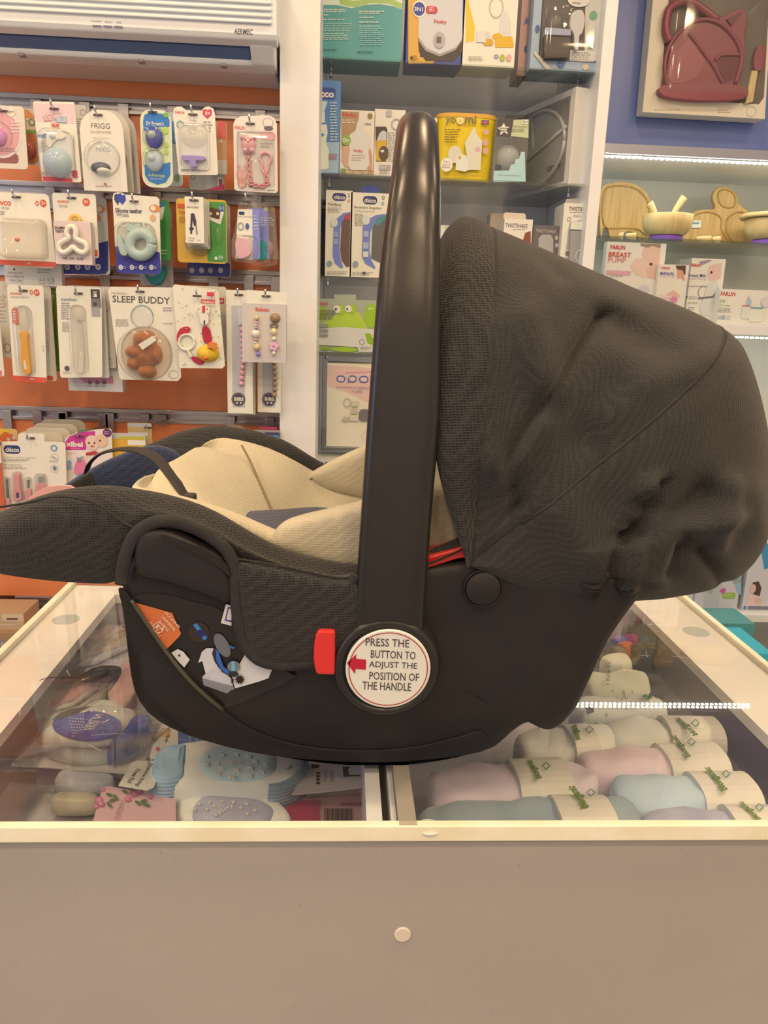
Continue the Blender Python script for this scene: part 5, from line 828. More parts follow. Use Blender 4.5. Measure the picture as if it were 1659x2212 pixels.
PL = cm('#b8ae9c', .45); m = MB(); m.poly([f(.49+.42*math.cos(a), .48+.41*math.sin(a), .002) for a in [2*math.pi*i/28 for i in range(28)]]); m.build('plate_face', cm('#aea492', .5), e, fix=False); m = MB(); o = [f(.49+.42*math.cos(a), .48+.41*math.sin(a), .004) for a in [2*math.pi*i/28 for i in range(28)]]; m.tube(o+[o[0]], .005, 8, None); m.build('plate_rim', PL, e, smooth=True)
for q0, q1 in (((.1, .3), (.92, .62)), ((.45, .45), (.38, .88))): MB().tube([f(*q0, .004), f(*q1, .004)], .0045, 8).build('plate_divider', PL, e, smooth=True)
m = MB(); text_on(m, 'ODOX', f(.68, .2, .003), f(.88, .2, .003)-f(.68, .2, .003), f(.68, .26, .003)-f(.68, .2, .003), cm('#4a4038', .5), .01); m.build('lettering', None, e, fix=False, kind='stuff')
m = MB(); m.poly([f(s, t, .012) for s, t in ((.05, .06), (.93, .06), (.93, .93), (.05, .93))]); m.build('window_film', CLEAR, e, fix=False)
p = bx('plate_box', 'cream carton end standing between the grey plate box and the post', (1264, 200, 1281, 392), 'B', 2.10, .10, '#e4d2b6'); p.done()
# shelf C
p = bx('bottle_box', 'dark carton tucked behind the red windowed bottle box', (660, 428, 706, 596), 'C', 2.12, .06, '#6d6258'); p.art(*chicco((672, 433, 712, 452)), ('r', (676, 456, 704, 500), '#4a5080'), ('l', (676, 520, 700, 580), 6, '#9a8e80')); p.done()
for x0, x1, y0, y1, lab, n1, n2, win, dg in ((703, 760, 409, 595, 'white carton with blue band and red topped bottle in a window', 'Well-Being', 'Biberon', '#6d5048', '2'), (757, 838, 415, 598, 'white carton with blue band, hanging tab and teal topped bottle', 'Benessere Angolato', 'Well-Being Angled Bottle', '#66625a', '0')):
    p = bx('bottle_box', lab, (x0, y0, x1, y1), 'C', 2.05, .07, '#efe3d2', 'bottle cartons with blue bands'); w_ = x1-x0 if x0 < 730 else 72; k = x0-703
    if x0 < 730: p.art(*chicco((718, 415, 748, 432)), ('t', '2', (751, 416, 756, 424), '#5a5058'), ('o', (751, 428, 756, 436), '#d88a84', 1.2), ('t', n1, (708, 436, 737, 444), '#6a6058'), ('l', (708, 446, 740, 458), 4), ('p', [(758, 456), (742, 458), (728, 470), (721, 490), (719, 550), (724, 566), (735, 576), (742, 577), (736, 560), (733, 540), (735, 490), (742, 470)], '#7482c0'), ('p', [(757, 457), (746, 462), (738, 480), (735, 540), (738, 560), (748, 574), (755, 574)], win), ('p', [(756, 458), (748, 462), (741, 472), (756, 472)], '#c4405c'), ('e', (714, 470, 730, 488), '#dcd6d2'), ('r', (722, 498, 730, 510), '#9aa4d4'), ('r', (721, 514, 730, 526), '#9aa4d4'), ('e', (706, 561, 718, 573), '#8fa0a0'), ('l', (706, 584, 752, 592), 2))
    else:
        p.art(*chicco((784, 422, 815, 440)), ('t', dg, (825, 421, 831, 430), '#5a5058'), ('o', (824, 434, 830, 442), '#7aa4c0', 1.3), ('t', n1, (766, 444, 824, 451), '#6a6058'), ('t', n2, (766, 453, 811, 457), '#9a9088'), ('l', (766, 460, 786, 488), 8), ('p', [(836, 460), (812, 463), (792, 474), (784, 488), (782, 552), (790, 568), (808, 578), (812, 578), (802, 560), (798, 540), (800, 500), (810, 476)], '#7482c0'), ('p', [(835, 462), (815, 470), (805, 490), (802, 556), (824, 567), (826, 520)], win), ('p', [(834, 463), (816, 470), (808, 482), (818, 486), (834, 470)], '#4a8a88'), ('e', (782, 464, 799, 484), '#dcd6d2'), ('r', (785, 498, 796, 510), '#aab2d8'), ('r', (784, 522, 796, 536), '#aab2d8'), ('r', (784, 542, 796, 554), '#d4d8e4'), ('e', (762, 562, 774, 575), '#8fa0a0'), ('l', (761, 586, 812, 594), 2), ('e', (783, 585, 790, 592), '#4a5060'))
        p.solid('hang_tab', [(780, 416), (780, 405), (784, 400), (815, 401), (820, 406), (820, 417)], .002, '#4a58a0', -.03, None, 1, 0)
    p.done()
p = bx('bottle_box', 'small white and violet carton between handle and canopy', (940, 478, 996, 600), 'C', 2.12, .06, '#e6dccc'); p.art(('r', (958, 490, 996, 600), '#7c84c8'), ('r', (962, 480, 975, 490), '#c4b49c')); p.done()
p = bx('bottle_box', 'kraft hang tab carton behind the white printed bottle carton', (1056, 446, 1112, 600), 'C', 2.16, .05, '#cbb290'); p.done()
p = bx('bottle_box', 'white carton with wordmark and brown corner behind the canopy', (1086, 466, 1147, 605), 'C', 2.06, .07, '#ecdcc4'); p.art(('t', 'TWISTSHAKE', (1092, 476, 1140, 485), '#5a4c40', .01), ('l', (1108, 488, 1138, 491), 1), ('p', [(1147, 492), (1135, 496), (1128, 520), (1147, 530)], '#8a4c30')); p.solid('hang_tab', [(1088, 467), (1088, 455), (1092, 452), (1133, 454), (1136, 458), (1136, 468)], .002, '#dcc4a4', -.02, None, 1, 0); p.done()
p = bx('bottle_box', 'clear fronted black bottle carton beside the tall grey bottle box', (1148, 478, 1206, 606), 'C', 2.07, .07, '#6d645c'); p.art(('t', 'TWISTSHAKE', (1158, 487, 1202, 494), '#b8aa9a', .01), ('p', [(1164, 506), (1172, 498), (1190, 498), (1196, 508), (1196, 600), (1164, 600)], '#b0a698'), ('e', (1200, 500, 1206, 510), '#c4b8a8'), ('e', (1200, 516, 1206, 526), '#c4b8a8')); p.done()
p = bx('bottle_box', 'tall white window carton with wordmark and grey bottle', (1214, 414, 1283, 592), 'C', 2.045, .09, '#efe0c8')
p.art(('p', [(1232, 455), (1250, 452), (1268, 444), (1282, 432), (1281, 590), (1222, 590), (1224, 520)], '#b5ab9c'), ('t', 'TWISTSHAKE', (1231, 422, 1278, 431), '#5f564c', .012), ('l', (1233, 433, 1275, 436), 1), ('t', 'Anti-Colic', (1241, 439, 1264, 444), '#8a7e70'), ('o', (1227, 443, 1236, 453), '#b5a48c', 1.5), ('e', (1222, 515, 1236, 531), '#efe4d2'), ('e', (1223, 517, 1234, 529), '#7d7266'), ('e', (1220, 533, 1234, 549), '#efe4d2'), ('e', (1221, 534, 1232, 547), '#7d7266'), ('t', 'TWISTSHAKE', (1243, 497, 1268, 502), '#cfc6b8'))
p.solid('bottle_cap', [(1234, 458), (1240, 455), (1268, 456), (1271, 460), (1270, 474), (1232, 472)], .012, '#e9dfd0', 0, None, 1); p.solid('bottle_body', [(1232, 474), (1270, 475), (1266, 580), (1228, 580)], .012, '#a39a8e', 0, None, 1); p.art(); p.ring('emblem', (1246, 516, 1266, 544), 1.2, '#cfc6b8', .0125); p.solid('hang_tab', [(1222, 414), (1226, 405), (1266, 404), (1269, 408), (1269, 415)], .002, '#d8c6aa', -.05, None, 1, 0); p.done()
# shelf D, E
p = bx('plate_pack', 'translucent green frog shaped plate pack with white sleeve', (640, 648, 816, 763), 'D', 2.05, .07, '#b0b092')
p.art(('p', [(686, 676), (700, 660), (706, 676), (704, 690), (690, 700)], '#a4b83c'), ('p', [(700, 700), (720, 684), (745, 676), (775, 676), (790, 700), (795, 720), (690, 720)], '#b9d040'), ('p', [(785, 676), (810, 676), (812, 706), (800, 712), (790, 700)], '#a0c42c'), ('e', (790, 658, 813, 682), '#a0c42c'), ('t', '6+', (796, 664, 806, 672), '#e0e8a8', .02), ('e', (728, 660, 746, 682), '#a8c838'), ('e', (754, 660, 770, 680), '#a8c838'), ('e', (720, 661, 736, 678), '#efe8d4'), ('e', (745, 661, 760, 677), '#efe8d4'), ('e', (723, 667, 728, 672), '#4a443c'), ('e', (748, 667, 752, 672), '#4a443c'), ('p', [(684, 712), (740, 708), (814, 714), (812, 762), (775, 762), (772, 752), (684, 746)], '#dcd4c0'), ('p', [(788, 722), (800, 722), (810, 740), (806, 748), (794, 744)], '#8fb828'), ('e', (692, 750, 715, 758), '#8fb030'), ('e', (716, 751, 772, 762), '#a4c030'), ('t', 'FARLIN', (685, 654, 708, 661), '#d8505a', .02), ('l', (684, 672, 732, 694), 4, '#7a7c4c'), ('r', (684, 702, 709, 709), '#9a9284', 3), ('r', (684, 713, 709, 720), '#9a9284', 3), ('r', (684, 723, 709, 730), '#9a9284', 3), ('o', (776, 734, 788, 746), '#8a8478', 1), ('l', (778, 751, 806, 758), 2))
p.solid('tape_tab', [(722, 650), (722, 638), (769, 638), (768, 651)], .001, '#b5b498', -.01, None, 1, 0); p.done()
p = bx('breast_pump_box', 'cream and pink carton with violet wordmark and line drawn pump', (706, 784, 830, 963), 'E', 2.05, .10, '#ecdcba')
p.art(('p', [(708, 787), (740, 788), (780, 792), (828, 802), (828, 880), (790, 866), (750, 846), (706, 832)], '#e8beaa'), ('p', [(740, 786), (828, 786), (828, 800), (790, 793)], '#eed6b4'), ('p', [(745, 803), (828, 798), (828, 800), (745, 805)], '#d89890'))
for b in ((727, 809, 746, 824), (752, 809, 771, 824), (776, 810, 796, 825)): p.art(('r', b, '#5a64a0', 7), ('r', (b[0]+2.6, b[1]+2.6, b[2]-2.6, b[3]-2.6), '#e8c2ae', 5))
p.art(('r', (750.5, 808, 755, 825), '#e8c2ae'), ('r', (752, 813, 754.6, 825), '#5a64a0'), ('p', [(799, 811), (803, 811), (816, 825), (812, 825)], '#5a64a0'), ('p', [(812, 811), (816, 811), (803, 825), (799, 825)], '#5a64a0'), ('t', 'AUTOMATIC BREAST PUMP', (727, 833, 824, 838), '#9a8aa0'), ('t', 'PU400', (761, 841, 783, 846), '#9a8aa0'), ('o', (742, 858, 758, 878), '#b5a48c', 1.4), ('p', [(757, 864), (776, 865), (774, 876), (760, 876)], '#d4c4a4'), ('p', [(762, 878), (770, 878), (773, 892), (758, 892)], '#c9b898'), ('r', (756, 894, 774, 908), '#d9c9a8', 2), ('e', (739, 898, 754, 909), '#c4b494'), ('r', (776, 882, 800, 908), '#77706c', 7), ('o', (782, 928, 812, 950), '#c4b49c', 1)); p.done()
p = bx('leaflet_box', 'low white carton with violet letters below the glass shelf', (640, 994, 830, 1060), None, 2.0, .12, '#e9dbd0', z=W(700, 1060, 2.0).z); p.art(('t', 'BABY', (682, 997, 720, 1006), '#6a4a80', .02)); p.done()
sbox('wall_shelf', (XP+.001, 2.01, W(700, 1060, 2.0).z-.03), (XQ-.001, YMB-.001, W(700, 1060, 2.0).z-.0005), WHITE)
# ================================================================== right showcase
YR = 2.40; XE = 1.75
zB0 = W(1500, 338, YR).z; BLUE = noisy('blue lacquer', '#6c749c', '#687098', 4, .3)
bc = thing('wall_cupboard', 'glossy blue wall cupboard with aluminium edge above the lit shelf', 'cupboard', (1.2, 2.6, zB0))
MB().box((XQ2+.004, YR, zB0), (XE, 2.79, 2.849)).build('front', BLUE, bc)
MB().box((XQ2+.004, YR+.001, zB0-.003), (XE, 2.79, zB0-.0002)).build('bottom_panel', WHITE, bc)
MB().box((XQ2+.003, YR-.006, zB0-.002), (XE, YR-.0005, zB0+.024)).build('edge_profile', cm('#b3aaa6', .3, .4), bc, bevel=.001)
MB().box((XQ2+.003, YR-.006, zB0+.0245), (XQ2+.02, YR-.0005, 2.849)).build('edge_profile', cm('#a89a98', .3, .4), bc, bevel=.001)
def led(name, label, x0, x1, y, z, st=26):
    e = thing(name, label, 'light strip', ((x0+x1)/2, y, z)); MB().box((x0, y-.006, z+.0045), (x1, y+.006, z+.0062)).build('tape', cm('#efe8da', .4), e)
    m = MB(); x = x0+.004
    while x < x1: m.box((x, y-.004, z), (x+.0075, y+.004, z+.0042)); x += .0165
    m.build('diodes', glow('led diode', (1, .92, .72), st), e, kind='stuff')
led('led_strip', 'bright white light strip under the blue wall cupboard', XQ2+.012, 1.46, YR+.012, zB0-.0105, 85)
zF = W(1480, 516, 2.42).z; zG = W(1600, 702, 2.42).z; zH = W(1570, 1326, 2.42).z
tag(MB().box((XQ2+.002, 2.42, zF-.008), (XE, 2.79, zF)).build('glass_shelf', GLASS), 'clear glass shelf carrying the wooden bowls and plates', 'shelf')
tag(MB().box((XQ2+.002, 2.415, zG-.03), (XE, 2.79, zG)).build('display_shelf', WHITE, bevel=.002), 'thick white shelf under the breast pump cartons', 'shelf')
tag(MB().box((XQ2+.002, 2.415, zH-.028), (XE, 2.79, zH)).build('display_shelf', WHITE, bevel=.002), 'thick white shelf under the steamer cartons low on the right', 'shelf')
led('led_strip', 'bright white light strip under the thick white shelf', XQ2+.012, XE, 2.44, zG-.0395, 85)
sbox('wall_showcase', (XQ2+.001, 2.792, 0), (XE, 2.798, zB0), cm('#d8cbb0', .6))
sbox('baseboard_right', (XQ2+.002, 2.46, 0), (XE, 2.79, .10), cm('#8a6a4c', .5))
WOOD = noisy('pale bamboo', '#cfa260', '#bd8c4a', 14, .45, stretch=(7, 1, .5)); WOOD2 = noisy('bowl wood', '#dfbc7c', '#cfa666', 12, .4, stretch=(6, 1, 1)); PUR = cm('#8a55b8', .35)
def slab(name, label, pts, Y, th, zoff=None, inner=(), tag_=None):
    P = cr([W(x, y, Y) for x, y in pts], 3, True); z0 = min(p.z for p in P); dz = zF+.0006-z0; P = [p+V((0, 0, dz)) for p in P]
    e = thing(name, label, 'plate', (sum(p.x for p in P)/len(P), Y, zF+.0006)); MB().extr(P, (0, th, 0)).build('plate_body', WOOD, e, bevel=.003)
    for q in inner:
        I = cr([W(x, y, Y-.0008)+V((0, 0, dz)) for x, y in q], 3, True); MB().tube(I+[I[0]], .0028, 6).build('compartment_rim', cm('#c08f4c', .5), e, smooth=True)
    return e, dz
slab('bamboo_plate', 'tall bamboo elephant shaped plate leaning at the left of the lit shelf', [(1300, 508), (1298, 400), (1320, 378), (1362, 378), (1392, 392), (1408, 418), (1413, 455), (1412, 508), (1384, 508), (1378, 490), (1364, 484), (1350, 487), (1345, 508), (1322, 508), (1316, 480), (1304, 478)], 2.66, .018, None, [[(1306, 470), (1306, 402), (1322, 386), (1360, 386), (1386, 398), (1401, 420), (1405, 456), (1402, 492), (1380, 478), (1345, 476)]])
e, dz = slab('bamboo_plate', 'bamboo mouse shaped divided plate with a small price label', [(1466, 518), (1470, 480), (1486, 456), (1512, 441), (1540, 440), (1546, 434), (1541, 416), (1545, 400), (1558, 391), (1576, 393), (1592, 406), (1600, 428), (1620, 444), (1640, 462), (1655, 490), (1656, 522)], 2.66, .018, None, [[(1553, 404), (1566, 397), (1582, 402), (1590, 418), (1586, 434), (1570, 436), (1556, 426)], [(1476, 508), (1482, 474), (1500, 454), (1524, 446), (1548, 450), (1560, 462), (1560, 484), (1572, 505), (1576, 516), (1500, 516)], [(1570, 466), (1584, 450), (1604, 446), (1626, 462), (1642, 490), (1640, 514), (1590, 514), (1572, 490)]])
m = MB(); m.poly([W(x, y, 2.656)+V((0, 0, dz)) for x, y in ((1494, 464), (1516, 464), (1516, 480), (1494, 480))], cm('#e4e2dc', .5)); m.poly([W(x, y, 2.6555)+V((0, 0, dz)) for x, y in ((1497, 468), (1512, 468), (1512, 472), (1497, 472))], cm('#7d8a9c', .5)); m.build('price_label', None, e, fix=False)
def bowl(label, px, rx, Y, lid=False):
    c = W(px, 510, Y); r = rx*Y/FPX; z = zF+.0006; h = .078
    e = thing('wooden_bowl', label, 'bowl', (c.x, Y, z), 'round wooden bowls with purple suction base')
    MB().lathe([(r*.62, 0), (r*.66, .002), (r*.66, .014), (r*.60, .0158)], (c.x, Y, z), 36).build('suction_base', PUR, e, smooth=False)
    MB().lathe([(r*.6, .016), (r*.78, .022), (r*.93, .036), (r*.99, .055), (r, h-.002), (r*.985, h), (r*.95, h-.002), (r*.92, .05), (r*.8, .03), (r*.3, .024)], (c.x, Y, z), 40).build('bowl_body', WOOD2, e, smooth=True)
    if lid: MB().lathe([(.001, h+.0145), (r*1.16, h+.0145), (r*1.2, h+.010), (r*1.2, h+.004), (r*1.16, h+.001), (.001, h+.001)], (c.x, Y, z), 40).build('bowl_lid', WOOD2, e, bevel=.001)
    return e, c, z+h
e, c, zt_ = bowl('open wooden bowl with purple base holding two wooden spoons', 1438, 51, 2.52)
def spoon(label, P, r=.006, grp='wooden spoons in the bowl'):
    m = MB(); m.tube(cr(P, 4), [r*(.7+.6*i/(4*(len(P)-1))) for i in range(4*(len(P)-1)+1)], 8, None, .6); return tag(m.build('wooden_spoon', WOOD2, smooth=True), label, 'spoon', grp)
spoon('short wooden spoon handle leaning out over the bowl rim', [W(1430, 500, 2.50), W(1418, 470, 2.50), W(1410, 450, 2.50), W(1403, 438, 2.50)], .0095)
spoon('long wooden spoon handle standing up from the bowl', [W(1440, 500, 2.51), W(1455, 462, 2.51), W(1468, 440, 2.51), W(1478, 426, 2.51)], .0095)
bowl('lidded wooden bowl with purple base beside the mouse shaped plate', 1664, 54, 2.52, True)
for lab, a, b, Y in (('small wooden spoon lying in front of the elephant plate', (1352, 505), (1374, 502), 2.46), ('tiny wooden spoon tip lying by the elephant plate foot', (1338, 503), (1346, 502), 2.46), ('wooden spoon lying flat between the bowl and the mouse plate', (1504, 513), (1537, 508), 2.46), ('second wooden spoon lying flat beside the mouse plate', (1540, 511), (1556, 510), 2.46)):
    A = W(*a, Y); B = W(*b, Y); A.z = B.z = zF+.0065; spoon(lab, [A, A*.6+B*.4, B], .0085, 'wooden spoons lying on the shelf')
spoon('pair of wooden handles resting on the lidded bowl', [W(1628, 468, 2.50), W(1640, 474, 2.50), W(1655, 482, 2.50)], .008)
# fox plate carton on the cupboard
p = Pack('plate_box', 'white window carton with dark red fox shaped silicone plate', 'box', (1398, -60, 1654, 250), YR-.06, .05, '#ead6b2', 1, bodyname='carton', shape=[(1388, 242), (1416, -60), (1672, -60), (1652, 257)])
p.art(('p', [(1425, 205), (1448, -40), (1664, -40), (1650, 210), (1640, 225), (1440, 215)], '#6f6152'), ('l', (1414, 236, 1472, 242), 1, '#c4ae94'), ('o', (1612, 230, 1634, 252), '#b8b0a0', 1), ('l', (1550, 232, 1582, 246), 3, '#c4ae94'))
FOX = noisy('dark red silicone', '#91454a', '#883e44', 10, .32)
p.solid('plate_body', [(1432, 205), (1436, 160), (1444, 115), (1456, 88), (1480, 60), (1515, 42), (1545, 42), (1560, 38), (1585, 26), (1602, 24), (1608, 45), (1602, 80), (1603, 130), (1592, 180), (1590, 215), (1500, 222)], .014, FOX)
p.tube('plate_rim', [(1440, 186), (1436, 140), (1450, 92), (1480, 58), (1520, 42), (1560, 54), (1592, 90), (1602, 130), (1588, 180)], 4, FOX, .016); p.tube('plate_divider', [(1488, 70), (1510, 100), (1540, 140), (1564, 184)], 3.5, FOX, .016); p.tube('plate_divider', [(1545, 130), (1560, 118), (1598, 118)], 3.5, FOX, .016)
p.tube('spoon_loop', [(1446, 90), (1438, 60), (1446, 20), (1470, 4), (1495, 6), (1520, 22), (1550, 44)], 8, FOX, .012); p.solid('bib_pocket', [(1424, 190), (1500, 186), (1597, 192), (1596, 218), (1500, 222), (1426, 212)], .026, FOX)
p.solid('fox_ear', [(1568, 42), (1604, 24), (1580, 56)], .003, '#6a2c34', .016, None, 1, 0); p.solid('compartment', [(1482, 90), (1490, 84), (1522, 130), (1500, 170), (1450, 180), (1448, 130)], .001, '#a4585a', .0142, None, 2, 0); p.solid('compartment', [(1548, 132), (1560, 122), (1594, 120), (1590, 160), (1568, 178)], .001, '#6a2c34', .0142, None, 2, 0)
p.solid('spoon_bowl', [(1624, 130), (1630, 106), (1640, 100), (1648, 108), (1644, 150), (1626, 154)], .014, FOX); p.solid('spoon_handle', [(1620, 155), (1633, 155), (1622, 222), (1606, 226)], .012, WOOD2, 0, None, 1)
p.dome('window_film', (1436, -30, 1650, 216), .03, r=.06); p.done()
q = W(1530, -40, YR); MB()
hk = tag(MB().box((q.x-.02, YR-.0095, q.z-.01), (q.x+.02, YR-.0008, q.z+.02)).build('box_hanger', STEEL), 'small metal hanger plate holding the fox plate carton on the cupboard', 'hook')
# cartons on the thick white shelf
def rb(name, label, box, Y, d, col, z=zG, **k): return Pack(name, label, 'box', box, Y, d, col, 1, base=z+.0006, bodyname='carton', **k)
PINKS = '#e6b0a4'
p = rb('breast_pump_box', 'large cream carton with red wordmark and mother and baby photo', (1304, 520, 1431, 690), 2.445, .03, '#eedcca')
p.art(('p', [(1382, 523), (1428, 523), (1424, 582), (1412, 578), (1398, 572), (1386, 545), (1392, 530)], '#e8bca0'), ('p', [(1383, 522), (1428, 523), (1427, 533), (1410, 527), (1400, 531), (1385, 528)], '#a08070'), ('p', [(1362, 570), (1372, 556), (1392, 554), (1406, 566), (1408, 584), (1394, 598), (1372, 588)], '#ecc4a8'), ('p', [(1396, 578), (1422, 562), (1420, 600), (1400, 596)], '#e4b498'), ('e', (1403, 564, 1410, 570), '#4a3428'), ('t', 'FARLIN', (1319, 526, 1351, 535), '#cf3f4c', .03), ('t', 'BREAST', (1315, 541, 1364, 552), '#cc4a46', .02), ('t', 'PUMP', (1314, 553, 1353, 564), '#d9746c'), ('r', (1310, 581, 1363, 590), '#e4a4a0', 3), ('l', (1320, 592, 1348, 596), 1), ('e', (1378, 612, 1404, 632), '#d4c4c8')); p.done()
p = rb('breast_pump_box', 'small carton with violet lettering and dark haired mother photo', (1418, 567, 1482, 692), 2.425, .018, '#eedccc')
p.art(('p', [(1460, 569), (1482, 569), (1481, 590), (1470, 586), (1462, 576)], '#5a4036'), ('p', [(1463, 577), (1476, 580), (1480, 600), (1468, 606), (1463, 594)], '#dca080'), ('p', [(1452, 610), (1470, 596), (1478, 606), (1472, 640), (1440, 640), (1444, 622)], '#eee0d4'), ('p', [(1440, 632), (1456, 622), (1472, 636), (1452, 642)], '#e4b498'), ('t', 'FARLIN', (1429, 572, 1448, 577), '#cf3f4c', .02), ('t', 'MANUAL', (1427, 583, 1458, 590), '#7a6a9c', .02), ('t', 'Breast Pump', (1427, 591, 1457, 595), '#b8a8c8'), ('r', (1424, 634, 1452, 640), '#ecc4bc'), ('e', (1448, 636, 1464, 650), '#d8889c')); p.done()
p = rb('breast_pump_box', 'tall carton with grey line drawn milk saver pump and baby face', (1487, 553, 1560, 694), 2.48, .08, '#eedec8')
p.art(('p', [(1532, 570), (1540, 566), (1560, 562), (1558, 595), (1545, 604), (1530, 600), (1528, 586)], '#e8bca8'), ('e', (1535, 580, 1540, 586), '#4a3428'), ('p', [(1510, 560), (1530, 556), (1540, 557), (1516, 568)], '#a88c98'), ('t', 'FARLIN', (1492, 564, 1514, 571), '#cf3f4c', .03), ('t', 'Breast Milk', (1488, 586, 1527, 593), '#6d6a84', .01), ('t', 'Saver Pump', (1487, 594, 1527, 601), '#c4aab4'), ('l', (1486, 612, 1520, 616), 1), ('o', (1508, 612, 1534, 640), '#8d8880', 1.5), ('p', [(1530, 608), (1548, 598), (1553, 612), (1540, 636), (1535, 660), (1533, 676), (1516, 676), (1512, 660), (1520, 640)], '#dcd0be'), ('p', [(1508, 638), (1540, 634), (1552, 615), (1553, 618), (1541, 638), (1510, 641)], '#6d6a68'), ('p', [(1482, 636), (1486, 634), (1485, 640)], '#4a4060'), ('l', (1489, 635, 1508, 642), 2), ('l', (1488, 648, 1512, 652), 1), ('l', (1487, 658, 1504, 666), 2)); p.done()
p = rb('breast_pump_box', 'pale carton side showing behind the milk saver pump carton', (1462, 552, 1484, 690), 2.57, .05, '#e2d2bc'); p.done()
p = rb('storage_cup_box', 'wide cream carton with red wordmark and storage cups picture', (1552, 626, 1690, 702), 2.44, .06, '#eedfc4')
p.art(('t', 'FARLIN', (1557, 630, 1589, 639), '#cf3f4c', .03), ('t', 'PP', (1555, 647, 1568, 655), '#9aac74', .01), ('t', 'Storage', (1554, 657, 1578, 662), '#9aac74'), ('t', 'Canister', (1552, 663, 1579, 668), '#9aac74'), ('l', (1551, 669, 1588, 676), 2), ('e', (1551, 681, 1558, 690), '#c4bcb0'), ('e', (1558, 680, 1567, 690), '#aab0b4'), ('e', (1570, 681, 1578, 690), '#d4c8b8'), ('r', (1602, 662, 1624, 688), '#e6dccc', 2), ('r', (1619, 666, 1648, 695), '#ece2d4', 2), ('r', (1604, 659, 1620, 662), '#d8746c'), ('r', (1622, 663, 1648, 667), '#7fa4ac'), ('p', [(1612, 658), (1617, 638), (1624, 650), (1622, 660)], '#b4bcc8'), ('e', (1644, 640, 1668, 664), '#dcd0c0')); p.done()
# behind the canopy, under the thick shelf
p = rb('steamer_box', 'dark blue carton edge below the lit white shelf', (1650, 752, 1720, 1000), 2.60, .08, '#5a5a66', zH); p.done()
# steamer cartons
p = rb('steamer_box', 'plain pale carton side on the low white shelf behind the counter', (1458, 1180, 1503, 1322), 2.47, .08, '#cfc2b8', zH); p.art(('e', (1473, 1282, 1484, 1290), '#e0d4c8')); p.done()
p = rb('steamer_box', 'pale carton with white bucket picture, pink heart and green tag', (1507, 1180, 1601, 1324), 2.46, .09, '#d2c6bc', zH)
p.art(('p', [(1517, 1262), (1560, 1262), (1551, 1317), (1519, 1317)], '#c2b9b0'), ('e', (1527, 1278, 1540, 1291), '#a0a894'), ('p', [(1553, 1284), (1558, 1279), (1565, 1278), (1567, 1284), (1560, 1292)], '#d05a94'), ('r', (1560, 1288, 1587, 1301), '#9ab848', 3), ('l', (1563, 1291, 1583, 1298), 2, '#c4d48c'), ('p', [(1588, 1272), (1600, 1244), (1600, 1294), (1592, 1288)], '#9ab8cc'), ('e', (1582, 1255, 1599, 1269), '#9aa090')); p.done()
p = rb('steamer_box', 'pale carton with photo of a mother cuddling her baby', (1612, 1180, 1720, 1325), 2.455, .09, '#d6ccc6', zH)
p.art(('p', [(1650, 1236), (1690, 1225), (1690, 1180), (1640, 1180)], '#4a94b4'), ('p', [(1619, 1280), (1626, 1264), (1638, 1262), (1644, 1276), (1640, 1294), (1628, 1292)], '#5a4038'), ('e', (1618, 1268, 1632, 1288), '#e4b8a4'), ('p', [(1611, 1300), (1620, 1288), (1640, 1294), (1642, 1314), (1611, 1316)], '#e8c4b8'), ('e', (1628, 1298, 1644, 1312), '#e4b498'), ('r', (1614, 1316, 1680, 1323), '#7d7876', 2), ('e', (1605, 1315, 1611, 1323), '#4a80a4')); p.done()
p = rb('storage_carton', 'large teal carton standing low beside the counter on the floor', (1536, 1347, 1612, PJ((W(1574, 1347, 2.3).x, 2.3, 0))[1]), 2.3, .14, '#5a9a8e', 0.0); p.done()
p = rb('storage_carton', 'bright turquoise carton standing in front of the teal carton', (1578, 1412, 1648, PJ((W(1610, 1412, 2.05).x, 2.05, 0))[1]), 2.05, .2, '#3fb4bc', 0.0); p.done()
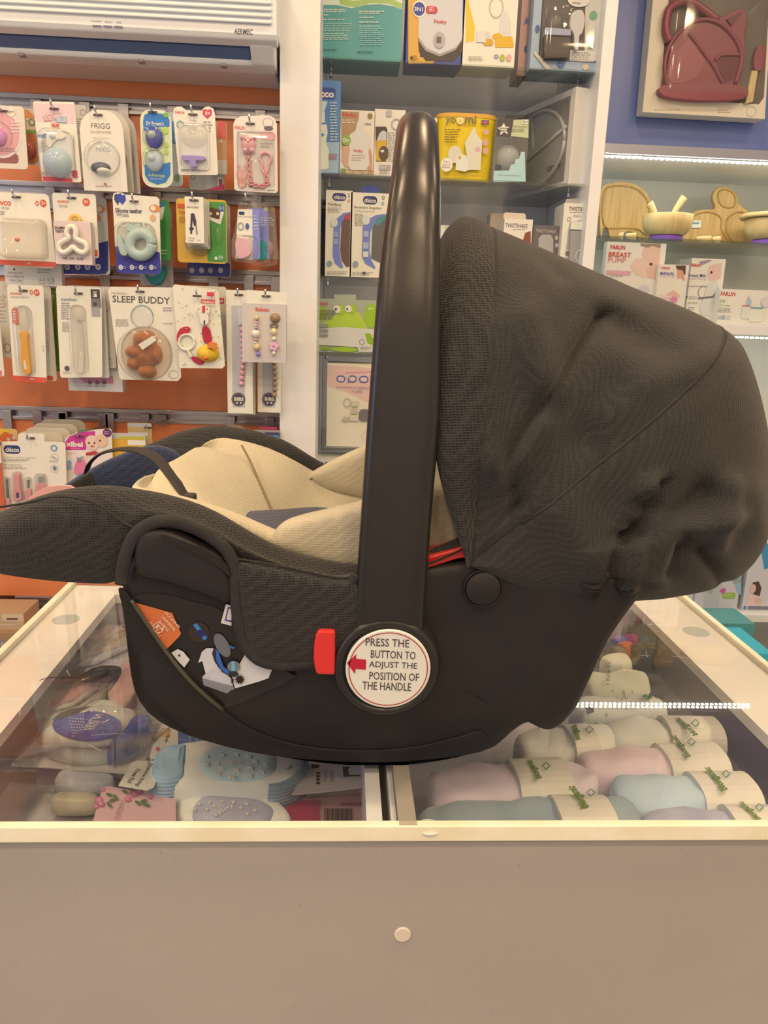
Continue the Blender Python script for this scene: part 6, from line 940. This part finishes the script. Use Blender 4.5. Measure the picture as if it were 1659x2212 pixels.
# ================================================================== baby clothes in the counter tray
ZR = .905
def cloth(name, h1, h2, b=.35): return noisy(name, h1, h2, 30, .95, 0, b, 700, sheen=.4)
def roll(name, label, pl, pr, ry, rz, mat, band=None, txt=None, zt=ZR, grp='folded baby clothes with paper bands', wob=.38, seed=0, bcol='#f2eade', cat='baby clothes', ends=(.45, .5)):
    A = WZ(*pl, zt); B = WZ(*pr, zt); A.z = B.z = zt-rz; ax = (B-A); L_ = ax.length; ax.normalize(); sd = V((-ax.y, ax.x, 0))
    e = thing(name, label, cat, ((A.x+B.x)/2, (A.y+B.y)/2, zt-2*rz), grp)
    prof = [(0, ends[0]), (.015, ends[0]+.22), (.05, .86), (.12, .97), (.3, 1.03), (.5, 1.0), (.7, 1.02), (.88, .97), (.95, .86), (.985, ends[1]+.2), (1, ends[1])]
    def sec(t, f, g=0):
        c = A+ax*(L_*t); q = []
        for i in range(28):
            a = 2*math.pi*i/28; cc_, s_ = math.cos(a), math.sin(a); ex = .75
            p = c+sd*((ry+g)*f*abs(cc_)**ex*(1 if cc_ > 0 else -1))+V((0, 0, (rz+g)*(.55+.45*f)*abs(s_)**ex*(1 if s_ > 0 else -1)))
            if not g: p = p+V((0, 0, 1))*(wob*rz*noise.noise(V((p.x*30+seed, p.y*30, seed)))-.04*rz)
            q.append(p)
        return q
    secs = []
    for (t0, f0), (t1, f1) in zip(prof, prof[1:]):
        for k in range(3): u = k/3; secs.append(sec(t0+(t1-t0)*u, f0+(f1-f0)*u))
    secs.append(sec(1, prof[-1][1])); MB().loft(secs).build('fabric', mat, e, smooth=True)
    if band:
        b = MB().loft([sec(band[0]+(band[1]-band[0])*k/4, 1.05, .0032) for k in range(5)], None, True, band[1] > .98 or True).build('paper_band', cm(bcol, .6), e, smooth=False)
        if txt:
            m = MB(); zz = zt+.0062; O = WZ(*txt[0], zz); text_on(m, txt[3] if len(txt) > 3 else 'biorganic', O, WZ(*txt[1], zz)-O, WZ(*txt[2], zz)-O, cm('#6d8430', .6), .05)
            lx, ly = txt[0][0]*.25+txt[1][0]*.75+22, txt[0][1]*.25+txt[1][1]*.75+4
            o = [WZ(lx+(7+1.5*math.cos(4*a))*math.cos(a), ly+(6+1.2*math.cos(4*a))*math.sin(a), zz) for a in [2*math.pi*i/24 for i in range(25)]]; m.tube(o, .00045, 5, cm('#4f8a50', .6)); m.build('lettering', None, b, fix=False, kind='stuff')
    return e
TEAL = cloth('grey teal velour', '#a4aaa3', '#9aa19a'); LILAC = cloth('grey lilac marl', '#c0b6b6', '#aca3a6', .3); SKY = cloth('pale blue velour', '#c8cec9', '#bec5c0'); PINK = cloth('pale pink velour', '#f0cfc4', '#eac4b8'); MAUVE = cloth('pink mauve velour', '#ecd0cc', '#e4c4c0'); OFFW = cloth('off white jersey', '#f4ecde', '#eee4d4'); CREAMJ = cloth('cream jersey', '#f2e2c2', '#ebd9b6')
roll('folded_baby_suit', 'grey teal folded baby suit with paper band next to the white divider', (905, 1752), (1385, 1752), .036, .030, TEAL, (.62, .87), ((1279, 1742), (1246, 1696), (1254, 1746)), seed=1)
roll('folded_baby_suit', 'grey lilac folded baby suit lying beside the teal one', (1395, 1760), (1720, 1764), .025, .028, LILAC, (.56, 1.0), ((1649, 1768), (1608, 1730), (1632, 1772)), seed=2)
roll('folded_baby_suit', 'pale blue folded baby suit behind the grey lilac one', (1330, 1692), (1625, 1690), .027, .026, SKY, (.58, 1.0), ((1577, 1704), (1536, 1655), (1558, 1709)), seed=3)
roll('folded_baby_suit', 'rosy pink folded baby suit behind the pale blue one', (1256, 1632), (1556, 1622), .0265, .028, PINK, (.58, 1.0), ((1497, 1633), (1463, 1587), (1480, 1637)), seed=4)
roll('folded_baby_suit', 'mauve pink folded baby suit with band in its middle behind the teal one', (930, 1672), (1285, 1656), .028, .026, MAUVE, (.50, .82), ((1175, 1680), (1152, 1640), (1157, 1683)), seed=5)
roll('folded_baby_suit', 'white folded baby suit with pale band behind the rosy pink one', (1318, 1560), (1556, 1564), .025, .027, OFFW, (.50, .98), ((1512, 1586), (1470, 1548), (1497, 1590)), seed=6)
roll('folded_baby_suit', 'cream folded baby suit with printed band partly under the car seat', (1120, 1592), (1322, 1574), .023, .025, CREAMJ, (.52, .78), ((1258, 1597), (1249, 1563), (1241, 1599)), seed=7)
def dotted(base, dot):
    m, nt, b = new_mat('dotted jersey'); N = nt.nodes; L = nt.links; tc = N.new('ShaderNodeTexCoord'); v = N.new('ShaderNodeTexVoronoi'); v.inputs['Scale'].default_value = 75; v.inputs['Randomness'].default_value = .4
    L.new(tc.outputs['Object'], v.inputs['Vector']); r_ = N.new('ShaderNodeValToRGB'); r_.color_ramp.interpolation = 'CONSTANT'; r_.color_ramp.elements[0].color = (*alb(dot), 1); r_.color_ramp.elements[1].color = (*alb(base), 1); r_.color_ramp.elements[1].position = .17
    L.new(v.outputs['Distance'], r_.inputs[0]); L.new(r_.outputs[0], b.inputs['Base Color']); b.inputs['Roughness'].default_value = .95; return m
DOT = dotted('#ecdcb4', '#c4b490')
e = roll('folded_bodysuit', 'cream dotted folded bodysuit with small lettering near the right border', (1262, 1462), (1396, 1458), .030, .026, DOT, seed=8, grp='dotted bodysuits')
m = MB(); O = WZ(1318, 1478, ZR+.004); text_on(m, 'I Baby Te', O, WZ(1322, 1430, ZR+.004)-O, WZ(1308, 1478, ZR+.004)-O, cm('#5a5044', .6)); m.build('lettering', None, e, fix=False, kind='stuff')
e = roll('folded_bodysuit', 'cream bodysuit with dark bird print in front of the dotted one', (1240, 1514), (1436, 1508), .024, .024, dotted('#e8dcc0', '#b8b0a0'), seed=9, grp='dotted bodysuits')
m = MB(); m.poly([WZ(x, y, ZR+.004) for x, y in ((1400, 1510), (1402, 1498), (1412, 1492), (1424, 1493), (1430, 1504), (1420, 1503), (1412, 1500), (1406, 1508))], cm('#4a4a50', .6)); m.poly([WZ(x, y, ZR+.004) for x, y in ((1386, 1502), (1396, 1499), (1402, 1506), (1392, 1508))], cm('#3f9a58', .6)); m.poly([WZ(x, y, ZR+.004) for x, y in ((1264, 1528), (1280, 1524), (1284, 1538), (1268, 1544))], cm('#3a4258', .6)); O = WZ(1352, 1512, ZR+.0045); text_on(m, 'Team', O, WZ(1350, 1490, ZR+.0045)-O, WZ(1342, 1513, ZR+.0045)-O, cm('#5a5044', .6)); m.build('printed_birds', None, e, fix=False, kind='stuff')
roll('folded_hat', 'small cream folded hat behind the dotted bodysuit', (1306, 1420), (1360, 1416), .016, .018, CREAMJ, seed=10, grp=None)
for i, (x, y, h, lab) in enumerate(((1316, 1392, '#4a4a58', 'small dark blue sock roll at the back of the tray'), (1336, 1398, '#7d6a58', 'small brown sock roll at the back of the tray'), (1352, 1388, '#c4683c', 'small orange sock roll at the back of the tray'), (1376, 1392, '#5a4a40', 'small dark brown sock roll by the tray wall'), (1340, 1372, '#7a6a90', 'small violet sock roll at the far back of the tray'), (1366, 1368, '#b04a70', 'small magenta sock roll at the far back of the tray'))):
    roll('sock_roll', lab, (x-12, y+3), (x+12, y-2), .012, .016, cloth('sock '+h, h, h), seed=20+i, grp='small sock rolls', cat='socks')
# --- left half
def inside(P): return [V((max(XL+.036, min(XR-.036, p.x)), max(IF+.006, min(IB, p.y)), p.z)) for p in P]
def flat(name, label, pts, z, t, m, cat, sm=True, wob=.0, back=.01, grp=None):
    P = inside(cr([WZ(x, y, z) for x, y in pts], 3, True)); c = sum(P, V((0, 0, 0)))/len(P); e = thing(name, label, cat, (c.x, c.y, z-back), grp)
    pad_mb(P, (0, 0, 1), t, back=back, wob=wob).build('body', m, e, smooth=sm); return e
def sheet(name, label, pts, z, h, cat, th=.0012, grp=None):
    P = [WZ(x, y, z) for x, y in pts]; c = sum(P, V((0, 0, 0)))/len(P); e = thing(name, label, cat, (c.x, c.y, z-th), grp)
    MB().extr(P, (0, 0, -th)).build('card', cm(h, .5) if isinstance(h, str) else h, e); return e
def ink(e, polys=(), texts=(), z=ZR, name='printed_artwork'):
    m = MB(); k = 0
    for pts, h in polys: m.poly([WZ(x, y, z+.0003+k*.0001) for x, y in pts], cm(h, .5)); k += 1
    for s_, o, a, b, h in texts: O = WZ(*o, z+.0004+k*.0001); text_on(m, s_, O, WZ(*a, z+.0004+k*.0001)-O, WZ(*b, z+.0004+k*.0001)-O, cm(h, .5), .01)
    m.build(name, None, e, fix=False, kind='stuff')
ZH2 = .895
e = sheet('hat_card', 'cream backing card under the bagged white and blue hat', [(24, 1652), (100, 1576), (330, 1606), (300, 1672)], .868, '#e4d6bc', 'card')
e = flat('baby_hat', 'white baby hat with blue spotted disc sticker in a clear bag', [(88, 1606), (100, 1570), (150, 1540), (210, 1532), (270, 1544), (300, 1565), (280, 1600), (240, 1628), (180, 1636), (120, 1626)], .880, .018, cloth('white hat knit', '#f4ecdc', '#ece2d0'), 'hat', wob=.35)
dk = [WZ(x, y, .9002) for x, y in circ(188, 1566, 75, 31, 36, .03)]; m = MB().extr(dk, (0, 0, -.002)).build('round_sticker', cm('#2440b0', .35), e)
pl = []
for r_ in range(7):
    for c_ in range(7-r_): pl.append((circ(150+r_*6+c_*1.5, 1551+r_*2+c_*6.5-r_*1.5, 1.7, 1.3, 8), '#e4e8f0'))
ink(e, pl, [('FARLIN', (172, 1577), (206, 1543), (192, 1577), '#f0ece4'), ('cute', (193, 1575), (210, 1556), (202, 1577), '#f0ece4')], .9006)
hc_ = cr([WZ(x, y, .884) for x, y in ((232, 1636), (248, 1612), (284, 1564), (322, 1556), (328, 1575), (306, 1606), (296, 1616))], 3, True); pad_mb(hc_, (0, 0, 1), .012, back=.01, wob=.3).build('ribbed_cuff', cloth('blue rib knit', '#3450a8', '#2c4898', .5), e, smooth=True)
bag = clear('plastic bag', (.985, .985, .99), .05, 1.28, .015)
P = cr([WZ(x, y, .915) for x, y in ((30, 1650), (96, 1572), (150, 1535), (260, 1528), (352, 1552), (372, 1566), (330, 1610), (310, 1668), (180, 1660))], 3, True); m = pad_mb(P, (0, 0, 1), .004, wob=1.2); tag(m.build('clear_bag', bag, smooth=True), 'crinkled clear plastic bag over the white and blue hat', 'bag')
e = sheet('knee_pad_card', 'white printed card with blue hook loop beside the blue booklet', [(330, 1600), (352, 1562), (386, 1568), (384, 1632), (322, 1640)], .885, '#e8e0d4', 'card'); ink(e, [([(335, 1590), (350, 1572), (372, 1574), (366, 1592)], '#e4b468'), (circ(341, 1618, 5), '#d4728c')], [('Knee-Pads', (366, 1560), (356, 1602), (372, 1564), '#5a5048')], .885)
e = sheet('booklet', 'dark blue booklet with white vertical print under the car seat edge', [(384, 1568), (448, 1576), (452, 1634), (386, 1632)], .889, '#2f5a94', 'booklet'); ink(e, [], [('ready for', (418, 1572), (422, 1608), (424, 1571), '#c4d0dc'), ('firstyears.com', (405, 1572), (408, 1626), (412, 1571), '#c4d0dc')], .889)
e = sheet('paper_sheet', 'cream paper lying by the blue booklet', [(452, 1585), (600, 1610), (600, 1660), (450, 1640)], .872, '#e2d8c8', 'paper')
BLUK = cloth('pale blue knit', '#c4d2d6', '#b8c8ce', .5); WK = cloth('white knit', '#efe6d4', '#e8ddc8', .5)
def star(cx, cy, r_): return [(cx+(r_ if i % 2 == 0 else r_*.42)*math.cos(-1.57+i*math.pi/5), cy+.8*(r_ if i % 2 == 0 else r_*.42)*math.sin(-1.57+i*math.pi/5)) for i in range(10)]
def kneepad(label, dx, dy, seed, word):
    e = thing('knee_pad', label, 'knee pad', WZ(490+dx, 1690+dy, ZR-.03), 'knitted baby knee pads with rubber stars')
    P = cr([WZ(x+dx, y+dy, ZR-.02) for x, y in ((330, 1672), (345, 1640), (400, 1626), (480, 1620), (560, 1630), (640, 1652), (668, 1668), (652, 1700), (610, 1722), (540, 1728), (440, 1722), (345, 1720))], 3, True); pad_mb(P, (0, 0, 1), .018, back=.012, wob=.1).build('knit_tube', WK, e, smooth=True)
    P = cr([WZ(x+dx, y+dy, ZR-.012) for x, y in ((420, 1662), (440, 1634), (500, 1623), (570, 1634), (604, 1656), (600, 1686), (560, 1704), (480, 1704), (436, 1694))], 3, True); pad_mb(P, (0, 0, 1), .0125).build('pad_patch', BLUK, e, smooth=True)
    for k, w0, w1 in ((0, (326, 1672, 400, 1712), .02),): pass
    P = cr([WZ(x+dx, y+dy, ZR-.018) for x, y in ((328, 1714), (330, 1672), (350, 1642), (396, 1632), (408, 1640), (402, 1690), (398, 1712), (360, 1722))], 3, True); pad_mb(P, (0, 0, 1), .019, back=.014, wob=.15).build('rib_cuff', noisy('blue rib '+word, '#aac0ca', '#94a8b0', 20, .95, 0, .8, 90, 'WAVE'), e, smooth=True)
    P = cr([WZ(x+dx, y+dy, ZR-.022) for x, y in ((604, 1690), (620, 1660), (650, 1652), (668, 1664), (664, 1690), (640, 1716), (600, 1730), (572, 1728), (580, 1706))], 3, True); pad_mb(P, (0, 0, 1), .018, back=.012, wob=.3).build('rib_cuff', noisy('grey rib '+word, '#a8b0b0', '#909a9c', 20, .95, 0, .8, 90, 'WAVE'), e, smooth=True)
    rr_ = random.Random(seed)
    for sx, sy, r_ in ((446, 1634, 7), (482, 1632, 6), (512, 1630, 6), (538, 1634, 7), (552, 1646, 6), (470, 1650, 5), (575, 1652, 6), (447, 1652, 7), (512, 1664, 7), (542, 1660, 7), (479, 1660, 6), (470, 1672, 8), (502, 1680, 9), (540, 1676, 8), (566, 1668, 7)):
        MB().extr([WZ(x+dx, y+dy, ZR+.0008) for x, y in star(sx, sy, r_)], (0, 0, .0012)).build('rubber_star', cm('#efe4c8', .5), e)
    m = MB(); O = WZ(500+dx, 1656+dy, ZR+.0012); text_on(m, word, O, WZ(528+dx, 1650+dy, ZR+.0012)-O, WZ(499+dx, 1642+dy, ZR+.0012)-O, cm('#efe4c8', .5), .02); m.build('rubber_lettering', None, e, fix=False, kind='stuff'); return e
kneepad('pale blue knee pad with rubber stars hanging off the white lettered card', 0, 0, 1, 'Boy')
e = sheet('knee_pad_card', 'white hang card with dark lettering under the knitted cuff', [(256, 1696), (284, 1648), (292, 1644), (344, 1642), (348, 1660), (332, 1700), (318, 1706)], .902, '#eae4da', 'card'); ink(e, [], [('Emekleme Dizligi', (322, 1648), (290, 1697), (332, 1650), '#5a5a60'), ('Knee Pad', (295, 1660), (274, 1690), (304, 1662), '#5a5a60')], .902)
# second knee pad lies against the front border
e = thing('knee_pad', 'pale knee pad with rubber stars at the front border on pink rose card', 'knee pad', WZ(490, 1745, .87), 'knitted baby knee pads with rubber stars')
P = cr([WZ(x, y, .868) for x, y in ((378, 1790), (392, 1736), (420, 1722), (480, 1726), (560, 1736), (610, 1756), (626, 1790), (520, 1806), (440, 1806))], 3, True); pad_mb(P, (0, 0, 1), .016, back=.012, wob=.1).build('knit_tube', WK, e, smooth=True)
P = cr([WZ(x, y, .876) for x, y in ((412, 1780), (430, 1738), (480, 1730), (560, 1742), (596, 1766), (560, 1792), (460, 1792))], 3, True); pad_mb(P, (0, 0, 1), .0115).build('pad_patch', LILAC, e, smooth=True)
for sx, sy, r_ in ((430, 1738, 4), (452, 1734, 4), (480, 1732, 4), (504, 1734, 4), (420, 1750, 4), (446, 1750, 4), (462, 1742, 4), (520, 1746, 4), (532, 1738, 4), (550, 1752, 4), (534, 1760, 4), (466, 1762, 4)): MB().extr([WZ(x, y, .8885) for x, y in star(sx, sy, r_)], (0, 0, .0012)).build('rubber_star', cm('#efe4c8', .5), e)
m = MB(); O = WZ(476, 1762, .889); text_on(m, 'Boy', O, WZ(508, 1742, .889)-O, WZ(470, 1752, .889)-O, cm('#efe4c8', .5), .02); m.build('rubber_lettering', None, e, fix=False, kind='stuff')
e = sheet('rose_card', 'pink card with printed roses under the front knee pad', [(196, 1790), (222, 1700), (236, 1698), (380, 1726), (380, 1800)], .888, '#e3b4ac', 'card')
rs = []
for cx_, cy_, r_ in ((222, 1706, 6), (214, 1728, 10), (208, 1742, 6), (290, 1715, 9), (302, 1710, 8), (276, 1726, 8), (324, 1722, 5), (218, 1736, 8)): rs += [(circ(cx_, cy_, r_, r_*.8, 10), '#cf7090'), (circ(cx_-1, cy_-1, r_*.5, r_*.4, 8), '#e4a0b0')]
for cx_, cy_, a in ((236, 1716, .3), (242, 1728, -.4), (236, 1738, .8), (270, 1710, .5), (284, 1704, -.2), (298, 1734, .6), (310, 1730, -.3), (316, 1738, .2), (250, 1722, 1)): rs.append((circ(cx_, cy_, 8, 3.4, 10, a), '#5a7a4c'))
ink(e, rs, [('erkbebem', (246, 1768), (262, 1728), (254, 1770), '#a08478')], .888)
e = sheet('info_card', 'peach information card with black icons next to the white divider', [(630, 1716), (664, 1652), (780, 1652), (782, 1700), (718, 1708)], .893, '#dccab8', 'card'); ink(e, [([(740, 1656), (756, 1656), (752, 1662), (754, 1674), (778, 1674), (778, 1676), (742, 1678)], '#2a2422'), ([(672, 1650), (690, 1652), (688, 1658), (674, 1660)], '#3a3430')]+[(circ(687, 1670+7*k, 5, 3, 10), '#3a3430') for k in range(4)]+[([(700+14*k, 1664), (703+14*k, 1664), (703+14*k, 1690), (700+14*k, 1690)], '#a89890') for k in range(2)], [], .893)
e = sheet('barcode_card', 'pink card with black barcode at the front border', [(560, 1790), (610, 1722), (784, 1714), (786, 1800)], .872, '#b88a84', 'card'); ink(e, [([(700+3.4*k, 1746), (701.6+3.4*k+(k % 3)*.5, 1746), (701.6+3.4*k+(k % 3)*.5, 1790), (700+3.4*k, 1790)], '#3a2c2c') for k in range(18)]+[([(620, 1730), (690, 1728), (690, 1790), (600, 1790)], '#a83a54'), ([(736, 1734), (780, 1733), (780, 1738), (736, 1739)], '#a83a54')], [], .872)
for lab, pts, z, h, n in (('long pink ribboned pack near the left tray wall', [(98, 1548), (112, 1516), (206, 1462), (234, 1458), (226, 1476), (150, 1524)], .89, '#d48c84', 'ribbon_pack'), ('cream paper strip below the pink ribboned pack', [(150, 1520), (232, 1478), (236, 1486), (214, 1524), (168, 1534)], .885, '#d9c2a0', 'paper_strip'), ('pale pink folded wrap beside the shell of the car seat', [(200, 1372), (330, 1300), (330, 1330), (220, 1388)], .89, '#d8a89c', 'folded_wrap'), ('brown and cream pack at the back left of the tray', [(196, 1404), (300, 1352), (320, 1380), (206, 1420)], .885, '#c4a488', 'folded_wrap'), ('grey plastic wrapped pack in the middle of the left tray', [(170, 1440), (300, 1392), (330, 1420), (250, 1450), (180, 1466)], .888, '#c4b8b0', 'wrapped_pack'), ('rosy spotted cloth pack beside the car seat shell', [(232, 1490), (262, 1444), (300, 1430), (330, 1470), (300, 1500), (262, 1545)], .890, '#dca890', 'wrapped_pack'), ('white crumpled wrap in the front left corner', [(118, 1690), (150, 1668), (236, 1680), (240, 1700), (150, 1706)], .858, '#cfc4ba', 'wrapped_pack'), ('cream box edge behind the rose card', [(110, 1735), (130, 1722), (212, 1726), (200, 1742), (130, 1744)], .85, '#d9c49c', 'paper_strip')):
    flat(n, lab, pts, z, .008, cloth('cloth '+lab[:12], h, h), 'pack', wob=.4)
for lab, pts, z in (('crinkled clear bag over the long pink pack', [(60, 1560), (120, 1500), (200, 1446), (262, 1442), (240, 1490), (170, 1540)], .906), ('crinkled clear bag over the packs at the back left', [(130, 1470), (190, 1400), (300, 1330), (330, 1350), (320, 1420), (240, 1460)], .906)):
    P = inside(cr([WZ(x, y, z) for x, y in pts], 3, True)); tag(pad_mb(P, (0, 0, 1), .004, wob=1.5).build('clear_bag', bag, smooth=True), lab, 'bag')
